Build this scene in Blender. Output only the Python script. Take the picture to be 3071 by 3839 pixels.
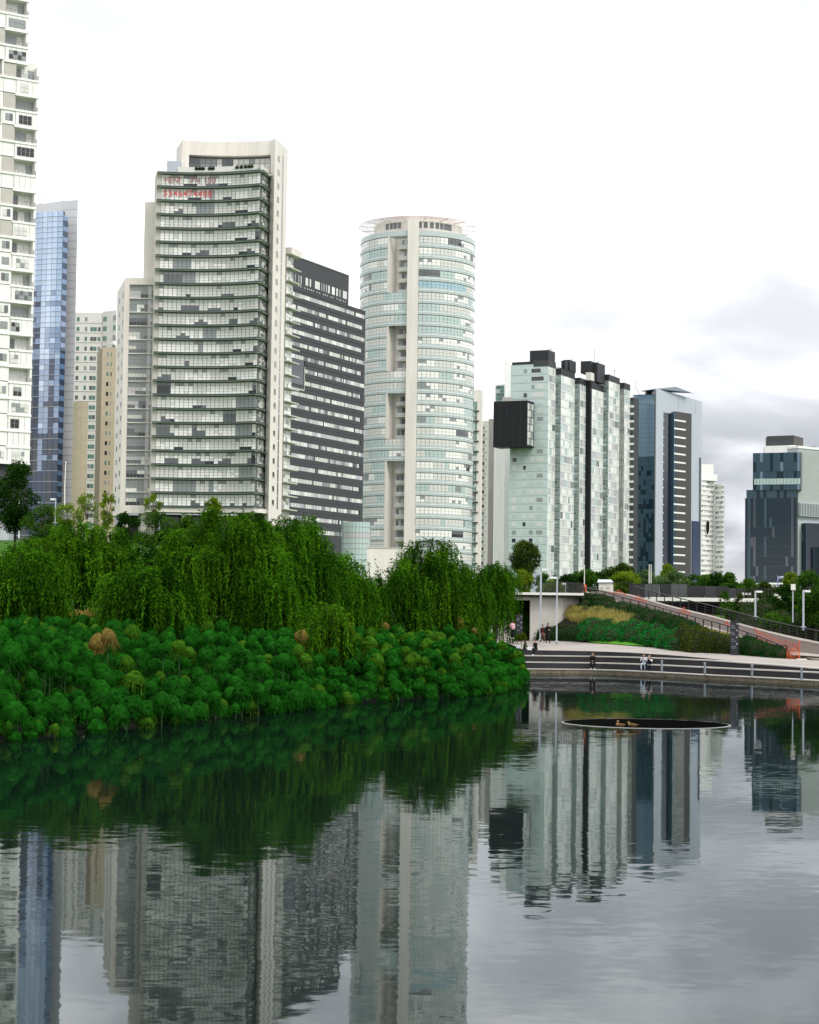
import bpy, bmesh, math, random
import numpy as np
from mathutils import Vector, Matrix, Euler

for o in list(bpy.data.objects):
    bpy.data.objects.remove(o)
S = bpy.context.scene
COL = S.collection
R = math.radians
PI = math.pi

# ------------------------------------------------------------------ camera
PW, PH, F = 3071.0, 3839.0, 7000.0          # photograph size, focal length in its pixels
HC = 4.9                                    # eye height above the pond
PITCH, ROLL = R(3.111), R(0.75)
cam_d = bpy.data.cameras.new('camera')
cam = bpy.data.objects.new('camera', cam_d)
COL.objects.link(cam)
CM = Matrix.Rotation(R(90) + PITCH, 3, 'X') @ Matrix.Rotation(ROLL, 3, 'Z')
cam.rotation_euler = CM.to_euler()
cam.location = (0, 0, HC)
cam_d.sensor_fit = 'VERTICAL'
cam_d.sensor_height = 24
cam_d.lens = 24 * F / PH
cam_d.clip_end = 9000
cam_d.clip_start = 0.5
S.camera = cam
S.render.resolution_x, S.render.resolution_y = 819, 1024

# ------------------------------------------------------------------ sky, sun, exposure
SUN_EL, SUN_AZ = R(50), R(138)              # azimuth clockwise from +Y: from the right, behind the camera
world = bpy.data.worlds.new('World')
S.world = world
world.use_nodes = True
nt = world.node_tree
nt.nodes.clear()
def N(t, **k):
    n = nt.nodes.new(t)
    for a, b in k.items():
        setattr(n, a, b)
    return n
def mth(op, a, b=None, c=None, clamp=False):
    n = N('ShaderNodeMath', operation=op, use_clamp=clamp)
    for i, x in enumerate((a, b, c)):
        if x is None: continue
        if isinstance(x, (int, float)): n.inputs[i].default_value = x
        else: nt.links.new(x, n.inputs[i])
    return n.outputs[0]
tc = N('ShaderNodeTexCoord')
sep = N('ShaderNodeSeparateXYZ'); nt.links.new(tc.outputs['Generated'], sep.inputs[0])
sx, sy, sz = sep.outputs
up = mth('MAXIMUM', sz, 0.0)
den = mth('ADD', up, 0.28)
px_, py_ = mth('DIVIDE', sx, den), mth('DIVIDE', sy, den)
cmb = N('ShaderNodeCombineXYZ'); nt.links.new(px_, cmb.inputs[0]); nt.links.new(py_, cmb.inputs[1])
n1 = N('ShaderNodeTexNoise'); nt.links.new(cmb.outputs[0], n1.inputs['Vector'])
n1.inputs['Scale'].default_value = 1.5; n1.inputs['Detail'].default_value = 5; n1.inputs['Roughness'].default_value = 0.5
n1.inputs['Distortion'].default_value = 0.4
n2 = N('ShaderNodeTexNoise'); nt.links.new(cmb.outputs[0], n2.inputs['Vector'])
n2.inputs['Scale'].default_value = 4.2; n2.inputs['Detail'].default_value = 4; n2.inputs['Roughness'].default_value = 0.45
def mapr(x, a, b, c, d, smooth=True):
    n = N('ShaderNodeMapRange', interpolation_type='SMOOTHSTEP' if smooth else 'LINEAR')
    nt.links.new(x, n.inputs[0])
    for i, v in enumerate((a, b, c, d)): n.inputs[i + 1].default_value = v
    return n.outputs[0]
# overcast luminance: brighter overhead than at the horizon, with a low bank of grey cloud all round
grad = mth('MULTIPLY_ADD', up, 1.5, 1.17)
cloud = mapr(mth('ADD', mth('MULTIPLY', n1.outputs[0], 0.72), mth('MULTIPLY', n2.outputs[0], 0.28)), 0.41, 0.60, 0.0, 1.0)
bump = mth('MULTIPLY', mapr(up, 0.012, 0.05, 0, 1), mapr(up, 0.065, 0.125, 1, 0))
low = mth('MULTIPLY', bump, mapr(n1.outputs[0], 0.3, 0.62, 1.0, 0.45))
thick = mth('SUBTRACT', 1.0, mth('MULTIPLY', mth('SUBTRACT', 1.0, cloud), 0.52))
thick = mth('MULTIPLY', thick, mth('SUBTRACT', 1.0, mth('MULTIPLY', low, 0.66)))
lum = mth('MULTIPLY', grad, thick)
colmix = N('ShaderNodeMix', data_type='RGBA')
nt.links.new(mth('SUBTRACT', 1.0, thick, clamp=True), colmix.inputs[0])
colmix.inputs[6].default_value = (1.0, 0.975, 0.985, 1)
colmix.inputs[7].default_value = (0.86, 0.93, 1.05, 1)
warm = N('ShaderNodeMix', data_type='RGBA')
nt.links.new(mapr(up, 0.0, 0.035, 0.55, 0.0), warm.inputs[0])
nt.links.new(colmix.outputs[2], warm.inputs[6]); warm.inputs[7].default_value = (0.86, 0.81, 0.74, 1)
mulc = N('ShaderNodeVectorMath', operation='SCALE')
nt.links.new(warm.outputs[2], mulc.inputs[0]); nt.links.new(lum, mulc.inputs['Scale'])
sky = N('ShaderNodeTexSky', sky_type='NISHITA')
sky.sun_disc = False; sky.sun_elevation = SUN_EL; sky.sun_rotation = SUN_AZ
skys = N('ShaderNodeVectorMath', operation='SCALE'); nt.links.new(sky.outputs[0], skys.inputs[0]); skys.inputs['Scale'].default_value = 0.06
mixs = N('ShaderNodeMix', data_type='RGBA'); mixs.inputs[0].default_value = 0.95
nt.links.new(skys.outputs[0], mixs.inputs[6]); nt.links.new(mulc.outputs[0], mixs.inputs[7])
bg = N('ShaderNodeBackground'); bg.inputs[1].default_value = 1.0
nt.links.new(mixs.outputs[2], bg.inputs[0])
out = N('ShaderNodeOutputWorld'); nt.links.new(bg.outputs[0], out.inputs[0])

sun_d = bpy.data.lights.new('sun', 'SUN')
sun_d.energy = 1.45; sun_d.angle = R(18); sun_d.color = (1, 0.95, 0.88)
sun = bpy.data.objects.new('sun', sun_d); COL.objects.link(sun)
sdir = Vector((math.sin(SUN_AZ) * math.cos(SUN_EL), math.cos(SUN_AZ) * math.cos(SUN_EL), math.sin(SUN_EL)))
sun.rotation_euler = sdir.to_track_quat('Z', 'Y').to_euler()
sun.location = (60, -40, 120)
S.view_settings.view_transform = 'Standard'
S.view_settings.look = 'None'
S.view_settings.exposure = 0.5
S.view_settings.gamma = 1.0
S.view_settings.use_curve_mapping = False
S.render.engine = 'CYCLES'
S.cycles.max_bounces = 6
S.cycles.transparent_max_bounces = 8

# ------------------------------------------------------------------ picture -> place
rnd = random.Random(11)
nrs = np.random.RandomState(5)
def dirv(u, v):
    d = CM @ Vector(((u - PW / 2) / F, (PH / 2 - v) / F, -1))
    return d / d.y
def P(u, v, Y):
    d = dirv(u, v)
    return Vector((d.x * Y, Y, HC + d.z * Y))
def zat(u, v, Y): return HC + dirv(u, v).z * Y
def onz(u, v, z):
    d = dirv(u, v); t = (z - HC) / d.z
    return Vector((d.x * t, t, z))
def xy(u, v, Y):
    p = P(u, v, Y); return Vector((p.x, p.y))
def ratio(u, v): return dirv(u, v).x
def along(p, d, u, v):
    r = ratio(u, v)
    return (r * p.y - p.x) / (d.x - r * d.y)
def v2(a): return Vector((math.cos(a), math.sin(a)))

# ------------------------------------------------------------------ materials
MATS = {}
def mat(name, col, rough=0.7, spec=0.5, metal=0.0, ior=1.45, var=0.0, vscale=1.0, stretch=(1, 1, 1), col2=None, bump=0.0, streak=0.0):
    if name in MATS: return MATS[name]
    m = bpy.data.materials.new(name); m.use_nodes = True
    t = m.node_tree; b = t.nodes['Principled BSDF']
    b.inputs['Base Color'].default_value = (*col, 1)
    b.inputs['Roughness'].default_value = rough
    b.inputs['Specular IOR Level'].default_value = spec
    b.inputs['Metallic'].default_value = metal
    b.inputs['IOR'].default_value = ior
    if var or col2 or bump:
        g = t.nodes.new('ShaderNodeNewGeometry')
        mp = t.nodes.new('ShaderNodeMapping'); mp.inputs['Scale'].default_value = stretch
        t.links.new(g.outputs['Position'], mp.inputs[0])
        n = t.nodes.new('ShaderNodeTexNoise'); n.inputs['Scale'].default_value = vscale; n.inputs['Detail'].default_value = 6
        n.inputs['Roughness'].default_value = 0.6
        t.links.new(mp.outputs[0], n.inputs['Vector'])
        mx = t.nodes.new('ShaderNodeMix'); mx.data_type = 'RGBA'
        rr = t.nodes.new('ShaderNodeMapRange'); rr.inputs[1].default_value = 0.3; rr.inputs[2].default_value = 0.7
        t.links.new(n.outputs[0], rr.inputs[0]); t.links.new(rr.outputs[0], mx.inputs[0])
        c2 = col2 if col2 else tuple(c * (1 + var) for c in col)
        c1 = col if col2 else tuple(c * (1 - var) for c in col)
        mx.inputs[6].default_value = (*c1, 1); mx.inputs[7].default_value = (*c2, 1)
        t.links.new(mx.outputs[2], b.inputs['Base Color'])
        if bump:
            bp = t.nodes.new('ShaderNodeBump'); bp.inputs['Strength'].default_value = bump; bp.inputs['Distance'].default_value = 0.05
            t.links.new(n.outputs[0], bp.inputs['Height']); t.links.new(bp.outputs[0], b.inputs['Normal'])
    MATS[name] = m
    return m

def leaf_mat(name, c1, c2, trans=0.3):
    """leaves: colour runs from c1 to c2 by each leaf's own 'tint'"""
    if name in MATS: return MATS[name]
    m = bpy.data.materials.new(name); m.use_nodes = True
    t = m.node_tree; t.nodes.clear()
    a = t.nodes.new('ShaderNodeAttribute'); a.attribute_name = 'tint'
    mx = t.nodes.new('ShaderNodeMix'); mx.data_type = 'RGBA'
    mx.inputs[6].default_value = (*c1, 1); mx.inputs[7].default_value = (*c2, 1)
    t.links.new(a.outputs['Fac'], mx.inputs[0])
    d = t.nodes.new('ShaderNodeBsdfDiffuse'); tr = t.nodes.new('ShaderNodeBsdfTranslucent')
    t.links.new(mx.outputs[2], d.inputs[0]); t.links.new(mx.outputs[2], tr.inputs[0])
    ms = t.nodes.new('ShaderNodeMixShader'); ms.inputs[0].default_value = trans
    t.links.new(d.outputs[0], ms.inputs[1]); t.links.new(tr.outputs[0], ms.inputs[2])
    o = t.nodes.new('ShaderNodeOutputMaterial'); t.links.new(ms.outputs[0], o.inputs[0])
    MATS[name] = m
    return m

cream = mat('cream_concrete', (0.68, 0.64, 0.59), 0.8, 0.3, var=0.10, vscale=0.55, stretch=(1, 1, 0.10))
white = mat('white_paint', (0.76, 0.755, 0.73), 0.6, 0.4, var=0.06, vscale=0.5, stretch=(1, 1, 0.12))
offwhite = mat('offwhite_render', (0.66, 0.65, 0.60), 0.75, 0.3, var=0.05, vscale=0.3)
warmgrey = mat('warm_grey_panel', (0.46, 0.44, 0.40), 0.7, 0.3, var=0.05, vscale=0.5)
beige = mat('beige_render', (0.42, 0.36, 0.26), 0.8, 0.3, var=0.06, vscale=0.3)
greyslab = mat('grey_cladding', (0.56, 0.57, 0.60), 0.55, 0.4, var=0.04, vscale=0.2)
tealfin = mat('dark_teal_fin', (0.045, 0.075, 0.078), 0.5, 0.4)
fascia = mat('pale_green_slab', (0.52, 0.52, 0.47), 0.6, 0.4)
mull = mat('grey_mullion', (0.11, 0.12, 0.115), 0.5, 0.4)
mullgreen = mat('green_grey_mullion', (0.25, 0.29, 0.27), 0.5, 0.4)
soffit = mat('soffit_green', (0.20, 0.25, 0.20), 0.8, 0.2)
charcoal = mat('charcoal_panel', (0.045, 0.048, 0.053), 0.6, 0.4, var=0.08, vscale=0.15, stretch=(1, 1, 2))
black = mat('black_cladding', (0.005, 0.006, 0.008), 0.5, 0.35)
blackroof = mat('black_roof_box', (0.018, 0.02, 0.023), 0.55, 0.4)
aqua = mat('aqua_cladding', (0.47, 0.56, 0.54), 0.4, 0.5, var=0.04, vscale=0.15)
aquadeep = mat('aqua_spandrel', (0.44, 0.50, 0.495), 0.3, 0.6, var=0.04, vscale=0.2)
bandline = mat('white_band', (0.72, 0.76, 0.73), 0.4, 0.5)
metalgrey = mat('light_grey_metal', (0.40, 0.44, 0.50), 0.4, 0.5, var=0.05, vscale=0.12, stretch=(1, 1, 0.4))
slatgrey = mat('dark_taupe_panel', (0.060, 0.058, 0.056), 0.6, 0.4, var=0.05, vscale=0.2)
beam = mat('trellis_white', (0.60, 0.51, 0.49), 0.6, 0.4)
dark = mat('dark_interior', (0.012, 0.012, 0.013), 0.9, 0.1)
roofm = mat('flat_roof', (0.30, 0.29, 0.28), 0.9, 0.2)
ribm = mat('ribbed_pale_metal', (0.37, 0.42, 0.43), 0.5, 0.5, var=0.05, vscale=0.2)
# glass: panes with blinds behind them, panes that show dark rooms, tinted curtain wall
g_blind = mat('pane_white_blind', (0.78, 0.78, 0.74), 0.25, 0.6)
g_pale = mat('pane_pale_blind', (0.60, 0.605, 0.565), 0.2, 0.6)
g_grey = mat('pane_grey', (0.24, 0.26, 0.26), 0.15, 0.7)
g_mid = mat('pane_dim', (0.10, 0.11, 0.115), 0.12, 0.8)
g_dark = mat('pane_dark', (0.018, 0.02, 0.022), 0.1, 0.7)
g_green = mat('pane_sea_green', (0.10, 0.20, 0.165), 0.12, 0.8)
g_aqua = mat('pane_aqua', (0.42, 0.52, 0.50), 0.12, 0.9)
g_sky = mat('pane_sky_blue', (0.30, 0.46, 0.53), 0.1, 1.0)
g_lav = mat('pane_grey_lilac', (0.47, 0.46, 0.48), 0.15, 0.7)
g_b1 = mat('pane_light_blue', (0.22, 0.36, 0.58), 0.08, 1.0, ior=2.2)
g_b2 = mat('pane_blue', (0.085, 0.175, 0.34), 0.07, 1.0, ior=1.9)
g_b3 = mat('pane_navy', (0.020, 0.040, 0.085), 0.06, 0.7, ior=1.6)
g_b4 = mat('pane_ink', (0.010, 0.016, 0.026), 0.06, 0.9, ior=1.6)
g_t1 = mat('pane_steel_blue', (0.12, 0.19, 0.26), 0.07, 0.7, ior=1.7)
g_t2 = mat('pane_slate', (0.035, 0.072, 0.10), 0.06, 0.5, ior=1.5)
g_t3 = mat('pane_deep_teal', (0.010, 0.024, 0.036), 0.06, 0.35, ior=1.5)

# ------------------------------------------------------------------ objects
def put(o, parent=None, base=None):
    COL.objects.link(o)
    if parent is not None: o.parent = parent
    return o
def tag(o, label=None, cat=None, group=None, kind=None):
    if label: o['label'] = label
    if cat: o['category'] = cat
    if group: o['group'] = group
    if kind: o['kind'] = kind
    return o
def thing(name, label, cat, loc=(0, 0, 0), rz=0.0, group=None):
    o = bpy.data.objects.new(name, None)
    o.empty_display_size = 0.3
    o.location = loc; o.rotation_euler = (0, 0, rz)
    put(o)
    return tag(o, label, cat, group)
def copy_tree(o, parent=None):
    c = o.copy(); COL.objects.link(c)
    if parent is not None: c.parent = parent
    for ch in o.children: copy_tree(ch, c)
    return c

class MB:
    """collects faces, then becomes ONE mesh object (coordinates in the world; parent offset removed)"""
    def __init__(s): s.v, s.f, s.m, s.mats = [], [], [], []
    def mi(s, m):
        if m not in s.mats: s.mats.append(m)
        return s.mats.index(m)
    def add(s, vs, fs, m):
        k = len(s.v); i = s.mi(m)
        s.v.extend([tuple(p) for p in vs])
        for f in fs: s.f.append([k + j for j in f]); s.m.append(i)
        return s
    def box(s, x0, x1, y0, y1, z0, z1, m):
        return s.add([(x0, y0, z0), (x1, y0, z0), (x1, y1, z0), (x0, y1, z0), (x0, y0, z1), (x1, y0, z1), (x1, y1, z1), (x0, y1, z1)],
              [(0, 3, 2, 1), (4, 5, 6, 7), (0, 1, 5, 4), (1, 2, 6, 5), (2, 3, 7, 6), (3, 0, 4, 7)], m)
    def prism(s, pts, z0, z1, m, mtop=None, mbot=None):
        """footprint counter-clockwise from above; z1 may be a list for a sloped top"""
        n = len(pts); zt = z1 if isinstance(z1, (list, tuple)) else [z1] * n
        k = [(p[0], p[1], z0) for p in pts] + [(p[0], p[1], zt[i]) for i, p in enumerate(pts)]
        s.add(k, [(i, (i + 1) % n, n + (i + 1) % n, n + i) for i in range(n)], m)
        s.add([k[n + i] for i in range(n)], [tuple(range(n))], mtop or m)
        return s.add([k[i] for i in range(n)], [tuple(reversed(range(n)))], mbot or m)
    def bar(s, a, b, w, h, m):
        """square bar from a to b, w across, h in the other direction"""
        a, b = Vector(a), Vector(b); d = (b - a).normalized()
        upv = Vector((0, 0, 1)) if abs(d.z) < 0.95 else Vector((0, 1, 0))
        sd = d.cross(upv).normalized(); up_ = sd.cross(d).normalized()
        q = []
        for c in (a, b):
            for i, j in ((-1, -1), (1, -1), (1, 1), (-1, 1)): q.append(c + sd * i * w / 2 + up_ * j * h / 2)
        return s.add(q, [(3, 2, 1, 0), (4, 5, 6, 7), (0, 1, 5, 4), (1, 2, 6, 5), (2, 3, 7, 6), (3, 0, 4, 7)], m)
    def tube(s, pts, rad, m, n=7):
        pts = [Vector(p) for p in pts]; rr = rad if isinstance(rad, (list, tuple)) else [rad] * len(pts)
        vs = []
        for i, p in enumerate(pts):
            d = (pts[min(i + 1, len(pts) - 1)] - pts[max(i - 1, 0)]).normalized()
            upv = Vector((0, 0, 1)) if abs(d.z) < 0.9 else Vector((1, 0, 0))
            a = d.cross(upv).normalized(); b = d.cross(a).normalized()
            for j in range(n):
                t = 2 * PI * j / n; vs.append(p + a * math.cos(t) * rr[i] + b * math.sin(t) * rr[i])
        fs = []
        for i in range(len(pts) - 1):
            for j in range(n): fs.append((i * n + j, (i + 1) * n + j, (i + 1) * n + (j + 1) % n, i * n + (j + 1) % n))
        fs.append(tuple(range(n))); fs.append(tuple(reversed(range((len(pts) - 1) * n, len(pts) * n))))
        return s.add(vs, fs, m)
    def build(s, name, parent=None, smooth=False, kind=None, label=None):
        me = bpy.data.meshes.new(name)
        off = Vector((0, 0, 0)); rz = 0
        if parent is not None:
            q = parent
            while q is not None: off += q.location; q = q.parent
        me.from_pydata([(p[0] - off.x, p[1] - off.y, p[2] - off.z) for p in s.v], [], s.f)
        for m in s.mats: me.materials.append(m)
        me.polygons.foreach_set('material_index', s.m)
        if smooth: me.polygons.foreach_set('use_smooth', [True] * len(s.f))
        me.update()
        o = bpy.data.objects.new(name, me); put(o, parent)
        if kind: o['kind'] = kind
        if label: o['label'] = label
        return o

# facades: s runs left to right as seen from outside, d outwards
class Flat:
    def __init__(s, o, d): s.o = Vector((o[0], o[1])); s.d = Vector((d[0], d[1])).normalized(); s.n = Vector((s.d.y, -s.d.x))
    def map(s, t, d=0): q = s.o + s.d * t + s.n * d; return q.x, q.y
    def ang(s, t): return math.atan2(s.d.y, s.d.x)
    def seg(s, L): return 1
    def s_of(s, u, v): return along(s.o, s.d, u, v)
class Convex:
    def __init__(s, c, rad, a0): s.c, s.R, s.a0 = Vector((c[0], c[1])), rad, a0
    def th(s, t): return s.a0 + t / s.R
    def map(s, t, d=0): a = s.th(t); return s.c.x + (s.R + d) * math.cos(a), s.c.y + (s.R + d) * math.sin(a)
    def ang(s, t): return s.th(t) + PI / 2
    def seg(s, L): return max(1, int(abs(L) / 1.6))
class Concave:
    def __init__(s, c, rad, a0): s.c, s.R, s.a0 = Vector((c[0], c[1])), rad, a0
    def th(s, t): return s.a0 - t / s.R
    def map(s, t, d=0): a = s.th(t); return s.c.x + (s.R - d) * math.cos(a), s.c.y + (s.R - d) * math.sin(a)
    def ang(s, t): return s.th(t) - PI / 2
    def seg(s, L): return max(1, int(abs(L) / 2.0))
def fbox(mb, fc, s0, s1, z0, z1, d0, d1, m):
    n = fc.seg(s1 - s0)
    fr = []; 
    for i in range(n + 1):
        t = s0 + (s1 - s0) * i / n
        a, b = fc.map(t, d1), fc.map(t, d0)
        fr.append([(a[0], a[1], z0), (a[0], a[1], z1), (b[0], b[1], z1), (b[0], b[1], z0)])
    vs = [p for f in fr for p in f]; fs = []
    for i in range(n):
        k = i * 4
        for j in range(4): fs.append((k + j, k + 4 + j, k + 4 + (j + 1) % 4, k + (j + 1) % 4))
    fs.append((3, 2, 1, 0)); k = n * 4; fs.append((k, k + 1, k + 2, k + 3))
    mb.add(vs, [tuple(reversed(f)) for f in fs], m)
    return mb
BOXC = {}
def pane_mesh(w, h, t, m):
    k = (round(w, 2), round(h, 2), round(t, 2), m.name)
    if k not in BOXC:
        b = MB(); b.box(-w / 2, w / 2, 0, t, -h / 2, h / 2, m)
        me = bpy.data.meshes.new('pane'); me.from_pydata(b.v, [], b.f); me.materials.append(m); me.update()
        BOXC[k] = me
    return BOXC[k]
class Panes:
    """every pane of one building: the 300 that show largest are parts of their own, the rest one joined part"""
    def __init__(s): s.p = []
    def add(s, fc, s0, s1, z0, z1, m, d=0.0, t=0.08, vis=True): s.p.append((fc, s0, s1, z0, z1, m, d, t, vis))
    def build(s, parent, name='window_pane', limit=300):
        def key(p):
            x, y = p[0].map((p[1] + p[2]) / 2)
            fac = abs(math.sin(p[0].ang((p[1] + p[2]) / 2) - math.atan2(y, x)))
            return (0 if p[8] else 1, -(p[2] - p[1]) * (p[4] - p[3]) * fac / (x * x + y * y))
        s.p.sort(key=key)
        off = parent.location
        for (fc, s0, s1, z0, z1, m, d, t, vis) in s.p[:limit]:
            sm = (s0 + s1) / 2; x, y = fc.map(sm, d)
            o = bpy.data.objects.new(name, pane_mesh(s1 - s0, z1 - z0, t, m))
            o.location = (x - off.x, y - off.y, (z0 + z1) / 2 - off.z); o.rotation_euler = (0, 0, fc.ang(sm))
            o.parent = parent; COL.objects.link(o)
        if len(s.p) > limit:
            b = MB()
            for (fc, s0, s1, z0, z1, m, d, t, vis) in s.p[limit:]:
                a = fc.map(s0, d); c = fc.map(s1, d); e = fc.map(s0, d - t); g = fc.map(s1, d - t)
                b.add([(a[0], a[1], z0), (c[0], c[1], z0), (c[0], c[1], z1), (a[0], a[1], z1), (e[0], e[1], z0), (g[0], g[1], z0), (g[0], g[1], z1), (e[0], e[1], z1)],
                      [(0, 1, 2, 3), (1, 5, 6, 2), (5, 4, 7, 6), (4, 0, 3, 7), (3, 2, 6, 7), (1, 0, 4, 5)], m)
            b.build(name, parent, kind='stuff')
def pick(opts):
    t = rnd.random() * sum(w for _, w in opts)
    for m, w in opts:
        t -= w
        if t <= 0: return m
    return opts[-1][0]
def part(name, parent, fc, s0, s1, z0, z1, d0, d1, m, label=None):
    return fbox(MB(), fc, s0, s1, z0, z1, d0, d1, m).build(name, parent, label=label)
# ------------------------------------------------------------------ pond, land, plaza
SHORE = [onz(u, v, 0).xy for u, v in ((-420, 2850), (-200, 2800), (83, 2770), (417, 2738), (707, 2705), (1000, 2672), (1300, 2636), (1690, 2612), (1865, 2596), (1950, 2562))]
WU = [1950, 1990, 2240, 2440, 2640, 2850, 3071]
WV = [2506.3, 2507, 2510, 2518, 2529, 2539, 2551]
WALL = [onz(u, v, 0.37).xy for u, v in zip(WU, WV)] + [Vector((37, 124)), Vector((43, 108)), Vector((46, 90)), Vector((46, 60))]
PZ = [1.88, 1.87, 1.82, 1.64, 1.42, 1.28, 1.12, 1.0, 1.0, 1.0, 1.0]      # plaza edge height along the wall
POND = [Vector((-60, 48)), Vector((-75, 30)), Vector((-70, 12)), Vector((60, 12))]
poly = [(p.x, p.y) for p in SHORE + WALL] + [(60, 3), (-70, 3), (-80, 40)]
def poly_dist(X, Y, pl, closed=True):
    """signed distance (inside negative) of numpy points to a polygon"""
    d = np.full(X.shape, 1e9); ins = np.zeros(X.shape, bool); n = len(pl)
    for i in range(n if closed else n - 1):
        x0, y0 = pl[i]; x1, y1 = pl[(i + 1) % n]
        ex, ey = x1 - x0, y1 - y0
        t = np.clip(((X - x0) * ex + (Y - y0) * ey) / (ex * ex + ey * ey + 1e-9), 0, 1)
        d = np.minimum(d, np.hypot(X - x0 - t * ex, Y - y0 - t * ey))
        c = ((y0 > Y) != (y1 > Y)) & (X < (x1 - x0) * (Y - y0) / (y1 - y0 + 1e-12) + x0)
        ins ^= c
    return np.where(ins, -d, d)
shore_l = [(p.x, p.y) for p in SHORE]
def sstep(x, a, b):
    t = np.clip((x - a) / (b - a), 0, 1); return t * t * (3 - 2 * t)
def ground(X, Y):
    X = np.asarray(X, float); Y = np.asarray(Y, float)
    dp = poly_dist(X, Y, poly)
    ds = np.abs(poly_dist(X, Y, shore_l, False))
    zl = np.interp(ds, [0, 1.5, 22, 70, 130, 230, 350, 420, 5000], [-0.1, 0.2, 2.3, 6.2, 9.8, 17, 22, 24, 24])
    lowp = np.interp(dp, [0, 10, 15], [-1.4, -1.4, 0.0])
    zr = np.interp(Y, [0, 186, 196, 240, 320, 450, 9000], [0.6, 0.6, 3.2, 5.6, 7.2, 8.0, 8.0])
    zw = np.interp(Y, [0, 191.5, 193.5, 240, 320, 450, 9000], [0.6, 0.6, 6.4, 7.2, 8.0, 8.0, 8.0])
    r = X / np.maximum(Y, 1)
    zr = np.where(Y < 190, zr + lowp, zr); zw = np.where(Y < 190, zw + lowp, zw)
    zr = zw + (zr - zw) * sstep(r, 0.098, 0.135)
    fa = sstep(Y, 170, 230)
    t = sstep(r, 0.030 - .10 * fa, 0.062 - .05 * fa)
    zf = zl + (zr - zl) * t
    near = 1 - sstep(Y, 6, 60)
    z = zf * (1 - near) + 3.25 * near
    z = np.where(Y < 1.5, 3.25, z)
    z = np.where((dp < 3) & (Y < 40), np.interp(dp, [0, 3], [-0.1, 3.0]), z)
    z = np.where(dp < 0, np.maximum(-1.6, dp * 0.5 - 0.1), z)
    return z
def gz(x, y): return float(ground(np.array([x]), np.array([y]))[0])

xs = np.concatenate([np.linspace(-2600, -120, 26), np.arange(-110, 111, 2.2), np.linspace(120, 2600, 26)])
ys = np.concatenate([np.linspace(-1200, -20, 12), np.arange(0, 262, 2.0), np.linspace(275, 700, 22), np.linspace(760, 5200, 16)])
GX, GY = np.meshgrid(xs, ys)
GZ = ground(GX.ravel(), GY.ravel())
me = bpy.data.meshes.new('terrain')
nx, ny = len(xs), len(ys)
idx = np.arange(nx * ny).reshape(ny, nx)
quads = np.stack([idx[:-1, :-1], idx[:-1, 1:], idx[1:, 1:], idx[1:, :-1]], -1).reshape(-1, 4)
me.from_pydata(np.stack([GX.ravel(), GY.ravel(), GZ], 1).tolist(), [], quads.tolist())
me.polygons.foreach_set('use_smooth', [True] * len(quads))
lawn = mat('lawn', (0.018, 0.06, 0.006), 0.9, 0.1, vscale=0.35, col2=(0.045, 0.12, 0.012), bump=0.4)
me.materials.append(lawn)
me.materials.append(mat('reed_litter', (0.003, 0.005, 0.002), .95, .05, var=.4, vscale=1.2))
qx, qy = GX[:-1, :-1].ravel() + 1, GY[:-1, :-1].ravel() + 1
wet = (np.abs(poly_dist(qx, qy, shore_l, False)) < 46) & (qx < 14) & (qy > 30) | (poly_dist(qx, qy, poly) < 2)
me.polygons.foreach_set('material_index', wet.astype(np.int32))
me.update()
tag(put(bpy.data.objects.new('terrain', me)), 'grassy ground rising behind the pond', kind='structure')

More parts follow.
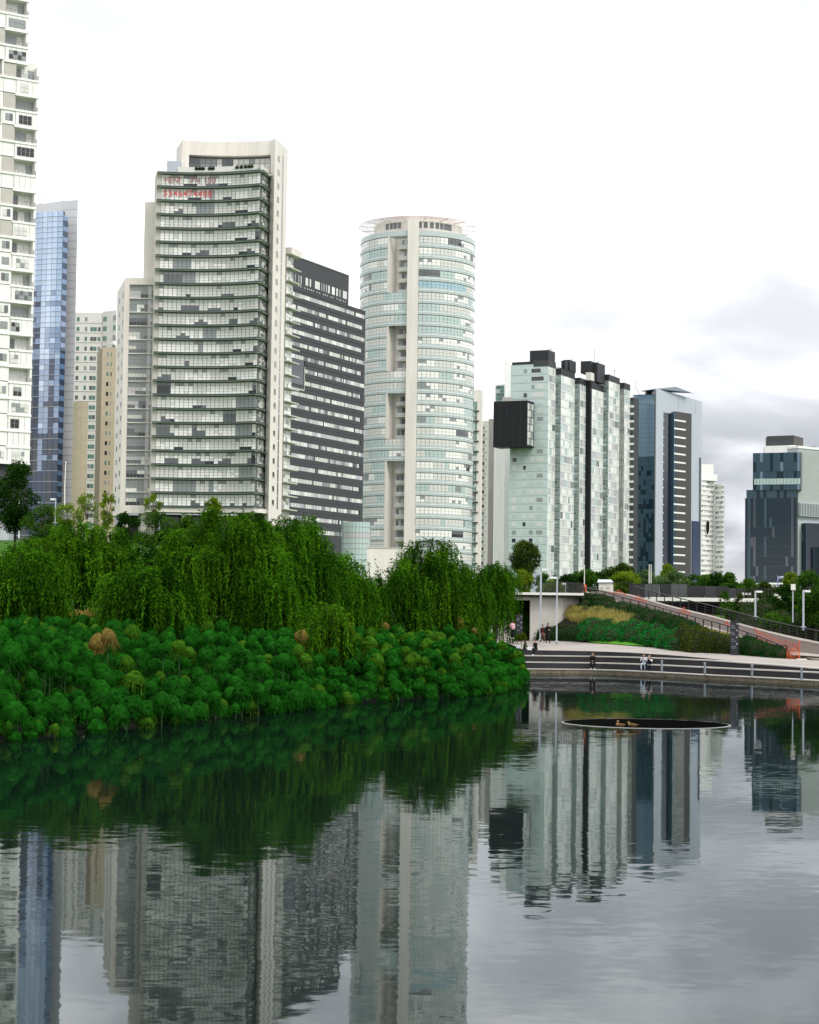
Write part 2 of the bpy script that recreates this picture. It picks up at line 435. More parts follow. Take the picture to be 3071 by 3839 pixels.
def water_mat():
    m = bpy.data.materials.new('pond_water'); m.use_nodes = True
    t = m.node_tree; t.nodes.clear()
    # dark murky body under a slightly filmed mirror
    df = t.nodes.new('ShaderNodeBsdfDiffuse'); df.inputs[0].default_value = (0.003, 0.007, 0.006, 1)
    gl = t.nodes.new('ShaderNodeBsdfGlossy'); gl.inputs[0].default_value = (0.72, 0.77, 0.78, 1); gl.inputs['Roughness'].default_value = 0.025
    fz = t.nodes.new('ShaderNodeFresnel'); fz.inputs['IOR'].default_value = 1.33
    mx = t.nodes.new('ShaderNodeMixShader'); ou = t.nodes.new('ShaderNodeOutputMaterial')
    t.links.new(fz.outputs[0], mx.inputs[0]); t.links.new(df.outputs[0], mx.inputs[1]); t.links.new(gl.outputs[0], mx.inputs[2]); t.links.new(mx.outputs[0], ou.inputs[0])
    g = t.nodes.new('ShaderNodeNewGeometry')
    def noise(sc, stretch, det):
        mp = t.nodes.new('ShaderNodeMapping'); mp.inputs['Scale'].default_value = stretch
        t.links.new(g.outputs['Position'], mp.inputs[0])
        n = t.nodes.new('ShaderNodeTexNoise'); n.inputs['Scale'].default_value = sc; n.inputs['Detail'].default_value = det
        n.inputs['Roughness'].default_value = 0.55
        t.links.new(mp.outputs[0], n.inputs['Vector'])
        return n
    def vm(op, a, b_):
        n = t.nodes.new('ShaderNodeVectorMath'); n.operation = op
        for i, x in enumerate((a, b_)):
            if isinstance(x, tuple): n.inputs[i].default_value = x
            else: t.links.new(x, n.inputs[i])
        return n.outputs[0]
    n1 = noise(3.0, (0.6, 1.15, 1), 4); n2 = noise(0.33, (0.6, 1, 1), 2); n3 = noise(0.045, (0.7, 1, 1), 3)
    a = vm('MULTIPLY', vm('SUBTRACT', n1.outputs['Color'], (0.5, 0.5, 0.5)), (0.014, 0.020, 0))
    c = vm('MULTIPLY', vm('SUBTRACT', n2.outputs['Color'], (0.5, 0.5, 0.5)), (0.004, 0.008, 0))
    w = t.nodes.new('ShaderNodeMapRange'); w.inputs[1].default_value = 0.4; w.inputs[2].default_value = 0.62
    w.inputs[3].default_value = 0.45; w.inputs[4].default_value = 1.7
    t.links.new(n3.outputs[0], w.inputs[0])
    sc = t.nodes.new('ShaderNodeVectorMath'); sc.operation = 'SCALE'
    t.links.new(vm('ADD', a, c), sc.inputs[0]); t.links.new(w.outputs[0], sc.inputs['Scale'])
    nn = t.nodes.new('ShaderNodeVectorMath'); nn.operation = 'NORMALIZE'
    t.links.new(vm('ADD', sc.outputs[0], (0, 0, 1)), nn.inputs[0])
    t.links.new(nn.outputs[0], gl.inputs['Normal']); t.links.new(nn.outputs[0], fz.inputs['Normal'])
    return m
wm = MB(); wmat = water_mat()
wm.add([(-110, 1.5, 0), (75, 1.5, 0), (75, 175, 0), (-110, 175, 0)], [(0, 1, 2, 3)], wmat)
tag(wm.build('water'), 'still dark pond water mirroring the towers', kind='structure')

# paved bank: stone wall at the waterline, two seat steps, plaza
stone_wall = mat('mossy_wall', (0.19, 0.165, 0.115), 0.9, 0.2, vscale=2.2, stretch=(1, 1, 2.2), col2=(0.065, 0.06, 0.04), bump=0.5)
riserm = mat('black_stone_riser', (0.022, 0.022, 0.024), 0.75, 0.25, var=0.25, vscale=0.6)
treadm = mat('pale_tread', (0.32, 0.305, 0.275), 0.8, 0.3, var=0.15, vscale=0.5)
pave = mat('plaza_paving', (0.19, 0.175, 0.155), 0.85, 0.25, vscale=0.8, stretch=(0.35, 1.6, 1), col2=(0.31, 0.285, 0.255))
wn = []
for i, p in enumerate(WALL):
    a = WALL[max(i - 1, 0)]; b = WALL[min(i + 1, len(WALL) - 1)]
    d = (b - a).normalized(); wn.append(Vector((-d.y, d.x)))          # away from the water
def refine(pts, k=4):
    """Catmull-Rom through the control points"""
    o = []
    for i in range(len(pts) - 1):
        p0, p1, p2, p3 = pts[max(i - 1, 0)], pts[i], pts[i + 1], pts[min(i + 2, len(pts) - 1)]
        for j in range(k):
            t = j / k
            o.append(0.5 * ((2 * p1) + (p2 - p0) * t + (2 * p0 - 5 * p1 + 4 * p2 - p3) * t * t + (3 * p1 - p0 - 3 * p2 + p3) * t ** 3))
    o.append(pts[-1]); return o
WL = refine(WALL); WNr = [n.normalized() for n in refine(wn)]; PZr = [x.x for x in refine([Vector((z, 0)) for z in PZ])]
def wline(off): return [p + n * off for p, n in zip(WL, WNr)]
def strip(mb, l0, z0, l1, z1, m):
    k = len(l0)
    g = lambda z, i: z[i] if isinstance(z, list) else z
    mb.add([(l0[i].x, l0[i].y, g(z0, i)) for i in range(k)] + [(l1[i].x, l1[i].y, g(z1, i)) for i in range(k)],
           [(i, i + 1, k + i + 1, k + i) for i in range(k - 1)], m)
T1, T2, T3 = 1.2, 2.4, 3.6
z2 = [min(1.45, p) for p in PZr]
bw = thing('pond_wall', 'low mossy stone wall along the pond edge under the steps', 'wall', (WALL[2].x, WALL[2].y, 0))
b = MB(); strip(b, wline(0), -1.2, wline(0), 0.30, stone_wall); strip(b, wline(0.30), 0.30, wline(0.30), -1.2, stone_wall); strip(b, wline(0), 0.30, wline(0.30), 0.30, stone_wall); b.build('stone_face', bw)
b = MB(); strip(b, wline(-0.05), 0.301, wline(-0.05), 0.37, treadm); strip(b, wline(-0.05), 0.37, wline(T1), 0.37, treadm); strip(b, wline(-0.05), 0.301, wline(0.0), 0.301, treadm); b.build('coping', bw)
st = thing('seat_steps', 'long curved black stone seat steps with pale edges beside the pond', 'steps', (WALL[2].x, WALL[2].y, 0.37))
for (o0, o1, za, zb) in ((T1, T2, 0.37, 0.92), (T2, T3, 0.92, z2)):
    lo = za; hi = zb if isinstance(zb, list) else [zb] * len(WL)
    b = MB(); strip(b, wline(o0), lo, wline(o0), [max(lo, h - 0.085) for h in hi], riserm); b.build('riser', st)
    b = MB(); strip(b, wline(o0 - 0.04), [max(lo, h - 0.085) for h in hi], wline(o0 - 0.04), hi, treadm); strip(b, wline(o0 - 0.04), hi, wline(o1), hi, treadm); b.build('tread', st)
b = MB(); strip(b, wline(T3), z2, wline(T3), [max(a, c) for a, c in zip(z2, PZr)], riserm); b.build('riser', st)
BU = [1860, 2000, 2210, 2430, 2640, 2740, 2930, 3071, 3220]
BV = [2394, 2400, 2409, 2425, 2449, 2452, 2468, 2474, 2482]
BZ = [2.3, 2.35, 2.35, 2.1, 1.8, 1.75, 1.55, 1.45, 1.35]
BACK = [onz(u, v, z) for u, v, z in zip(BU, BV, BZ)]
def back_at(u):
    for i in range(len(BU) - 1):
        if BU[i] <= u <= BU[i + 1]:
            t = (u - BU[i]) / (BU[i + 1] - BU[i]); return BACK[i].lerp(BACK[i + 1], t)
    return BACK[0] if u < BU[0] else BACK[-1]
BKr = refine(BACK, 5)
fr_ = [Vector((p.x, p.y, z + 0.002)) for p, z in zip(wline(T3), PZr)]
fr_ = [p for p in fr_ if p.y > 118]
def resample(pts, k):
    L = [0]
    for a, b in zip(pts, pts[1:]): L.append(L[-1] + (b - a).length)
    o = []
    for i in range(k):
        t = L[-1] * i / (k - 1); j = 0
        while j < len(L) - 2 and L[j + 1] < t: j += 1
        o.append(pts[j].lerp(pts[j + 1], (t - L[j]) / max(L[j + 1] - L[j], 1e-6)))
    return o
f2, b2 = resample(fr_, 40), resample(BKr + [Vector((48, 128, 1.2))], 40)
mb = MB(); rows = []
for j in range(7):
    t = j / 6; rows += [a.lerp(c, t) for a, c in zip(f2, b2)]
ext = [p + Vector((0.3, 3.5, 0.05)) for p in b2]
rows += ext
mb.add(rows, [(j * 40 + i, j * 40 + i + 1, j * 40 + 41 + i, j * 40 + 40 + i) for j in range(7) for i in range(39)], pave)
tag(mb.build('plaza', smooth=True), 'pale paved plaza above the steps', kind='structure')

# ramp on the embankment
NR = [(2170, 2198, 196), (2240, 2210.6, 191), (2334, 2238, 187), (2403, 2256.5, 183.5), (2492, 2282, 179), (2571, 2303.7, 175), (2680, 2331.7, 169.5), (2737, 2347.5, 166.5), (2847, 2385, 162), (2932, 2431, 158.5), (2950, 2443, 157.8)]
FR = [(2375, 2196.5, 206), (2495, 2229.7, 200), (2640, 2263.8, 193), (2680, 2273, 191), (2847, 2317.5, 183), (2950, 2341, 178), (3071, 2365, 172.5), (3200, 2392, 167)]
NRp = [P(*a) for a in NR]; FRp = [P(*a) for a in FR]
NRd = [Vector((p.x, p.y, max(p.z - 1.0, 1.62))) for p in NRp]
FRd = [Vector((p.x, p.y, p.z - 1.1)) for p in FRp]
ne = [P(2180, 2223, 196)] + NRd[1:] + [P(3071, 2474, 156), P(3200, 2500, 151)]
fe = [P(2260, 2214, 215)] + FRd
ne2, fe2 = resample(refine(ne, 3), 30), resample(refine(fe, 3), 30)
deckm = mat('brown_deck', (0.050, 0.036, 0.029), 0.8, 0.3, vscale=1.2, stretch=(1, 1, 1), col2=(0.082, 0.058, 0.046))
kerbm = mat('ramp_kerb', (0.25, 0.22, 0.19), 0.85, 0.3, var=0.08, vscale=0.6)
rp = thing('ramp', 'brown ramp climbing behind the hedges between two dark railings', 'ramp', (ne2[15].x, ne2[15].y, ne2[15].z))
def rowl(t, dz=0): return [a.lerp(c, t) + Vector((0, 0, dz)) for a, c in zip(ne2, fe2)]
def rstrip(mb, r0, r1, m): mb.add(r0 + r1, [(i, i + 1, 31 + i, 30 + i) for i in range(29)], m)
b = MB(); rstrip(b, rowl(.24), rowl(.88), deckm); b.build('deck', rp)
for t0, t1 in ((0, .24), (.88, 1.0)):
    b = MB(); rstrip(b, rowl(t0, .10), rowl(t1, .10), kerbm); rstrip(b, rowl(t0, -.6), rowl(t0, .10), kerbm); rstrip(b, rowl(t1, -.6), rowl(t1, .10), kerbm); b.build('kerb', rp)
b = MB(); rstrip(b, rowl(1.0, -3), rowl(1.0, .0), kerbm); b.build('side_wall', rp)
# planted embankment between plaza and ramp
soil = mat('planting_soil', (0.018, 0.022, 0.010), 0.95, 0.1, var=0.3, vscale=1.5)
et = resample(refine([Vector((p.x, p.y, p.z)) for p in ([P(2090, 2262, 191)] + ne[:12])], 3), 30)
eb = resample(BKr[4:-4], 30)
mb = MB(); rows = []
for j in range(6):
    t = j / 5
    rows += [a.lerp(c, t) + Vector((0, 0, -0.06 + 0.35 * math.sin(PI * t))) for a, c in zip(eb, et)]
mb.add(rows, [(j * 30 + i, j * 30 + i + 1, j * 30 + 31 + i, j * 30 + 30 + i) for j in range(5) for i in range(29)], soil)
tag(mb.build('embankment', smooth=True), 'planted slope under the ramp', kind='structure')
def emb(u, t):
    """point on the slope: t=0 at the plaza, 1 at the ramp, near picture column u"""
    best = min(range(30), key=lambda i: abs(eb[i].lerp(et[i], t).x / eb[i].lerp(et[i], t).y - ratio(u, 2330)))
    return eb[best].lerp(et[best], t)
# ------------------------------------------------------------------ towers
def base_thing(name, label, p, z, cat='building', group='towers beyond the park'):
    return thing(name, label, cat, (p[0], p[1], z), 0, group)
def runs(n, opts, lo=1, hi=5):
    o = []
    while len(o) < n: o += [pick(opts)] * rnd.randint(lo, hi)
    return o[:n]

# ---- white apartment tower at the left edge
def tower_white():
    Pr = xy(132, 900, 390); d = v2(R(32)); Lh = 27.0
    fc = Flat(Pr - d * Lh, d); n = fc.n
    t = base_thing('apartment_tower', 'white apartment tower with stacked balconies cut off by the left edge', Pr, 26)
    zg, fh = zat(60, 1735, 388), 3.38
    nf = 34; r = lambda a: Lh - a
    q = lambda s, dd: fc.map(s, dd)
    b = MB()
    b.prism([q(0, -1.6), q(r(2.9), -1.6), q(r(2.9), -20), q(0, -20)], zg, zg + nf * fh, offwhite); b.build('wall', t)
    b = MB(); b.prism([q(r(2.9), -1.6), q(r(0.2), -1.6), q(r(0.2), -16), q(r(2.9), -16)], zg, zat(100, 235, 390), offwhite); b.build('wall', t)
    part('plinth', t, fc, 0, r(0), 24, zg - .01, -18, -1.0, charcoal)
    pn = Panes(); top_full = zat(100, 235, 390)
    rails, mull_b = MB(), MB()
    for k in range(nf):
        z = zg + k * fh; narrow = z + fh > top_full
        e = 2.6 if narrow else 0.0
        s1 = r(e)
        # balcony slab
        part('balcony_slab', t, fc, r(10.4) if k % 2 == 0 else r(5.2 + e), s1, z - 0.32, z + 0.12, -1.58, 0.25, white)
        kind = (k % 2 == 0) if z > zat(100, 800, 390) else (k % 2 == 1 and k > 3)
        a0, a1 = r(5.0 + e), r(0.35 + e)
        if kind:       # open balcony: glass doors behind, balustrade in front
            for i, (m, w) in enumerate(((g_mid, 1.5), (g_pale, 1.4), (g_grey, 1.3))):
                pn.add(fc, a0 + 0.1 + i * 1.5, a0 + 0.1 + i * 1.5 + w, z + 0.15, z + 2.5, rnd.choice([m, g_pale, g_grey]), -1.5)
            for h in (0.95, 0.5): fbox(rails, fc, a0, s1, z + h, z + h + 0.06, 0.12, 0.18, mull)
            for i in range(6): fbox(rails, fc, a0 + i * 0.93, a0 + i * 0.93 + .05, z + .1, z + 1.0, 0.12, 0.18, mull)
            part('end_pier', t, fc, s1 - 0.5, s1 - 0.06, z + 0.12, z + fh - 0.33, -1.5, 0.1, white)
        else:          # closed white bay with panels, some with a strip of windows
            part('bay_panel', t, fc, a0, s1 - 0.08, z + 0.13, z + fh - 0.33, -1.5, 0.08 + rnd.random() * .05, white)
            if rnd.random() < 0.75:
                c = a0 + rnd.random() * 1.0; mm = rnd.choice([g_dark, g_mid, g_grey, g_pale])
                for i in range(rnd.randint(2, 4)):
                    for j in (0, 1): pn.add(fc, c + i * .95, c + i * .95 + .85, z + .55 + j * .95, z + .55 + j * .95 + .87, mm if rnd.random() < .7 else g_grey, 0.22)
            for i in range(4): fbox(mull_b, fc, a0 + i * 1.2, a0 + i * 1.2 + .06, z + 0.2, z + fh - 0.4, 0.12, 0.19, fascia)
        # second bay: grey panels high up, white strips lower down
        b0, b1 = r(7.7 + e), r(5.05 + e)
        pm = warmgrey if (z > zat(60, 900, 390) and k % 2 == 0) else white
        part('wall_panel', t, fc, b0, b1, z + 0.13, z + fh - 0.05, -1.5, -0.02 + rnd.random() * .08, pm)
        if pm is white and rnd.random() < .6:
            for j in range(2):
                pn.add(fc, b0 + .5 + j * .85, b0 + 1.25 + j * .85, z + .9, z + 2.4, rnd.choice([g_grey, g_mid, g_pale]), 0.14)
        # third bay: balconies on the way out of the frame
        c0, c1 = r(11.8), r(7.75 + e)
        if z < zat(20, 780, 380) or k % 3 == 0:
            pn.add(fc, c0 + .3, c0 + 1.5, z + .15, z + 2.5, rnd.choice([g_dark, g_mid, g_pale]), -1.5)
            pn.add(fc, c0 + 1.6, c1 - .6, z + .15, z + 2.5, rnd.choice([g_dark, g_mid, g_grey]), -1.5)
            for h in (0.95, 0.5): fbox(rails, fc, c0, c1 - .4, z + h, z + h + 0.06, 0.0, 0.06, mull)
            for i in range(5): fbox(rails, fc, c0 + i * .9, c0 + i * .9 + .05, z + .12, z + 1.0, 0.0, 0.06, mull)
            part('wall_panel', t, fc, c1 - .4, c1 - .02, z + .13, z + fh - .05, -1.5, .06, white)
            part('balcony_slab', t, fc, c0, c1, z - .30, z + .11, -1.55, .1, fascia)
        else:
            part('wall_panel', t, fc, c0, c1 - .02, z + .13, z + fh - .05, -1.5, .05, white)
    rails.build('balcony_railing', t, kind='stuff'); mull_b.build('panel_rib', t, kind='stuff')
    pn.build(t)
tower_white()

# ---- blue glass tower with its grey side slab
def tower_blue():
    Y = 600
    t = base_thing('glass_tower', 'blue curved glass tower with plain grey side wall behind the white apartments', xy(200, 1400, Y), 24)
    # slab: sloping top
    A, B_, C_ = xy(60, 800, Y + 8), xy(232, 800, Y + 5), xy(283, 1200, Y + 3)
    zt = [zat(90, 778, Y + 8), zat(232, 752, Y + 5), zat(288, 749, Y + 3)]
    dd = Vector((-6, 16))
    b = MB(); b.prism([A, B_, C_, C_ + dd, B_ + dd, A + dd], 24, zt + [zt[2], zt[1], zt[0]], greyslab); b.build('side_wall', t)
    jm = MB(); fc = Flat(B_, C_ - B_)
    L = (C_ - B_).length
    for k in range(44): 
        z = 26 + k * 2.6
        if z < zt[1] - 1: fbox(jm, fc, 0, L, z, z + .05, 0, .03, charcoal)
    jm.build('panel_joint', t, kind='stuff')
    # curved glass front
    a = xy(70, 1300, Y + 4); c = xy(226, 1300, Y - 3); ch = c - a; L = ch.length; sag = 1.0
    rad = L * L / 8 / sag + sag / 2
    mid = (a + c) / 2; nrm = Vector((ch.y, -ch.x)).normalized()
    cen = mid - nrm * (rad - sag)
    th0 = math.atan2(a.y - cen.y, a.x - cen.x); fc = Convex(cen, rad, th0)
    Ls = 2 * rad * math.asin(L / 2 / rad)
    ztop = zat(140, 803, Y + 3)
    b = MB(); fbox(b, fc, 0, Ls, 24, ztop - .1, -1.6, -.1, g_b4); b.build('core', t)
    pn = Panes(); fins = []; nz = int((ztop - 26) / 1.72); ncol = 9; cw = Ls / ncol
    for k in range(nz):
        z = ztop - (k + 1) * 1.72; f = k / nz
        tone = f * 3.1 + .25 * math.sin(k * .9) + .2 * math.sin(k * 2.3)  # panes darken downwards: sky-to-buildings reflection gradient painted into their colour
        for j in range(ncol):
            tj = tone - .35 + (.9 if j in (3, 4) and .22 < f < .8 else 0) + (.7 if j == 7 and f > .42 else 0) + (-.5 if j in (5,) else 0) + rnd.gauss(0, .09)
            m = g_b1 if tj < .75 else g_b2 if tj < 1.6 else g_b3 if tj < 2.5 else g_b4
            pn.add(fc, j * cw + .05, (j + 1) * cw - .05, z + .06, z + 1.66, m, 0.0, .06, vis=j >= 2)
        if k % 2 == 0:
            part('transom', t, fc, 0, Ls + .3, z - .05, z + .09, -.05, .22, g_b1 if f < .4 else metalgrey)
    # right return: narrow notched edge of the glass
    f2 = Flat(c, v2(R(62))); r2 = MB()
    fbox(r2, f2, 0, 2.6, 24, zat(235, 820, Y) - 1, -1.0, -.02, g_b3); r2.build('return_glass', t)
    for k in range(0, nz, 2): pn.add(f2, .1, 2.5, ztop - (k + 1) * 1.72 - 1.4, ztop - (k + 1) * 1.72 + .1, g_b2, .04, .05)
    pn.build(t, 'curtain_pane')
    # gondola arm on the roof edge
    b = MB(); p0 = P(140, 767, Y + 10); p1 = P(168, 755, Y + 10); p2 = P(170, 738, Y + 10); p3 = P(183, 733, Y + 10)
    for x, y in ((p0, p1), (p1, p2), (p2, p3)): b.bar(x, y, .3, .3, warmgrey)
    b.build('roof_crane', t)
tower_blue()

# ---- far white block, beige block, beige drum
def win_col(pn, fc, s0, w, h, z0, dz, n, mats, d=0.02, sub=1):
    for k in range(n):
        for j in range(sub):
            ww = w / sub
            pn.add(fc, s0 + j * ww + .04, s0 + (j + 1) * ww - .04, z0 + k * dz, z0 + k * dz + h, pick(mats), d, .06)
def blocks_far():
    Y = 640; fh = 3.4
    t = base_thing('apartment_block', 'far white apartment block with rows of green windows beside the blue tower', xy(330, 1500, Y), 24)
    zt = zat(300, 1168, Y); a, c = xy(262, 1400, Y + 2), xy(382, 1400, Y + 2)
    b = MB(); b.prism([a, c, c + Vector((-4, 14)), a + Vector((-3, 14))], 24, zt, offwhite); b.build('wall', t)
    e = xy(432, 1400, Y - 2)
    b = MB(); b.prism([c + Vector((.02, -.5)), e, e + Vector((-4, 15)), c + Vector((-4, 15))], 24, zat(420, 1166, Y), offwhite); b.build('wall', t)
    pn = Panes(); fc = Flat(a, c - a); sl = MB()
    gm = [(g_green, 3), (g_mid, 1.5), (g_grey, 1)]
    n = 22; z0 = zt - 3.1 - (n - 1) * fh
    for (u0, u1, sub) in ((283, 295, 1), (314, 324, 1), (335, 360, 2), (363, 374, 1)):
        s0, s1 = fc.s_of(u0, 1400), fc.s_of(u1, 1400)
        win_col(pn, fc, s0, s1 - s0, 1.45, z0, fh, n - (1 if u0 > 330 else 0), gm, sub=sub)
    for k in range(n):
        part('floor_ledge', t, fc, 0, (c - a).length - .02, z0 + k * fh - .55, z0 + k * fh - .47, 0, .12, warmgrey)
    f2 = Flat(c + Vector((.02, -.5)), e - c)
    for (u0, u1) in ((384, 398), (422, 432)):
        s0, s1 = f2.s_of(u0, 1300), f2.s_of(u1, 1300)
        win_col(pn, f2, max(s0, .05), s1 - s0, 1.6, z0, fh, n, gm)
    pn.build(t, 'window')
    # beige block in front
    Y2 = 600
    t = base_thing('apartment_block', 'beige apartment block with pairs of small windows left of the tall tower', xy(410, 1600, Y2), 24)
    a, c = xy(380, 1500, Y2), xy(440, 1500, Y2 + 1)
    b = MB(); b.prism([a, c, c + Vector((-4, 14)), a + Vector((-4, 14))], 24, zat(410, 1301, Y2), beige); b.build('wall', t)
    pn = Panes(); fc = Flat(a, c - a); z0 = zat(400, 1336, Y2) - 17 * 3.2
    for (u0, u1, sub) in ((396, 406, 1), (412, 417, 1)):
        s0, s1 = fc.s_of(u0, 1500), fc.s_of(u1, 1500)
        win_col(pn, fc, s0, s1 - s0, 1.35, z0, 3.2, 18, [(g_dark, 2), (g_green, 2), (g_grey, .6)], sub=1)
    for k in range(18): part('floor_joint', t, fc, 0, (c - a).length, z0 + k * 3.2 - .6, z0 + k * 3.2 - .54, 0, .04, warmgrey)
    pn.build(t, 'window')
    b = MB(); p = P(423, 1300, Y2 + 3); b.tube([p + Vector((0, 0, -1)), p + Vector((0, 0, 1))], .12, mull); b.tube([p + Vector((-.7, 0, .8)), p + Vector((.7, -.5, 1.2))], [.2, .7], white); b.build('roof_dish', t)
    # beige drum
    t = base_thing('stair_drum', 'plain beige rounded tower drum behind the trees at left', xy(303, 1700, 585), 24)
    a, c = xy(274, 1650, 592), xy(328, 1650, 587); ch = c - a; rad = ch.length * .62; mid = (a + c) / 2
    nrm = Vector((ch.y, -ch.x)).normalized(); cen = mid - nrm * math.sqrt(rad ** 2 - (ch.length / 2) ** 2)
    fc = Convex(cen, rad, math.atan2(a.y - cen.y, a.x - cen.x)); Ls = 2 * rad * math.asin(ch.length / 2 / rad)
    zt = zat(303, 1504, 586)
    part('wall', t, fc, 0, Ls, 24, zt, -4, 0, beige)
    for k in range(17): part('floor_joint', t, fc, 0, Ls, zt - 1.8 - k * 3.2, zt - 1.72 - k * 3.2, 0, .04, warmgrey)
blocks_far()

# ---- tall cream tower with dark floor fins
def text_mesh(body, size, m, extrude=.02):
    cu = bpy.data.curves.new('letter', 'FONT'); cu.body = body; cu.size = size; cu.extrude = extrude; cu.align_x = 'LEFT'
    cu.resolution_u = 3; cu.offset = .022
    o = bpy.data.objects.new('letter_tmp', cu); COL.objects.link(o)
    dg = bpy.context.evaluated_depsgraph_get()
    me = bpy.data.meshes.new_from_object(o.evaluated_get(dg))
    bpy.data.objects.remove(o); bpy.data.curves.remove(cu)
    me.materials.clear(); me.materials.append(m)
    return me
def tower_cream():
    YL, YC = 441.0, 437.6
    t = base_thing('apartment_tower', 'tall cream tower with dark floor fins and red writing on its upper windows', xy(800, 1500, 440), 26)
    L, C = xy(596, 1100, YL), xy(968, 1100, YC)
    ch = C - L; sag = 1.9; rad = ch.length ** 2 / 8 / sag + sag / 2
    mid = (L + C) / 2; nout = Vector((ch.y, -ch.x)).normalized(); cen = mid + nout * (rad - sag)
    fc = Concave(cen, rad, math.atan2(L.y - cen.y, L.x - cen.x)); Ls = 2 * rad * math.asin(ch.length / 2 / rad)
    fh = (zat(596, 647, YL) - zat(596, 1897, YL)) / 24; zb = zat(596, 1897, YL); ztop = zb + 24 * fh
    sdir = (xy(1012, 1100, 446.5) - C); S_ = Flat(C, sdir); Ss = sdir.length
    # cores
    back = 15.0
    b = MB(); pts = [fc.map(Ls * i / 10, -.12) for i in range(11)] + [S_.map(Ss, -.12)]
    E = xy(1024, 1100, 462); W_ = xy(600, 1100, 462)
    b.prism(pts + [E, W_], zb, ztop - .2, mull); b.build('core', t)
    pn = Panes(); ncol = 23; cw = Ls / ncol
    opts_hi = [(g_blind, 3.4), (g_pale, 3.6), (g_grey, .45), (g_mid, .22), (g_dark, .08)]
    opts_lo = [(g_blind, 3.4), (g_pale, 3.0), (g_grey, .6), (g_mid, .7), (g_dark, .35)]
    rows = [(0.22, 0.80), (0.86, 1.42), (1.48, 2.04), (2.10, 2.78)]
    for k in range(24):
        z = zb + k * fh
        base = runs(ncol, opts_hi if k > 8 else opts_lo, 1, 5)
        low = runs(ncol, [(None, 7), (g_mid, 1.1), (g_dark, .6)], 1, 3)
        for j in range(ncol):
            for i, (a, c) in enumerate(rows):
                m = base[j]
                if i == 3: m = g_pale if m in (g_blind, g_pale) and rnd.random() < .8 else (g_grey if m is not g_dark else g_mid)
                elif i == 0 and low[j] is not None: m = low[j]
                elif i == 1 and low[j] is g_mid and rnd.random() < .5: m = low[j]
                elif m is g_blind and rnd.random() < .15: m = g_pale
                if k >= 22 and j < 11 and i in (1, 2): m = g_blind if j % 2 else g_pale
                pn.add(fc, j * cw + .06, (j + 1) * cw - .06, z + a, z + c, m, 0.0, .08, vis=(i in (1, 2)))
        for j in range(7):
            w = Ss / 7
            for i, (a, c) in enumerate(rows):
                pn.add(S_, j * w + .06, (j + 1) * w - .06, z + a, z + c, pick([(g_pale, 3), (g_blind, 1), (g_grey, 2), (g_mid, .6)]), 0.0, .08, vis=False)
    pn.build(t)
    # fins: front arc and side, joined at the corner
    for k in range(25):
        z = zb + k * fh
        mb = MB(); fbox(mb, fc, -1.0, Ls + .3, z - .14, z + .12, -.02, .85, tealfin); fbox(mb, fc, -1.0, Ls + .25, z - .26, z - .141, -.02, .74, fascia)
        fbox(mb, S_, -.3, Ss + .6, z - .145, z + .115, .0, .85, tealfin); fbox(mb, S_, -.3, Ss + .6, z - .265, z - .146, .0, .74, fascia)
        mb.build('floor_fin', t)
    # left end return of the fins, in the cream
    b = MB(); fbox(b, fc, -1.1, -.01, zb, ztop, -6, -.13, warmgrey); b.build('end_wall', t)
    # bottom slab and columns
    b = MB(); fbox(b, fc, -2, Ls + .3, zb - 1.4, zb - .4, -6, .4, cream); b.build('transfer_slab', t)
    for u in (690, 800, 945): 
        p = xy(u, 1940, 444); b = MB(); b.prism([p + Vector(q) for q in ((-.55, -.5), (.55, -.5), (.55, .5), (-.55, .5))], 20, zb - 1.39, cream); b.build('column', t)
    b = MB(); p = xy(600, 1940, 452); q = xy(1010, 1940, 456); b.prism([p, q, q + Vector((0, 6)), p + Vector((0, 6))], 20, zb - 1.4, g_dark); b.build('lobby', t)
    # pier at the right with small square windows
    A, B_, C_ = xy(1006, 1100, 443.5), xy(1021, 1100, 441.6), xy(1067, 1200, 452.0)
    D_ = A + (C_ - B_)
    zr = zat(1024, 520, 441.6)
    b = MB(); b.prism([A, B_, C_, D_], 20, zr, cream); b.build('pier', t)
    pf = Flat(B_, C_ - B_); Lp = (C_ - B_).length
    for k in range(26):
        z = zb + k * fh + .9
        sqw = fbox(MB(), pf, Lp * .25, Lp * .25 + 1.6, z, z + 1.15, -.1, .03, g_dark)
        sqw = sqw.build('square_window', t)
        fbox(MB(), pf, Lp * .25 - .1, Lp * .25 + 1.7, z - .13, z - .01, -.1, .10, warmgrey).build('window_sill', sqw)
        fbox(MB(), pf, Lp * .62, Lp * .62 + 1.1, z - .9, z + fh - 1.1, -.1, .025, g_mid).build('slot_window', t)
    # portal frame over the penthouse
    Yp = 444
    pa, pb = xy(683, 560, Yp), Vector((A.x, A.y)); ch2 = pb - pa; sg = 1.6; r2 = ch2.length ** 2 / 8 / sg + sg / 2
    n2_ = Vector((ch2.y, -ch2.x)).normalized(); c2 = (pa + pb) / 2 + n2_ * (r2 - sg)
    pfc = Concave(c2, r2, math.atan2(pa.y - c2.y, pa.x - c2.x)); Lp2 = 2 * r2 * math.asin(ch2.length / 2 / r2)
    zu = zat(683, 577, Yp); zt2 = zat(683, 530, Yp)
    part('portal_beam', t, pfc, 0, Lp2, zu, zr - .02, -9, 0, cream)
    part('portal_leg', t, pfc, 0, 1.7, ztop, zu - .01, -9, 0, cream)
    part('penthouse_wall', t, pfc, 1.72, Lp2 - .3, ztop, zu - .01, -8, -1.6, g_mid)
    pp = Panes(); n = 15
    cols = runs(n, [(g_grey, 2), (g_pale, 2), (g_mid, 2), (g_blind, .8)], 1, 3)
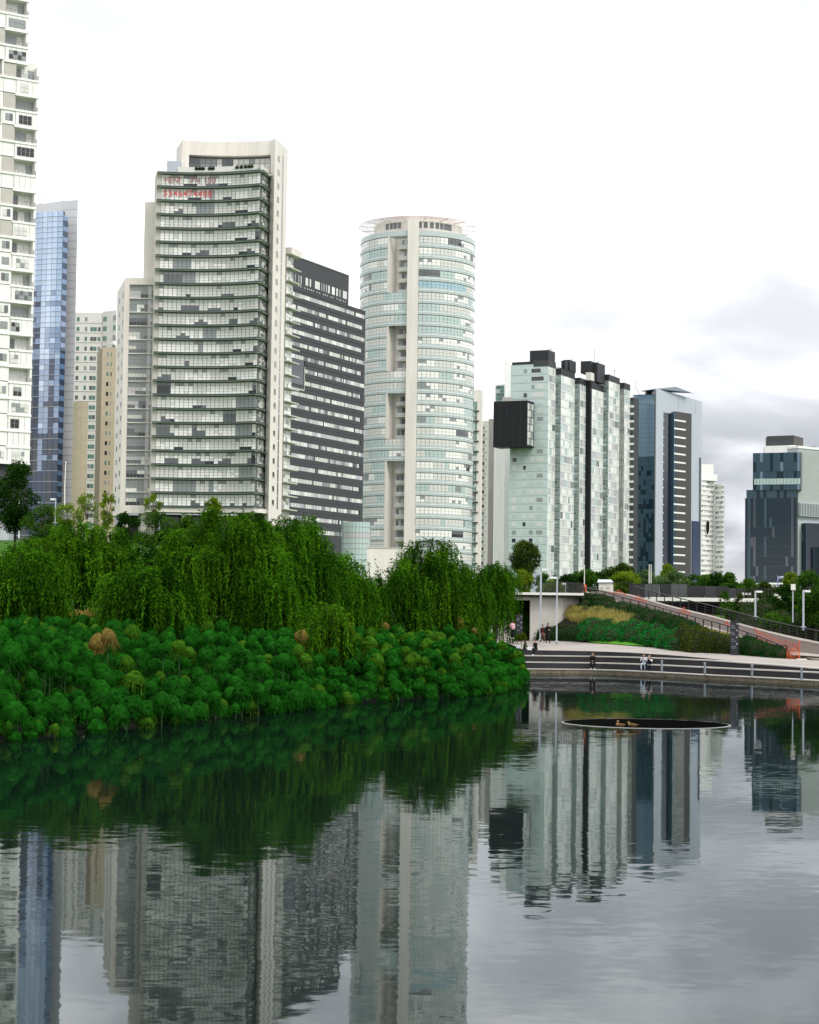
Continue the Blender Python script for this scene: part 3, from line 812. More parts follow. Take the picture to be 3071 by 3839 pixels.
    for j in range(n):
        w = (Lp2 - 2.6) / n
        for i in range(4): pp.add(pfc, 1.9 + j * w + .05, 1.9 + (j + 1) * w - .05, ztop + .2 + i * 1.18, ztop + .2 + i * 1.18 + 1.08, cols[j] if i else g_mid, -1.5)
    pp.build(t, 'penthouse_pane')
    # roof terrace: parapet glass, planting trough, service box
    part('terrace_glass', t, fc, 3.8, Ls - .8, ztop + .15, ztop + 1.5, .25, .30, g_pale)
    part('terrace_glass', t, S_, -.2, Ss + .4, ztop + .13, ztop + 1.4, .25, .30, g_pale)
    part('service_box', t, fc, 1.3, 4.6, ztop + .14, ztop + 2.9, -3, .1, metalgrey)
    part('roof_band', t, fc, .2, Ls, ztop - .2, ztop + .1, -8, .2, fascia)
    lm = leaf_mat('terrace_leaves', (0.012, 0.03, 0.01), (0.05, 0.10, 0.02))
    # rear wing seen past the pier, with sloping-looking fins
    rf = Flat(xy(1071, 1200, 457), Vector((1.9, 5.4))); Lr = (xy(1091, 1200, 461) - xy(1071, 1200, 457)).length
    ze = zat(1080, 955, 458)
    b = MB(); b.prism([rf.map(0, 0), rf.map(Lr, 0), rf.map(Lr, -12), rf.map(0, -12)], 22, ze, warmgrey); b.build('rear_wing', t)
    pr_ = Panes()
    for k in range(19):
        z = ze - (k + 1) * fh
        for j in range(4):
            for i in range(3): pr_.add(rf, .1 + j * Lr / 4, (j + 1) * Lr / 4, z + .3 + i * .9, z + 1.1 + i * .9, pick([(g_pale, 3), (g_blind, 1.5), (g_grey, 1)]), .05)
        fbox(MB(), rf, -.2, Lr + 2.4, z - .16, z + .1, -.5, 1.2, fascia).build('rear_fin', t)
    pr_.build(t, 'rear_pane', 120)
    part('rear_roof', t, rf, -.2, Lr + 3, ze + .01, ze + 1.6, -12, 1.4, cream)
    # red lettering on the windows
    red = mat('red_lettering', (0.62, 0.13, 0.14), 0.6, 0.3); rose = mat('faded_lettering', (0.36, 0.17, 0.17), 0.6, 0.3)
    for (txt, k, m, s0, s1, h) in (('VENT  PH 150', 23, rose, .5, 13.2, 1.45), ('5546474488', 22, red, .5, 12.4, 1.6)):
        n = len(txt); zz = zb + k * fh + 1.02
        for i, chx in enumerate(txt):
            if chx == ' ': continue
            s = s0 + (s1 - s0) * i / n
            me = text_mesh(chx, h * 1.38, m)
            o = bpy.data.objects.new('letter', me); x, y = fc.map(s, .09)
            o.location = Vector((x, y, zz)) - t.location
            o.rotation_euler = Euler((R(90), 0, fc.ang(s))); o.parent = t; COL.objects.link(o); o['label'] = ('red' if m is red else 'faded') + ' character ' + chx
    # middle slab and lower left wing
    Ym = 452
    a, c = xy(541, 900, Ym), xy(600, 900, Ym - 1)
    b = MB(); b.prism([a, c, c + Vector((0, 9)), a + Vector((-.6, 9))], 22, zat(541, 758, Ym), cream); b.build('middle_slab', t)
    a, c, e = xy(463, 1400, 446), xy(586, 1400, 446), xy(434, 1400, 466)
    zt = zat(465, 1043, 446); zs = zat(470, 1905, 446)
    b = MB(); b.prism([a, c, c + Vector((0, 8)), a + Vector((0, 8))], zs, zt - .02, warmgrey); b.build('wing_core', t)
    b = MB(); b.prism([e, a + Vector((-.02, 0)), a + Vector((-.02, 7.9)), e + Vector((2, 8))], zs - 1.2, zt, cream); b.build('wing_side', t)
    wf = Flat(a, c - a); Lw = (c - a).length
    s0, s1 = wf.s_of(481, 1400), wf.s_of(577, 1400)
    part('wing_frame', t, wf, 0, s0, zs - 1.2, zt, -.5, .6, cream); part('wing_frame', t, wf, s1, Lw, zs - 1.2, zt, -.5, .3, warmgrey)
    part('wing_frame', t, wf, s0 + .01, s1 - .01, zt - 1.6, zt, -.5, .58, cream); part('wing_frame', t, wf, s0 + .01, Lw - .3, zs - 1.2, zs + .5, -.5, .58, cream)
    pw = Panes(); fw = (zt - 1.6 - zs - .5) / 16
    for k in range(16):
        z = zs + .5 + k * fw
        part('wing_slab', t, wf, s0 + .02, s1 - .02, z - .09, z + .15, -.1, .45, offwhite)
        cols = runs(7, [(g_grey, 3), (g_mid, 2.5), (g_pale, 2), (g_blind, 1), (g_lav, 1)], 2, 4)
        lw = runs(7, [(None, 2), (g_mid, 2), (g_dark, 1.6), (g_blind, .6)], 2, 4)
        for j in range(7):
            w = (s1 - s0) / 7
            for i, (h0, h1) in enumerate(((.2, 1.0), (1.06, 1.9), (1.96, fw - .14))):
                m = cols[j]
                if j == 5: m = g_lav if i else warmgrey
                elif i == 0 and lw[j]: m = lw[j]
                elif i == 2: m = g_grey
                pw.add(wf, s0 + j * w + .04, s0 + (j + 1) * w - .04, z + h0, z + h1, m, .08)
    pw.build(t, 'wing_pane')
    sf = Flat(e, a - e); Lsd = (a - e).length
    for k in range(16):
        z = zs + 1.4 + k * fw
        for ss in (Lsd * .28, Lsd * .72): fbox(MB(), sf, ss, ss + 2.2, z, z + 1.2, -.1, .04, g_dark).build('side_window', t)
    for u in (470, 540): 
        p = xy(u, 1950, 447); b = MB(); b.prism([p + Vector(q) for q in ((-.6, -.5), (.6, -.5), (.6, .5), (-.6, .5))], 20, zs - 1.19, cream); b.build('column', t)
    b = MB(); p = xy(470, 1950, 456); q = xy(580, 1950, 456); b.prism([p, q, q + Vector((0, 4)), p + Vector((0, 4))], 20, zs - 1.2, charcoal); b.build('lobby', t)
    # terrace plants on top
    return t, fc, Ls, ztop
CREAM = tower_cream()

# ---- charcoal slab with window ribbons
def tower_charcoal():
    L, Rr = xy(1085, 1400, 491.3), xy(1367, 1400, 531)
    t = base_thing('office_slab', 'charcoal slab block with white window ribbons between the cream tower and the round tower', (L + Rr) / 2, 22)
    fc = Flat(L, Rr - L); Lt = (Rr - L).length
    za = zat(1096, 960, 492.5); zl = zat(1367, 1166, 531); su = fc.s_of(1308, 1080)
    rz0 = zat(1092, 1091, 492)      # top of first window row
    fh = 47.0 * 492 / 7000; nrow = 20
    rec0, rec1 = 0.0, fc.s_of(1141, 1400)
    b = MB()
    b.prism([fc.map(0, -.12), fc.map(Lt, -.12), fc.map(Lt, -14), fc.map(0, -14)], 8, zl, g_b4); b.build('core', t)
    b = MB(); b.prism([fc.map(0, 0), fc.map(su, 0), fc.map(su, -13), fc.map(0, -13)], zl + .01, za, charcoal); b.build('roof_storey', t)
    pn = Panes(); ncol = 64; wh = 1.2
    zlow = zl
    for k in range(nrow):
        z1 = rz0 - k * fh; z0 = z1 - wh
        s_end = Lt if k % 2 == 0 else Lt - 1.9
        rec = k in (6, 7)
        st_ = rec1 + .3 if rec else 0
        hi = zlow; mid = (hi + z1) / 2
        fbox(MB(), fc, st_, Lt, z1, mid - .05, -.1, .06, charcoal).build('spandrel', t)
        fbox(MB(), fc, st_, Lt, mid + .05, hi, -.1, .06, charcoal).build('spandrel', t)
        zlow = z0
        if s_end < Lt: fbox(MB(), fc, s_end + .02, Lt, z0 + .001, z1 - .001, -.1, .05, charcoal).build('end_panel', t)
        cols = runs(ncol, [(g_blind, 2.4), (g_pale, 3), (g_lav, 2.0), (g_grey, 1.5), (g_mid, .45)], 1, 3)
        x = st_ + .1; j = 0
        while x < s_end - .2 and j < ncol:
            w = rnd.choice((.55, .7, .85, 1.1))
            if x + w > s_end: break
            m = cols[j % ncol]
            if rnd.random() < .06: m = g_dark
            pn.add(fc, x + .09, x + w - .09, z0 + .06, z1 - .06, m, 0.0, .06); x += w; j += 1
    fbox(MB(), fc, 0, Lt, 8, zlow, -.1, .06, charcoal).build('spandrel', t)
    # recessed terrace at the left
    zt = rz0 - 6 * fh + .5; z0 = zt - fh * 1.9
    fbox(MB(), fc, 0, rec1, z0, zt, -3.9, -.13, dark).build('terrace_recess', t)
    part('terrace_wall', t, fc, rec1, rec1 + .28, z0, zt, -3, .07, warmgrey); part('terrace_glass', t, fc, 0, rec1 - .1, z0, z0 + 1.1, -.05, .02, g_aqua)
    part('terrace_slab', t, fc, 0, rec1, z0 - .25, z0 - .01, -3, .08, offwhite)
    # slit windows of the roof storey
    zc = zat(1180, 1050, 504)
    for (x0, x1, dy) in ((165, 178, 0), (196, 212, 0), (242, 262, 0), (278, 290, 0), (342, 378, 0), (398, 418, 0), (470, 536, 0), (556, 570, 0), (582, 602, 0), (620, 630, 0), (648, 672, 0), (700, 738, 0), (758, 782, 0), (804, 815, 0), (848, 902, 0)):
        u0, u1 = 1050 + x0 / 3.594, 1050 + x1 / 3.594
        s0, s1 = fc.s_of(u0, 1060), fc.s_of(u1, 1060)
        n = max(1, int((s1 - s0) / 1.0))
        for i in range(n): pn.add(fc, s0 + (s1 - s0) * i / n + .05, s0 + (s1 - s0) * (i + 1) / n - .05, zl + 1.5, zl + 3.6, pick([(g_pale, 2), (g_blind, 1), (g_grey, 1)]), .05)
    for i in range(26):
        s = 1.5 + i * (su - 3) / 26 + rnd.random() * .5
        if rnd.random() < .7: fbox(MB(), fc, s, s + .35, zl + .55, zl + .8, -.02, .04, g_blind).build('parapet_vent', t)
    pn.build(t)
    part('roof_edge', t, fc, 0, su, za + .01, za + .3, -13, .12, mull)
tower_charcoal()
# ---- round tower
def tower_round():
    Yc = 583.0; Rr = 217.0 * Yc / 7000 * 1.0
    c = xy(1563, 1250, Yc)
    t = base_thing('round_tower', 'tall round pale green glass tower with a trellis ring on top', c, 16)
    view = math.atan2(-c.y, -c.x)            # direction from the axis to the camera
    a0 = view - PI / 2 - .08                 # left silhouette, a little beyond
    fc = Convex(c, Rr, a0); Ls = Rr * (PI + .16)
    s_of = lambda du: Rr * (math.asin(max(-1, min(1, du / 217.0))) + PI / 2 + .08)
    zt = zat(1346, 905, Yc)
    fh = 41.9 * (Yc - 6) / 7000; nf = 29; zb = zt - 1.6 - nf * fh
    k0, k1 = s_of(-106), s_of(-36)           # recess
    p0, p1 = s_of(-36), s_of(3.0)            # pier
    # core with the notch left out
    pts = []
    for i in range(65):
        s = -2 + (2 * PI * Rr) * i / 64
        pts.append((s, fc.map(s, -.14)))
    ring = [q for s, q in pts[:-1] if not (k0 - .01 < s < k1 + .6)]
    notch = [fc.map(k0, -.14), fc.map(k0, -4.2), fc.map(k1, -4.2), fc.map(k1, -.14)]
    ordered = []; done = False
    for s, q in pts[:-1]:
        if k0 - .01 < s < k1 + .6:
            if not done: ordered += notch; done = True
        else: ordered.append(q)
    b = MB(); b.prism(ordered, zb - 12, zt, mullgreen); b.build('core', t)
    part('recess_back', t, fc, k0 - .3, k1 + .3, zb - 12, zt - 1.6, -4.185, -4.1, cream)
    # open groups of floors in the recess (by storey from the top)
    def openf(k): return k in range(0, 5) or k in range(8, 12) or k in range(14, 18) or k >= 20
    pn = Panes(); cw = 1.36; lines = MB()
    optL = [(g_pale, 3.2), (g_aqua, 2.0), (g_blind, 1.6), (g_grey, .35), (g_dark, .16)]
    optR = [(g_blind, 3.6), (g_pale, 2.4), (g_aqua, 1.2), (g_grey, .45), (g_mid, .2), (g_dark, .12)]
    def fill(s0, s1, z, k, opts):
        n = max(1, int(round((s1 - s0) / cw))); w = (s1 - s0) / n
        base = runs(n, opts, 1, 6)
        if k == 4 and s0 > p0: base = [g_sky if j < n * .55 else base[j] for j in range(n)]
        for j in range(n):
            for i, (h0, h1) in enumerate(((1.42, 2.28), (2.34, 3.2))):
                m = base[j]
                if m is g_dark and i == 1: m = g_mid
                elif m is g_blind and rnd.random() < .12: m = g_grey
                pn.add(fc, s0 + j * w + .065, s0 + (j + 1) * w - .065, z + h0, z + min(h1, fh - .08), m, 0.0, .07)
    for k in range(nf):
        z = zt - 1.6 - (k + 1) * fh
        opn = openf(k)
        segs = [(0, k0 - .45), (p1 + .05, Ls)] if opn else [(0, p0 - .05), (p1 + .05, Ls)]
        for s0, s1 in segs:
            mb = MB()
            fbox(mb, fc, s0, s1, z + .02, z + .62, -.13, .05, aquadeep); fbox(mb, fc, s0, s1, z + .625, z + .80, -.13, .12, bandline); fbox(mb, fc, s0, s1, z + .805, z + 1.36, -.13, .05, aquadeep)
            mb.build('spandrel', t)
            for j in range(int((s1 - s0) / 2.7)): fbox(lines, fc, s0 + j * 2.7 + 1.3, s0 + j * 2.7 + 1.36, z + .03, z + 1.35, .04, .07, mullgreen)
        fill(segs[0][0] + .05, segs[0][1] - .05, z, k, optL); fill(segs[1][0] + .05, segs[1][1] - .05, z, k, optR)
        if opn:
            fbox(MB(), fc, k0 + 1.9, k1 - .02, z - .1, z + .22, -4.05, -2.7, offwhite).build('balcony_slab', t)
            fbox(MB(), fc, k0 + 1.9, k1 - .05, z + .3, z + 1.2, -2.85, -2.75, g_pale).build('balcony_glass', t)
            for i in range(4): pn.add(fc, k0 + 1.9 + i * .95, k0 + 2.78 + i * .95, z + .3, z + 2.9, pick([(g_grey, 2), (g_mid, 1), (g_pale, 2)]), -4.05)
    lines.build('panel_joint', t, kind='stuff')
    # cheek of the recess: pale strip standing on its left edge, wherever the recess is open
    k = 0
    while k < nf:
        if openf(k):
            e = k
            while e + 1 < nf and openf(e + 1): e += 1
            fbox(MB(), fc, k0 - .42, k0 + .08, zt - 1.6 - (e + 1) * fh, zt - 1.6 - k * fh, -4.05, .14, cream).build('recess_cheek', t); k = e + 1
        else: k += 1
    part('pier', t, fc, p0, p1, zb - 12, zat(1545, 822, Yc - Rr) , -3, .9, cream)
    part('top_band', t, fc, 0, p0 - .02, zt - 1.58, zt, -.13, .06, aquadeep); part('top_band', t, fc, p1 + .02, Ls, zt - 1.58, zt, -.13, .06, aquadeep)
    pn.build(t)
    # set-back parapet storey with square openings
    R2 = Rr - 4.2; f2 = Convex(c, R2, a0); sc = R2 / Rr
    b = MB(); b.prism([f2.map(2 * PI * R2 * i / 48) for i in range(48)], zt, zt + 4.6, cream); b.build('roof_storey', t)
    for du in (-150, -130, -112, -92, 8, 36, 66, 92, 114, 132, 146, 156):
        s = s_of(du) * sc
        fbox(MB(), f2, s - .6, s + .6, zt + 1.7, zt + 3.5, -.2, .03, g_mid).build('roof_opening', t)
        fbox(MB(), f2, s - .6, s + .6, zt + 3.5, zt + 3.7, -.2, .08, warmgrey).build('roof_lintel', t)
    # trellis ring
    zr = zt + 4.4
    for i in range(6):
        rr = Rr - 3.6 + i * (4.0 / 5); mb = MB()
        for a in range(72):
            t0, t1 = 2 * PI * a / 72, 2 * PI * (a + 1) / 72
            mb.bar((c.x + rr * math.cos(t0), c.y + rr * math.sin(t0), zr), (c.x + rr * math.cos(t1), c.y + rr * math.sin(t1), zr), .11, .16, beam)
        mb.build('trellis_ring', t)
    for i in range(16):
        a = view + .12 + 2 * PI * i / 16
        mb = MB(); mb.bar((c.x + (Rr - 4.4) * math.cos(a), c.y + (Rr - 4.4) * math.sin(a), zr - .25), (c.x + (Rr + .42) * math.cos(a), c.y + (Rr + .42) * math.sin(a), zr - .2), .13, .2, warmgrey)
        mb.build('trellis_strut', t)
    # low glazed drum in front on the left
    Y = 488
    t = base_thing('glass_drum', 'low round glass entrance drum in front of the round tower', xy(1334, 2000, Y), 12)
    rad = 54 * Y / 7000; c2 = xy(1334, 2000, Y)
    f3 = Convex(c2, rad, math.atan2(-c2.y, -c2.x) - PI / 2 - .1); L3 = rad * (PI + .2)
    zt3 = zat(1334, 1958, Y)
    part('core', t, f3, 0, L3, 10, zt3 - .02, -1, -.06, mullgreen)
    pn = Panes()
    for j in range(14):
        for i in range(10):
            z = zt3 - (i + 1) * 1.42
            pn.add(f3, j * L3 / 14 + .05, (j + 1) * L3 / 14 - .05, z + .05, z + 1.37, g_aqua if i != 2 else g_lav, 0, .06)
    pn.build(t)
    # pale garden wall below it
    Y = 420
    a, b_ = xy(1376, 2080, Y), xy(1545, 2080, Y)
    t = thing('garden_wall', 'bright cream wall between the glass drum and the willows', 'wall', (a.x, a.y, 8))
    fw = Flat(a, b_ - a)
    part('wall', t, fw, 0, (b_ - a).length, 8, zat(1450, 2056, Y), -.5, 0, cream)
    part('coping', t, fw, -.1, (b_ - a).length + .1, zat(1450, 2056, Y) + .005, zat(1450, 2056, Y) + .25, -.6, .1, warmgrey)
tower_round()

# ---- buildings glimpsed to the right of the round tower
def glimpsed():
    Y = 640
    a, c = xy(1765, 1700, Y), xy(1803, 1700, Y)
    t = base_thing('apartment_tower', 'narrow cream tower with sea green windows just right of the round tower', c, 14)
    b = MB(); b.prism([a, c, c + Vector((1, 12)), a + Vector((0, 12))], 8, zat(1800, 1461, Y), cream); b.build('wall', t)
    fc = Flat(a, c - a); pn = Panes(); fh = 3.5
    s0, s1 = fc.s_of(1771, 1600), fc.s_of(1789, 1600)
    for k in range(17):
        z = zat(1780, 1503, Y) - (k + 1) * fh * 1.0
        for i in range(2):
            for j in range(2): pn.add(fc, s0 + i * (s1 - s0) / 2 + .05, s0 + (i + 1) * (s1 - s0) / 2 - .05, z + .45 + j * 1.45, z + 1.8 + j * 1.45, pick([(g_green, 4), (g_mid, 1), (g_aqua, 1)]), .03)
        part('floor_ledge', t, fc, s0 - .1, s1 + .6, z - .1, z + .25, 0, .5, charcoal)
    pn.build(t)
    Y = 760
    t = base_thing('apartment_block', 'grey concrete block with dark stacked windows behind the aqua tower', xy(1845, 1800, Y), 14)
    a, c, e = xy(1797, 1800, Y), xy(1831, 1800, Y - 3), xy(1877, 1800, Y - 4)
    b = MB(); b.prism([a, c, c + Vector((0, 12)), a + Vector((0, 12))], 8, zat(1810, 1580, Y), offwhite); b.build('wall', t)
    b = MB(); b.prism([c + Vector((.02, -.5)), e, e + Vector((1, 14)), c + Vector((.02, 14))], 8, zat(1850, 1574, Y), mat('bare_concrete', (0.36, 0.34, 0.32), .85, .2, var=.06, vscale=.2)); b.build('side_wall', t)
    fc = Flat(a, c - a); pn = Panes()
    for k in range(21):
        z = zat(1810, 1600, Y) - k * 2.9
        pn.add(fc, .25, 2.6, z - 1.35, z, pick([(g_dark, 2), (g_mid, 2), (g_grey, 1)]), .04)
        part('balcony_edge', t, fc, .1, 3.3, z - 1.85, z - 1.40, 0, .35, offwhite)
    g = xy(1897, 1900, Y - 8)
    f2 = Flat(e + Vector((.03, 0)), g - e)
    part('stair_wall', t, f2, 0, (g - e).length, 8, zat(1885, 1680, Y), -8, -.1, offwhite)
    for k in range(17):
        z = zat(1885, 1700, Y) - k * 2.9
        pn.add(f2, .1, 1.7, z - 1.3, z, pick([(g_dark, 2), (g_mid, 2), (g_grey, 2)]), 0)
        part('white_ledge', t, f2, 0, 1.9, z - 2.0, z - 1.38, -.1, .2, white)
    pn.build(t)
glimpsed()

# ---- aqua stepped tower with black box
def tower_aqua():
    C = xy(2053, 1700, 700); e1 = v2(R(-25)); e2 = v2(R(65))
    t = base_thing('stepped_tower', 'aqua clad stepped apartment tower with a big black box hung on its face', C, 8)
    fh = 30.6 * 700 / 7000; zb = 8
    zt = zat(2053, 1362, 700)
    sL = -along(C, e1 * -1, 1912, 1700)
    Lm = abs(along(C, e1 * -1, 1912, 1700))
    ff = Flat(C - e1 * Lm, e1)
    b = MB(); q = [C - e1 * Lm, C, C + e2 * 22, C - e1 * Lm + e2 * 22]
    b.prism(q, zb, zt, aqua); b.build('wall', t)
    pn = Panes(); rel = MB()
    nf = int((zt - zat(2053, 2150, 700)) / fh)
    zrow = lambda k: zt - 1.0 - (k + 1) * fh
    so = lambda u: ff.s_of(u, 1700)
    wopts = [(g_dark, .8), (g_grey, .8), (g_pale, 1.5), (g_aqua, 3)]
    for k in range(nf + 1):
        z = zrow(k)
        part('floor_joint', t, ff, 0, Lm, z - .06, z + .05, -.02, .035, mullgreen)
        for (u0, u1, rng, dbl) in ((1961, 1974, range(0, 4), 1), (1990, 2036, range(0, 4), 4), (2013, 2036, range(4, 40), 2), (1986, 2000, range(9, 40), 1), (1962, 1973, range(11, 40), 1), (1922, 1937, range(9, 40), 1)):
            if k not in rng: continue
            s0, s1 = so(u0), so(u1); m = pick(wopts)
            if rnd.random() < .12 and dbl < 3: continue
            for j in range(dbl):
                mm = m if rnd.random() < .6 else pick(wopts)
                pn.add(ff, s0 + (s1 - s0) * j / dbl + .03, s0 + (s1 - s0) * (j + 1) / dbl - .03, z + .75, z + 2.25, mm, .05)
    # zigzag of side faces and returns
    p = C.copy(); faces = []
    for (kind, u) in (('A', 2080), ('s', 2101), ('B', 2152), ('s', 2172), ('C', 2198), ('fin', 2217), ('D', 2260), ('s', 2280), ('E', 2321), ('blk', 2339), ('F', 2360), ('bal', 2376)):
        d = e2 if kind in 'ABCDEF' else e1
        tt = along(p, d, u, 1700); faces.append((kind, p.copy(), d, tt)); p = p + d * tt
    topv = {'A': 1362, 'B': 1378, 'C': 1412, 'D': 1428, 'E': 1398, 'F': 1428}
    tops = []
    cur = zt
    for i, (kind, q, d, L) in enumerate(faces):
        if kind in topv:
            tz = zat(0, topv[kind] + 6, q.y) if kind != 'A' else zt
            tz = P(1535, topv[kind] + 8, q.y).z if kind != 'A' else zt
            cur = tz
        tops.append(cur)
    # fix strips: same height as the module they lead into
    for i, (kind, q, d, L) in enumerate(faces):
        if kind in ('s', 'blk', 'fin', 'bal') and i + 1 < len(faces): tops[i] = tops[i + 1]
    wf_opts = [(g_blind, 2.8), (g_pale, 2.8), (g_lav, 2.2), (g_aqua, .8), (g_grey, .35), (g_mid, .15)]
    frame = mat('aqua_white_frame', (0.62, 0.68, 0.66), .4, .5)
    for i, (kind, q, d, L) in enumerate(faces):
        fc = Flat(q, d); z1 = tops[i]
        if kind in 'ABCDEF':
            # module body behind this face
            w = 7.0
            if kind != 'A':
                b = MB(); b.prism([q - e1 * .0, q + d * L, q + d * L - e1 * w, q - e1 * w], zb, z1 - .01, aqua if kind not in 'F' else offwhite); b.build('module_wall', t)
            n = int((z1 - 18) / fh); npan = 2 if L > 4 else 1
            for k in range(n):
                z = z1 - 1.2 - (k + 1) * fh
                part('floor_band', t, fc, 0, L, z - .10, z + .48, -.05, .10, frame)
                cnt = max(2, int(round(L / 1.5)))
                base = runs(cnt, wf_opts, 1, 3)
                for j in range(cnt):
                    pn.add(fc, L * j / cnt + .07, L * (j + 1) / cnt - .07, z + .55, z + fh - .16, base[j], .04)
            for s in ([0, L / 2, L] if L > 5.5 else [0, L]): part('mullion', t, fc, max(0.03, s - .13), min(L - .03, s + .13), 18, z1 - 1.0, -.05, .14, frame)
            part('parapet', t, fc, -.1, L + .1, z1 - 1.05, z1 + 1.3, -6, .13, blackroof if kind != 'A' else charcoal)
        elif kind == 's':
            b = MB(); b.prism([q, q + d * L, q + d * L + e2 * 6, q + e2 * 6], zb, z1, aqua); b.build('return_wall', t)
            for k in range(int((z1 - 18) / fh)):
                z = z1 - 1.2 - (k + 1) * fh
                part('floor_joint', t, fc, 0, L, z - .1, z + .12, -.02, .04, mull)
                pn.add(fc, .2, L * .55, z + 1.6, z + 2.3, pick([(g_grey, 2), (g_mid, 1), (g_aqua, 2)]), .05)
        elif kind == 'fin':
            b = MB(); q2 = q - e2 * 1.2; b.prism([q2, q + d * L - e2 * 1.2, q + d * L + e2 * 5, q + e2 * 5], zb, P(2190, 1427, q.y).z, black); b.build('black_fin', t)
        elif kind == 'blk':
            b = MB(); b.prism([q, q + d * L, q + d * L + e2 * 6, q + e2 * 6], zb, z1 + 1, black); b.build('dark_glazing', t)
            for k in range(int((z1 - 16) / fh)):
                z = z1 - 1.2 - (k + 1) * fh
                for h in (0, .9): fbox(rel, fc, 0, L, z + h, z + h + .09, 0, .05, frame)
            for s in (L * .3, L * .75): fbox(rel, fc, s, s + .08, 16, z1, 0, .06, frame)
        else:
            b = MB(); b.prism([q, q + d * L, q + d * L + e2 * 6, q + e2 * 6], zb, z1 - 4, charcoal); b.build('balcony_wall', t)
            for k in range(int((z1 - 16) / fh)):
                z = z1 - 5 - (k + 1) * fh
                part('balcony_front', t, fc, 0, L, z, z + .9, 0, .5, offwhite); pn.add(fc, .1, L - .1, z + 1.0, z + fh - .1, g_b4, .02)
    rel.build('glazing_bar', t, kind='stuff')
    # roof boxes and edge
    def roofbox(u0, u1, v0, Y, depth, z0, m=blackroof, wide=None):
        a = xy(u0, 1400, Y + 2); c = xy(u1, 1400, Y - 2)
        Lb = abs(along(c, e1 * -1, u0, 1400)); a = c - e1 * Lb
        b = MB(); b.prism([a, c, c + e2 * depth, a + e2 * depth], z0, P((u0 + u1) / 2, v0, Y).z, m); b.build('roof_box', t)
    part('roof_edge', t, ff, .5, Lm + .05, zt, zt + 1.0, -.4, .08, blackroof)
    roofbox(1986, 2056, 1314, 702, 7, zt - .5)
    roofbox(2104, 2118, 1354, 712, 3, P(2104, 1386, 712).z); roofbox(2112, 2136, 1351, 716, 7, P(2104, 1392, 716).z)
    roofbox(2177, 2214, 1355, 728, 9, P(2190, 1400, 728).z); roofbox(2216, 2240, 1361, 730, 9, P(2190, 1432, 730).z); roofbox(2196, 2216, 1398, 727, 6, P(2190, 1436, 727).z, offwhite)
    mast = MB(); p0 = P(2228, 1360, 730); p1 = P(2228, 1310, 730); mast.tube([p0, p1], .1, mull, 5)
    for (u, v) in ((2058, 1308), (2066, 1306), (2145, 1345), (2243, 1353), (2304, 1387)):
        a = P(u, v + 8, 712); mast.bar(a + Vector((0, 0, -2)), a + Vector((0, 0, .9)), .12, .12, mull); mast.bar(a + Vector((-.6, 0, .2)), a + Vector((.6, 0, .7)), .1, .1, mull)
    mast.build('roof_mast', t)
    # black box hung on the front
    s0, s1 = so(1853), so(1978)
    dp = abs(along(C - e1 * (Lm - s1), e2 * -1, 1997, 1600))
    zb0, zb1 = zat(1970, 1672, 694), zat(1975, 1499, 694)
    # front plane stands proud of the wall: place it by its right front edge
    A_ = xy(1976, 1590, 695.5)
    fb = Flat(A_ - e1 * 13.6, e1)
    b = MB(); b.prism([fb.map(0, 0), fb.map(13.6, 0), fb.map(13.6, -7.2), fb.map(0, -7.2)], zb0, zb1, black); b.build('black_box', t)
    fs = Flat(A_, e2); n = 6
    for k in range(n):
        z = zb0 + .6 + k * (zb1 - zb0 - 1.4) / n
        for j in range(4): pn.add(fs, .5 + j * 1.5, 1.9 + j * 1.5, z + .1, z + (zb1 - zb0 - 1.4) / n - .15, pick([(g_grey, 2), (g_pale, 2), (g_mid, 1)]), .05)
    for i in range(1, 5): part('cladding_seam', t, fb, i * 2.72 - .03, i * 2.72 + .03, zb0 + .05, zb1 - .05, -.02, .03, charcoal)
    for i in range(1, 5): part('cladding_seam', t, fb, .05, 13.55, zb0 + i * 3.4, zb0 + i * 3.4 + .05, -.02, .035, charcoal)
    rl = MB(); 
    for h in (.5, 1.0): fbox(rl, fb, .2, 13.4, zb1 + h, zb1 + h + .07, -.2, -.1, mullgreen)
    for i in range(10): fbox(rl, fb, .2 + i * 1.45, .27 + i * 1.45, zb1, zb1 + 1.05, -.2, -.1, mullgreen)
    rl.build('roof_railing', t)
    part('roof_plant', t, fb, 3.0, 6.2, zb1, zb1 + 1.7, -4, -1.5, warmgrey)
    # grey lobby storey
    zl = zat(2053, 2150, 700)
    part('lobby_wall', t, ff, 1, Lm + .05, zb, zl, -2, .10, metalgrey)
    for u in (2045, 2083): part('lobby_window', t, ff, so(u) - .6, so(u) + .8, zb + 1, zl - .6, -1.9, .13, g_dark)
    pn.build(t)
    # pale building behind its left edge
    Y = 740
    t2 = base_thing('apartment_block', 'white and green glazed block rising behind the black box', xy(1870, 1500, Y), 14)
    a, c = xy(1895, 1400, Y), xy(1915, 1400, Y)
    b = MB(); b.prism([a, c, c + Vector((0, 8)), a + Vector((0, 8))], 8, zat(1905, 1355, Y), white); b.build('wall', t2)
    a, c = xy(1858, 1500, Y + 5), xy(1895, 1500, Y + 3)
    b = MB(); b.prism([a, c, c + Vector((0, 8)), a + Vector((0, 8))], 8, zat(1870, 1442, Y + 5), white); b.build('wing_wall', t2)
    f3 = Flat(a, c - a); p3 = Panes(); L3 = (c - a).length
    for i in range(8):
        for j in range(4): p3.add(f3, f3.s_of(1860, 1450) + .0 + j * .9, f3.s_of(1860, 1450) + .82 + j * .9, zat(1870, 1446, Y + 5) - 1.5 * (i + 1), zat(1870, 1446, Y + 5) - 1.5 * i - .1, pick([(g_green, 3), (g_aqua, 1), (g_mid, 1)]), .05)
    p3.build(t2)
tower_aqua()

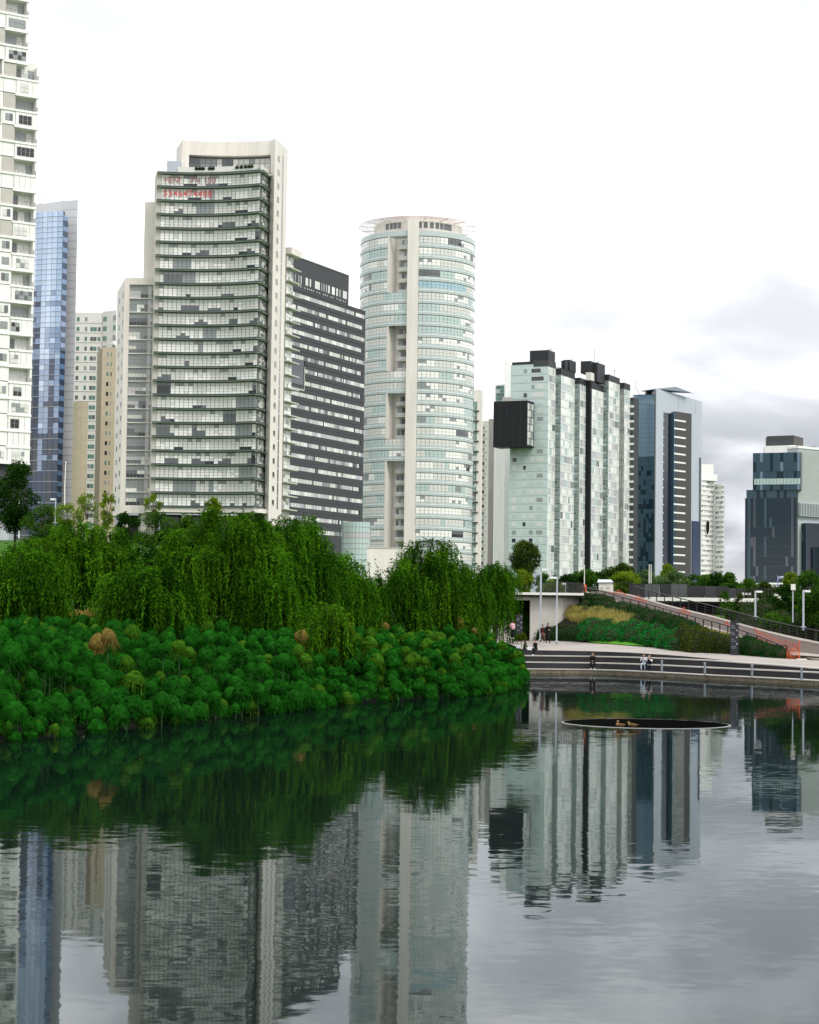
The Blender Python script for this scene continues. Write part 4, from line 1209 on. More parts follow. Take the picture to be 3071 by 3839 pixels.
# ---- blue-grey tower with dark slab of light slots
def tower_slab():
    Y = 765.0
    C = xy(2458, 1800, Y)
    t = base_thing('office_tower', 'blue glass and grey metal tower with white slots on a dark slab', C, 8)
    a = xy(2373, 1800, Y + 4); fl = Flat(a, C - a); Ll = (C - a).length
    e2 = v2(R(48)); Lr = along(C, e2, 2631, 1700); fr = Flat(C, e2)
    zl = zat(2376, 1483, Y + 4); zt = zat(2463, 1455, Y); ztr = P(2631, 1506, C.y + e2.y * Lr).z
    b = MB(); b.prism([a + Vector((0, .1)), C + Vector((0, .1)), C + e2 * 12, a + Vector((0, 14))], 6, zl, g_b4); b.build('core', t)
    b = MB(); q = [C, C + e2 * Lr, C + e2 * Lr + Vector((-4, 6)), C + Vector((-1, 6))]
    b.prism(q, 6, [zt, ztr, ztr, zt], metalgrey); b.build('metal_wall', t)
    part('corner_strip', t, fl, Ll - .55, Ll - .02, 6, zt - 1, -.5, .12, mull)
    pn = Panes(); nz = 44; zz0 = 10; dz = (zl - zz0) / nz; nc = 8
    for k in range(nz):
        f = 1 - k / nz          # 1 at the bottom
        for j in range(nc):
            z = zl - (k + 1) * dz
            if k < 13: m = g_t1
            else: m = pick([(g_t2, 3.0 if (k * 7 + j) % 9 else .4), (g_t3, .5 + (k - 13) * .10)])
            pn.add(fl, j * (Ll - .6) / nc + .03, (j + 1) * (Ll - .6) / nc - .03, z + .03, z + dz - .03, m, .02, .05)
    # dark glass strip, angled bay and projecting slab
    s0, s1 = fr.s_of(2486, 1800), fr.s_of(2521, 1800)
    zs0 = P(2500, 1548, C.y + 6).z
    part('dark_glass', t, fr, s0, s1, 6, zs0, -.1, .06, g_b4)
    for k in range(22): part('ledge', t, fr, s0 - .25, s0 + .35, zs0 - 3.4 - k * 3.5, zs0 - 3.1 - k * 3.5, -.1, .25, white)
    s2 = fr.s_of(2592, 1800)
    # slab stands 2.4 m proud of the wall
    pa = C + e2 * s1 + fr.n * 1.6; 
    fs = Flat(pa, e2); Ls = along(pa, e2, 2592, 1800)
    zs1 = zat(2523, 1542, pa.y)
    b = MB(); b.prism([fs.map(0, 0), fs.map(Ls, 0), fs.map(Ls, -1.58), fs.map(0, -1.58)], 6, zs1, slatgrey); b.build('dark_slab', t)
    part('slab_edge', t, fs, -1.3, -.02, 6, zs1 - .4, -1.5, -.1, g_t2)
    w0, w1 = fs.s_of(2527, 1800), fs.s_of(2570, 1800)
    for k in range(20): part('light_slot', t, fs, w0, w1, zs1 - 4.0 - k * 3.5, zs1 - 3.35 - k * 3.5, -.05, .04, white)
    # joints in the metal wall
    for s in (Lr * .48, Lr * .86): part('panel_joint', t, fr, s, s + .08, zs1 + .5, min(zt, ztr) - .3, -.05, .03, mull)
    part('roof_edge', t, fl, -.1, Ll - .6, zl, zl + .25, -.4, .1, charcoal)
    pn.build(t, 'curtain_pane')
    # dark panel low on the right paints a reflected building in the glass
    f0 = fr.s_of(2593, 2000)
    pb = C + e2 * f0 + fr.n * .5; fw = Flat(pb, e2); Lw = along(pb, e2, 2626, 2000); zw = P(2610, 1953, pb.y).z
    b = MB(); b.prism([fw.map(0, 0), fw.map(Lw, 0), fw.map(Lw, -.45), fw.map(0, -.45)], 6, zw, g_b3); b.build('reflection_panel', t)
    part('strip_mullion', t, fw, Lw - .3, Lw + .1, 6, P(2628, 1712, pb.y).z, -.4, .1, mull)
    # sail roof of louvres
    sl = MB(); zc = zl + 2.2
    A0, A1 = P(2407, 1468, Y + 6), P(2465, 1452, Y + 2); B0, B1 = P(2590, 1474, Y + 16), P(2537, 1451, Y + 24)
    b = MB()
    up_ = Vector((0, 0, .35))
    quad = [A0, A1, B0, B1]
    b.add([A0, P(2462, 1460, Y + 1), P(2588, 1474, Y + 14), P(2534, 1453, Y + 26), A0 + up_, P(2462, 1460, Y + 1) + up_, P(2588, 1474, Y + 14) + up_, P(2534, 1453, Y + 26) + up_], [(0, 1, 2, 3), (7, 6, 5, 4), (0, 4, 5, 1), (1, 5, 6, 2), (2, 6, 7, 3), (3, 7, 4, 0)], mat('louvre_teal', (0.03, 0.055, 0.065), .5, .4)); b.build('roof_canopy', t)
    for i in range(12):
        f = i / 11
        p0 = P(2534, 1453, Y + 26).lerp(P(2588, 1474, Y + 14), f); mb = MB(); mb.bar(p0, p0 + Vector((1.6, -.5, -.25)), .12, .12, metalgrey); mb.build('canopy_louvre', t)
    b = MB(); p0 = P(2424, 1478, Y + 8); b.box(p0.x, p0.x + 5, p0.y, p0.y + 5, zl, zc + .3, charcoal); b.build('roof_plant', t)
    b = MB(); p0 = P(2400, 1480, Y + 5); b.bar(p0, p0 + Vector((-2, 0, 3)), .15, .15, mull); b.bar(p0 + Vector((-2, 0, 3)), p0 + Vector((-1.9, 0, 5)), .12, .12, mull); b.bar(p0 + Vector((-2.6, 0, 4.8)), p0 + Vector((-1.5, 0, 5.1)), .12, .12, mull); b.build('roof_crane', t)
tower_slab()

# ---- far white curved tower with an oval opening
def tower_oval():
    Y = 1150.0
    a, m_, e = xy(2624, 1950, Y), xy(2678, 1950, Y + 12), xy(2711, 1950, Y + 2)
    t = base_thing('curved_tower', 'far white banded tower with a dark oval opening', m_, 8)
    fh = 18.7 * Y / 7000
    for (p, q, v0, n) in ((a, m_, 1790, 22), (m_, e, 1812, 21)):
        fc = Flat(p, q - p); L = (q - p).length; zt = zat(2670, v0, Y)
        b = MB(); b.prism([fc.map(0, -.3), fc.map(L, -.3), fc.map(L, -1.2), fc.map(0, -1.2)], 4, zt, g_lav); b.build('wall', t)
        pn = Panes()
        for k in range(n + 1):
            z = zt - k * fh
            part('floor_band', t, fc, 0, L, z - 1.55, z, -.29, .1, white)
            for j in range(int(L / 1.8)):
                if rnd.random() < .8: pn.add(fc, j * 1.8 + .1, j * 1.8 + 1.7, z - fh + .12, z - 1.65, pick([(g_pale, 3), (g_blind, 2), (g_grey, 1.2), (g_lav, 1)]), -.2)
        pn.build(t, limit=140)
    # top terraces
    for (u0, u1, v0) in ((2626, 2675, 1738), (2626, 2668, 1760), (2626, 2690, 1775)):
        p, q = xy(u0, 1800, Y + 4), xy(u1, 1800, Y + 6)
        b = MB(); b.prism([p, q, q + Vector((0, 8)), p + Vector((0, 8))], zat(2670, 1800, Y), zat(2650, v0, Y), white); b.build('top_terrace', t)
    # oval opening with a white rim; a dark disc paints its shaded depth
    fc = Flat(a, m_ - a); s = fc.s_of(2651, 1975); zc = zat(2651, 1976, Y)
    rim, hole = MB(), MB(); ro, ri = [], []
    for i in range(28):
        th = 2 * PI * i / 28; r1, r2 = 2.0 + .25 * math.sin(th), 4.5
        x, y = fc.map(s + r1 * math.cos(th), .5); ri.append((x, y, zc + r2 * math.sin(th) + .5 * math.cos(th)))
        x, y = fc.map(s + (r1 + .6) * math.cos(th), .6); ro.append((x, y, zc + (r2 + .6) * math.sin(th) + .5 * math.cos(th)))
    rim.add(ro + ri, [(i, (i + 1) % 28, 28 + (i + 1) % 28, 28 + i) for i in range(28)], white)
    bk = [(fc.map(s, -.25)[0] * 0 + p[0], p[1] + .85, p[2]) for p in ri]
    rim.add([(p[0], p[1] + .9, p[2]) for p in ro] + ro, [(i, (i + 1) % 28, 28 + (i + 1) % 28, 28 + i) for i in range(28)], white)
    rim.build('opening_rim', t)
    hole.add(ri + [(p[0], p[1] + .4, p[2]) for p in ri], [(i, (i + 1) % 28, 28 + (i + 1) % 28, 28 + i) for i in range(28)] + [tuple(range(28, 56))], dark); hole.build('oval_opening', t)
tower_oval()

# ---- dark glass office at the right edge
def tower_dark():
    Y = 690.0; C = xy(2992, 1950, Y)
    t = base_thing('office_tower', 'dark glass office tower with pale ribbed wing at the right edge', C, 8)
    pn = Panes(); bars = MB()
    def block(u0, u1, v0l, v0r, zbot, dy, cols, rh, opts, capm=g_t2, seam=True):
        a, c = xy(u0, 1950, Y + dy + 5), xy(u1, 1950, Y + dy - 1); fc = Flat(a, c - a); L = (c - a).length
        z1 = (zat(u0, v0l, Y + dy + 5) + zat(u1, v0r, Y + dy - 1)) / 2
        b = MB(); b.prism([fc.map(0, -.08), fc.map(L, -.08), fc.map(L, -14), fc.map(0, -14)], zbot, z1, g_b4); b.build('glass_block', t)
        n = int((z1 - zbot) / rh); rh = (z1 - zbot) / n
        cs = [pick(opts) for _ in range(cols)]
        for k in range(n):
            for j in range(cols):
                m = cs[j] if rnd.random() < .8 else pick(opts)
                pn.add(fc, L * j / cols + .04, L * (j + 1) / cols - .04, zbot + k * rh + .04, zbot + (k + 1) * rh - .04, m, 0, .06)
        if seam:
            for j in range(0, cols + 1): fbox(bars, fc, L * j / cols - .05, L * j / cols + .05, zbot, z1, -.05, .16, g_t2)
        return fc, L, z1
    zA = zat(2800, 1862, Y + 5)
    block(2794, 2986, 1868, 1866, 6, 0, 19, 3.4, [(g_t3, 6), (g_t2, .9), (g_b4, 1.0)])
    block(2799, 2988, 1838, 1834, zA - .5, .4, 15, 1.7, [(g_t3, 1.6), (g_t2, 4)])
    f2, L2, z2_ = block(2823, 3001, 1702, 1692, zat(2900, 1836, Y), -.6, 14, 3.0, [(g_t2, 5), (g_t1, .8), (g_t3, 1.2)])
    zb_ = zat(2900, 1815, Y)
    for j in range(16): part('light_panel', t, f2, L2 * j / 16.4 + .5, L2 * (j + 1) / 16.4 + .4, zb_, zb_ + 2.2, .05, .14, g_aqua)
    # dark block low on the right of it
    block(2986, 3024, 1962, 1962, 6, -.3, 4, 3.4, [(g_t2, 2), (g_t3, 2)])
    block(3034, 3120, 2050, 2050, 6, -4, 8, 3.4, [(g_t3, 2), (g_b3, 2)])
    # white parapets and roof box
    def bx(u0, u1, v0, v1, dy, dep, m, name):
        a, c = xy(u0, 1700, Y + dy + 5), xy(u1, 1700, Y + dy); b = MB()
        b.prism([a, c, c + Vector((2, dep)), a + Vector((1, dep))], zat(u0, v1, Y + dy + 3), zat((u0 + u1) / 2, v0, Y + dy + 3), m); b.build(name, t)
    bx(2867, 2984, 1671, 1704, 3, 8, white, 'roof_parapet')
    bx(2876, 2976, 1634, 1672, 6, 8, charcoal, 'roof_box')
    a, c = xy(2976, 1650, Y + 6), xy(3012, 1650, Y + 16)
    b = MB(); b.prism([a + Vector((.02, 0)), c, c + Vector((-2, 4)), a + Vector((0, 4))], zat(2976, 1675, Y + 6), zat(2976, 1632, Y + 6), slatgrey); b.build('roof_box', t)
    # ribbed pale wing receding to the right
    cc = C + Vector((.05, .4)); d = v2(R(38)); fr = Flat(cc, d); L = 26
    zt = zat(3000, 1680, cc.y)
    zmid0, zmid1 = zat(2995, 1935, cc.y), zat(2995, 1885, cc.y)
    b = MB(); b.prism([fr.map(0, 0), fr.map(L, 0), fr.map(L, -10), fr.map(0, -10)], 6, zt, ribm); b.build('ribbed_wall', t)
    for i in range(44): fbox(MB(), fr, i * .6, i * .6 + .12, zmid1 + .2, zt - .8, 0, .16, fascia).build('rib', t)
    part('projecting_band', t, fr, -.3, L, zmid0, zmid1, 0, 1.2, ribm)
    for i in range(30): fbox(MB(), fr, i * .9, i * .9 + .18, zmid0 + .2, zmid1 - .2, 1.19, 1.38, mull).build('rib', t)
    part('roof_edge', t, fr, -.2, L, zt, zt + .9, -10, .3, white)
    for k in range(10): part('floor_joint', t, fr, 0, L, zt - 4 - k * 3.6, zt - 3.92 - k * 3.6, 0, .05, warmgrey)
    b = MB(); p = P(3008, 1683, Y + 8); b.prism([(p.x - 1.5, p.y), (p.x + 5, p.y), (p.x + 5, p.y + 3), (p.x - 1.5, p.y + 3)], zt + .9, zt + 1.4, charcoal); b.build('roof_plant', t)
    bars.build('glass_seam', t, kind='stuff')
    pn.build(t, 'curtain_pane')
tower_dark()
# ------------------------------------------------------------------ plants
def unit(a): return a / np.maximum(np.linalg.norm(a, axis=-1, keepdims=True), 1e-9)
def leaf_obj(name, C_, A_, L_, W_, tint, m, parent, kind=None, side=None):
    """many small pointed leaves as one mesh; C base, A direction, all in the parent's own frame"""
    n = len(C_)
    B_ = side if side is not None else nrs.normal(size=(n, 3))
    Sd = unit(np.cross(A_, B_)) * (np.asarray(W_)[:, None] / 2)
    Lv = A_ * np.asarray(L_)[:, None]
    V = np.empty((n, 4, 3)); V[:, 0] = C_; V[:, 1] = C_ + Lv * .45 + Sd; V[:, 2] = C_ + Lv; V[:, 3] = C_ + Lv * .45 - Sd
    me = bpy.data.meshes.new(name)
    me.vertices.add(n * 4); me.vertices.foreach_set('co', V.ravel())
    me.loops.add(n * 4); me.loops.foreach_set('vertex_index', np.arange(n * 4))
    me.polygons.add(n); me.polygons.foreach_set('loop_start', np.arange(n) * 4)
    at = me.attributes.new('tint', 'FLOAT', 'FACE'); at.data.foreach_set('value', np.clip(tint, 0, 1).astype(np.float32))
    me.materials.append(m); me.update(calc_edges=True)
    o = bpy.data.objects.new(name, me); put(o, parent)
    if kind: o['kind'] = kind
    return o

bark = mat('grey_brown_bark', (0.055, 0.042, 0.03), 0.9, 0.2, var=.3, vscale=3)
barkd = mat('dark_bark', (0.02, 0.016, 0.012), 0.9, 0.2, var=.3, vscale=3)
lw1 = leaf_mat('willow_leaves', (0.003, 0.020, 0.002), (0.068, 0.205, 0.008), .28)
lw2 = leaf_mat('willow_leaves_yellowish', (0.004, 0.024, 0.002), (0.082, 0.220, 0.009), .28)
ldark = leaf_mat('dark_tree_leaves', (0.004, 0.016, 0.003), (0.022, 0.070, 0.008), .25)
lmid = leaf_mat('green_tree_leaves', (0.012, 0.045, 0.006), (0.06, 0.14, 0.014), .3)
lolive = leaf_mat('olive_tree_leaves', (0.014, 0.032, 0.007), (0.075, 0.115, 0.018), .3)
lpale = leaf_mat('pale_sapling_leaves', (0.05, 0.11, 0.008), (0.19, 0.27, 0.018), .4)
lgrey = leaf_mat('greyish_tree_leaves', (0.035, 0.075, 0.028), (0.11, 0.175, 0.055), .3)
lhedge = leaf_mat('hedge_leaves', (0.003, 0.018, 0.004), (0.012, 0.085, 0.012), .2)
lemer = leaf_mat('emerald_hedge_leaves', (0.003, 0.035, 0.006), (0.016, 0.25, 0.035), .25)
lolivh = leaf_mat('mixed_hedge_leaves', (0.008, 0.028, 0.004), (0.085, 0.115, 0.010), .2)
lstraw = leaf_mat('straw_grass_blades', (0.12, 0.12, 0.022), (0.55, 0.46, 0.15), .3)
lpap = leaf_mat('papyrus_rays', (0.001, 0.008, 0.001), (0.014, 0.104, 0.008), .2)
lpap2 = leaf_mat('papyrus_rays_light', (0.004, 0.020, 0.002), (0.055, 0.155, 0.010), .25)
ldry = leaf_mat('dried_papyrus_rays', (0.05, 0.038, 0.008), (0.26, 0.19, 0.050), .3)
stemg = mat('papyrus_stem', (0.02, 0.06, 0.012), .6, .3)

def willow(u, vtop, hw, Y, seed, label, m=lw1, nb=60, skirt=0.25, dens=1.0, group='weeping willows above the papyrus'):
    rs = np.random.RandomState(seed)
    p = P(u, vtop, Y); z0 = gz(p.x, Y); H = p.z - z0; w = hw * Y / F
    t = thing('willow_tree', label, 'tree', (p.x, Y, z0), 0, group)
    mb = MB(); o = Vector((p.x, Y, z0))
    mb.tube([o + Vector((0, 0, -.3)), o + Vector((.1, 0, H * .25)), o + Vector((-.1, .1, H * .5))], [w * .09, w * .065, w * .05], bark, 8)
    mb.build('trunk', t, smooth=True)
    lb = MB(); tips = []
    for b in range(nb):
        ph = rs.uniform(0, 2 * PI); r = math.sqrt(rs.uniform(.02, 1)) * .92
        zz = H * (1 - .40 * r ** 2.4) - abs(rs.normal(0, .09)) * H - .12
        if rs.rand() < .3: zz *= rs.uniform(.6, .9)
        tips.append((w * r * math.cos(ph), w * r * math.sin(ph) * .85, zz, ph, r))
    nb = len(tips)
    for (x, y, z, ph, r) in tips[:22]:
        a = o + Vector((-.1, .1, H * .42)); c = o + Vector((x, y, z))
        mid = a.lerp(c, .5) + Vector((0, 0, H * .12))
        lb.tube([a, mid, c], [w * .03, w * .018, .02], bark, 5)
    lb.build('limb', t, kind='stuff', smooth=True)
    Cs, As, Ls, Ws, Ts = [], [], [], [], []
    for (x, y, z, ph, r) in tips:
        ns = max(4, int(rs.randint(16, 31) * dens)); bt = rs.normal(0, .24)
        spread = rs.uniform(.35, .8)
        for s in range(ns):
            a = ph + rs.normal(0, .9); out = abs(rs.normal(.55, .4)) * (0.4 + r)
            sxp, syp, szp = x + rs.normal(0, spread * .6), y + rs.normal(0, spread * .6), z + rs.normal(0, .16)
            zmin = skirt * H * rs.uniform(.15, 1.2)
            Lh = min(max(.6, szp - zmin), rs.uniform(.9, 4.4) * (.5 + .07 * H))
            n = int((Lh + out) / .085)
            if n < 4: continue
            q = (np.arange(n) + rs.rand(n)) / n
            ox = out * (1 - np.exp(-q * 3.2)); rise = .22 * out * np.sin(np.minimum(q * 5, PI))
            sw = rs.normal(0, .10) * np.sin(q * rs.uniform(2, 5))
            zz = szp + rise - Lh * np.maximum(0, q - .08) ** 1.15
            cx = sxp + math.cos(a) * ox + sw; cy = syp + math.sin(a) * ox + sw * .5
            Cs.append(np.stack([cx, cy, zz], 1) + rs.normal(0, .025, (n, 3)))
            drp = np.clip(q * 2.2, 0, 1)
            d = np.stack([math.cos(a) * (1 - drp) + rs.normal(0, .42, n), math.sin(a) * (1 - drp) + rs.normal(0, .42, n), .35 - 1.35 * drp + rs.normal(0, .25, n)], 1)
            As.append(unit(d)); Ls.append(rs.uniform(.16, .32, n)); Ws.append(rs.uniform(.045, .085, n))
            Ts.append(np.full(n, .42 + bt + rs.normal(0, .12)) + rs.normal(0, .16, n))
    leaf_obj('foliage', np.concatenate(Cs), np.concatenate(As), np.concatenate(Ls), np.concatenate(Ws), np.concatenate(Ts), m, t, kind='stuff')
    return t

def tree(name, label, u, vtop, hw, vbot, Y, m, n=5000, leaf=.22, trunk=.16, group=None, cat='tree', z0=None, shape=1.0, ncl=26, seed=None, fill=1.0, stems=1, bm=bark):
    """trunk with limbs and a crown of leaf clumps between picture rows vtop and vbot"""
    rs = np.random.RandomState(seed if seed is not None else int(u * 7 + vtop))
    p = P(u, vtop, Y); zb = P(u, vbot, Y).z
    g = gz(p.x, Y) if z0 is None else z0
    H = p.z - g; w = hw * Y / F; ch = p.z - zb
    t = thing(name, label, cat, (p.x, Y, g), 0, group)
    o = Vector((p.x, Y, g)); mb = MB()
    cl = []
    for i in range(ncl):
        a = rs.uniform(0, 2 * PI); hz = rs.uniform(0, 1)
        rad = (math.sin(PI * min(1, max(.04, hz ** shape))) ** .6) * math.sqrt(rs.uniform(.1, 1)) * .82
        cl.append((w * rad * math.cos(a), w * rad * math.sin(a), (zb - g) + ch * (.06 + .86 * hz), w * rs.uniform(.20, .36)))
    for s in range(stems):
        dx = (s - (stems - 1) / 2) * w * .25
        mb.tube([o + Vector((dx * .4, 0, -.4)), o + Vector((dx * .7 + rs.normal(0, .05), 0, (zb - g) * .6 + .2)), o + Vector((dx, 0, (zb - g) + ch * .55))], [trunk, trunk * .75, trunk * .3], bm, 7)
    mb.build('trunk', t, smooth=True)
    lb = MB()
    for (x, y, z, r) in cl[:12]:
        lb.tube([o + Vector((0, 0, (zb - g) + ch * .1)), o + Vector((x * .5, y * .5, (zb - g) * .4 + z * .6)), o + Vector((x, y, z))], [trunk * .4, trunk * .25, .02], bm, 4)
    lb.build('limb', t, kind='stuff')
    per = np.array([c[3] ** 2 for c in cl]); per = (per / per.sum() * n).astype(int) + 1
    Cs, Ts = [], []
    for (x, y, z, r), k in zip(cl, per):
        d = unit(rs.normal(size=(k, 3))); rr = r * rs.uniform(.25, 1.12, k) ** .55
        c = d * rr[:, None] * np.array([1, 1, .8]) + np.array([x, y, z])
        Cs.append(c); Ts.append(.46 + rs.normal(0, .2, k) + rs.normal(0, .12))
    Cc = np.concatenate(Cs); k = len(Cc)
    A = unit(rs.normal(size=(k, 3)) + np.array([0, 0, -.25]))
    leaf_obj('crown', Cc, A, rs.uniform(.7, 1.4, k) * leaf, rs.uniform(.4, .7, k) * leaf, np.concatenate(Ts), m, t, kind='stuff')
    return t

# willows, back to front
WG = 'weeping willows above the papyrus'
willow(300, 1950, 270, 124, 1, 'broad willow at left whose top reaches the far apartment blocks', lw2, 95, skirt=.42)
willow(60, 2030, 180, 110, 2, 'willow cut off by the left edge above the papyrus', lw1, 60)
willow(610, 2030, 170, 122, 12, 'darker willow between the broad left willow and the tall middle one', lw1, 50)
willow(560, 2095, 165, 106, 3, 'low rounded willow standing forward over the papyrus at left', lw1, 62)
willow(845, 1895, 235, 118, 4, 'tallest willow in front of the cream tower', lw2, 85, skirt=.36)
willow(1085, 1912, 165, 124, 5, 'willow in front of the charcoal slab block', lw1, 80, skirt=.34)
willow(1270, 2065, 125, 132, 6, 'willow below the glass drum', lw1, 50)
willow(1610, 2012, 150, 146, 8, 'domed willow in front of the round tower', lw2, 70)
willow(1725, 2115, 105, 150, 9, 'short willow hanging right of the domed one', lw1, 40)
willow(1858, 2095, 74, 181, 10, 'narrow willow trailing to the ground beside the tunnel mouth', lw1, 44, skirt=.06)
willow(1235, 2260, 70, 108, 11, 'small drooping willow growing among the papyrus heads', lw2, 16, dens=.7)
willow(1480, 2120, 105, 140, 14, 'willow filling the gap between the drum and the round tower', lw1, 45)
willow(1020, 2060, 130, 116, 15, 'willow with dark hollows left of centre', lw1, 44)

# trees behind the willows and on the hill
tree('broadleaf_tree', 'dark leafy tree on the lawn at the left edge', 62, 1725, 115, 1990, 195, ldark, 9000, .26, .2, bm=barkd)
tree('broadleaf_tree', 'dark bushy tree right of the leafy tree on the lawn', 165, 1885, 90, 2040, 190, lmid, 4000, .24, .12)
tree('sapling', 'thin yellow green sapling left of the beige block', 330, 1840, 60, 1960, 185, lpale, 900, .2, .06, 'pale saplings on the hill', seed=3, ncl=18)
tree('sapling', 'bright upright sapling in front of the cream tower wing', 405, 1830, 38, 1990, 178, lpale, 1500, .2, .06, 'pale saplings on the hill', shape=1.3)
tree('sapling', 'loose pale sapling beside the white flagpole', 255, 1880, 60, 1980, 182, lpale, 1500, .2, .06, 'pale saplings on the hill', seed=5)
tree('sapling', 'airy yellow sapling before the stilts of the cream tower', 575, 1855, 42, 1925, 178, lpale, 600, .22, .05, 'pale saplings on the hill', seed=8, ncl=16)
tree('sapling', 'young green tree tip in front of the tall cream tower', 800, 1862, 36, 1960, 170, lpale, 1300, .22, .05, 'pale saplings on the hill', shape=1.4)
tree('shrub', 'dark conifer bush under the cream tower wing', 470, 1918, 66, 2060, 180, ldark, 4200, .22, .1, cat='shrub')
tree('shrub', 'dark green bush in front of the stilts', 600, 1912, 95, 2100, 172, lmid, 6000, .22, .1, cat='shrub')
tree('shrub', 'green bush left of the tallest willow', 700, 1940, 70, 2060, 168, lmid, 2600, .22, .1, cat='shrub')
tree('broadleaf_tree', 'olive conical tree with several stems beside the aqua tower', 1968, 2024, 64, 2168, 250, lolive, 12000, .26, .16, shape=1.35, stems=4, ncl=90)
tree('shrub', 'tall light green reedy shrub above the tunnel', 1960, 2140, 52, 2225, 214, lpale, 2600, .22, .06, cat='shrub')
tree('shrub', 'yellow green shrub right of the conical tree', 2040, 2150, 45, 2228, 214, lmid, 2200, .22, .06, cat='shrub')
tree('shrub', 'bright green bank of foliage above the concrete wall', 2075, 2180, 60, 2235, 210, lpale, 2200, .22, .06, cat='shrub')
BG = 'park trees below the right hand towers'
for (lab, u, vt, hw, vb, Y, m, n) in (
    ('dark round tree left of the thin white pole', 2125, 2155, 45, 2225, 240, ldark, 2200),
    ('dark tree behind the railing below the black fin', 2185, 2140, 55, 2215, 260, lmid, 2600),
    ('low dark tree beside the cream kiosk', 2240, 2150, 40, 2205, 270, ldark, 1600),
    ('large olive tree below the stepped tower', 2325, 2118, 62, 2200, 285, lolive, 4200),
    ('bright green bush right of the kiosk', 2345, 2152, 52, 2202, 255, lpale, 2400),
    ('greyish round tree under the blue glass tower', 2420, 2148, 46, 2200, 285, lgrey, 2400),
    ('yellow green tree in front of the dark slab', 2500, 2122, 38, 2180, 320, lpale, 2000),
    ('silvery round tree above the site hoarding', 2525, 2152, 60, 2200, 275, lgrey, 3200),
    ('mid green tree left of the oval opening tower', 2600, 2150, 36, 2200, 300, lmid, 1700),
    ('green tree in front of the white banded tower', 2655, 2160, 40, 2200, 290, lmid, 1800),
    ('dark tree right of the white banded tower', 2690, 2150, 34, 2205, 280, ldark, 1700),
    ('sunlit tree in the gap between the towers', 2735, 2155, 40, 2205, 275, lmid, 2200),
    ('low tree at the foot of the dark glass office', 2805, 2180, 42, 2220, 270, lmid, 1700),
    ('olive shrub behind the bridge railing', 2865, 2190, 40, 2230, 255, lolive, 1700)):
    tree('park_tree', lab, u, vt - 4, hw * 1.25, vb + 22, Y, m, int(n * 1.9), .32, .12, BG)
tree('broadleaf_tree', 'large bright leaved tree at the right edge beside the lamp', 3055, 2135, 105, 2345, 190, lmid, 8000, .27, .16, seed=77, ncl=40)
tree('broadleaf_tree', 'dark leafy tree behind the square sign', 2950, 2190, 75, 2330, 200, ldark, 5200, .25, .12, seed=78)
tree('broadleaf_tree', 'pale tipped tree leaning over the roof at right', 2968, 2150, 42, 2215, 215, lpale, 1800, .25, .1, seed=80)
tree('sapling', 'thin sapling in front of the bridge deck', 2718, 2212, 24, 2275, 205, lmid, 700, .2, .04, 'saplings below the bridge')
tree('sapling', 'slim pale sapling right of the thin one below the bridge', 2770, 2215, 22, 2290, 203, lolive, 600, .2, .04, 'saplings below the bridge')
tree('shrub', 'low green shrub under the bridge', 2740, 2262, 55, 2310, 203, lmid, 1800, .2, .05, cat='shrub')
tree('shrub', 'broad leaved shrubs beside the far railing', 2900, 2305, 80, 2350, 186, lmid, 2600, .22, .05, cat='shrub')
tree('shrub', 'rounded golden box shrub beside the standing sign', 1955, 2374, 24, 2398, 171, lolivh, 1500, .12, .05, cat='shrub')

# hedges and ornamental grasses on the embankment
def hedge(name, label, spots, m, leaf, dens, cat='hedge', blade=False, core=True):
    """spots: (point, radius, height); one clipped or loose mass"""
    p0 = spots[0][0]; t = thing(name, label, cat, p0)
    Cs, As, Ls, Ws, Ts = [], [], [], [], []
    for (p, r, h) in spots:
        k = int(dens * r * h * 60)
        if blade:
            a = nrs.uniform(0, 2 * PI, k); q = np.sqrt(nrs.rand(k)) * r
            Cs.append(np.stack([p.x + q * np.cos(a), p.y + q * np.sin(a), np.full(k, p.z)], 1))
            As.append(unit(np.stack([nrs.normal(0, .3, k), nrs.normal(0, .3, k), np.ones(k)], 1)))
            Ls.append(nrs.uniform(.55, 1.15, k) * h); Ws.append(nrs.uniform(.03, .06, k)); Ts.append(nrs.normal(.5, .22, k))
        else:
            d = unit(nrs.normal(size=(k, 3))); d[:, 2] = np.abs(d[:, 2]) - .25
            rr = nrs.uniform(.6, 1.08, k) ** .5
            Cs.append(np.stack([p.x + d[:, 0] * rr * r, p.y + d[:, 1] * rr * r, p.z + .2 * h + d[:, 2] * rr * h * .85], 1))
            As.append(unit(d * .6 + nrs.normal(size=(k, 3)) * .7 + np.array([0, 0, .4])))
            Ls.append(nrs.uniform(.7, 1.5, k) * leaf); Ws.append(nrs.uniform(.35, .6, k) * leaf); Ts.append(.46 + nrs.normal(0, .2, k) + nrs.normal(0, .12))
    C_ = np.concatenate(Cs) - np.array(p0)
    leaf_obj('leaves' if not blade else 'blades', C_, np.concatenate(As), np.concatenate(Ls), np.concatenate(Ws), np.concatenate(Ts), m, t, kind='stuff')
    if core and not blade:
        mb = MB()
        for (p, r, h) in spots:
            mb.tube([p + Vector((0, 0, -.1)), p + Vector((0, 0, h * .45)), p + Vector((0, 0, h * .8))], [r * .75, r * .7, r * .3], soil, 8)
        mb.build('dark_core', t, kind='stuff')  # dark solid filling behind the leaf shell, in the soil colour
    return t
def emb_spots(us, ts, r, h, jit=.25):
    o = []
    for u in us:
        for tt in ts:
            p = emb(u + rnd.uniform(-8, 8), max(0, min(1, tt + rnd.uniform(-.04, .04))))
            o.append((p + Vector((rnd.uniform(-jit, jit), rnd.uniform(-jit, jit), -.1)), r * rnd.uniform(.85, 1.2), h * rnd.uniform(.8, 1.2)))
    return o
fr_pts = []
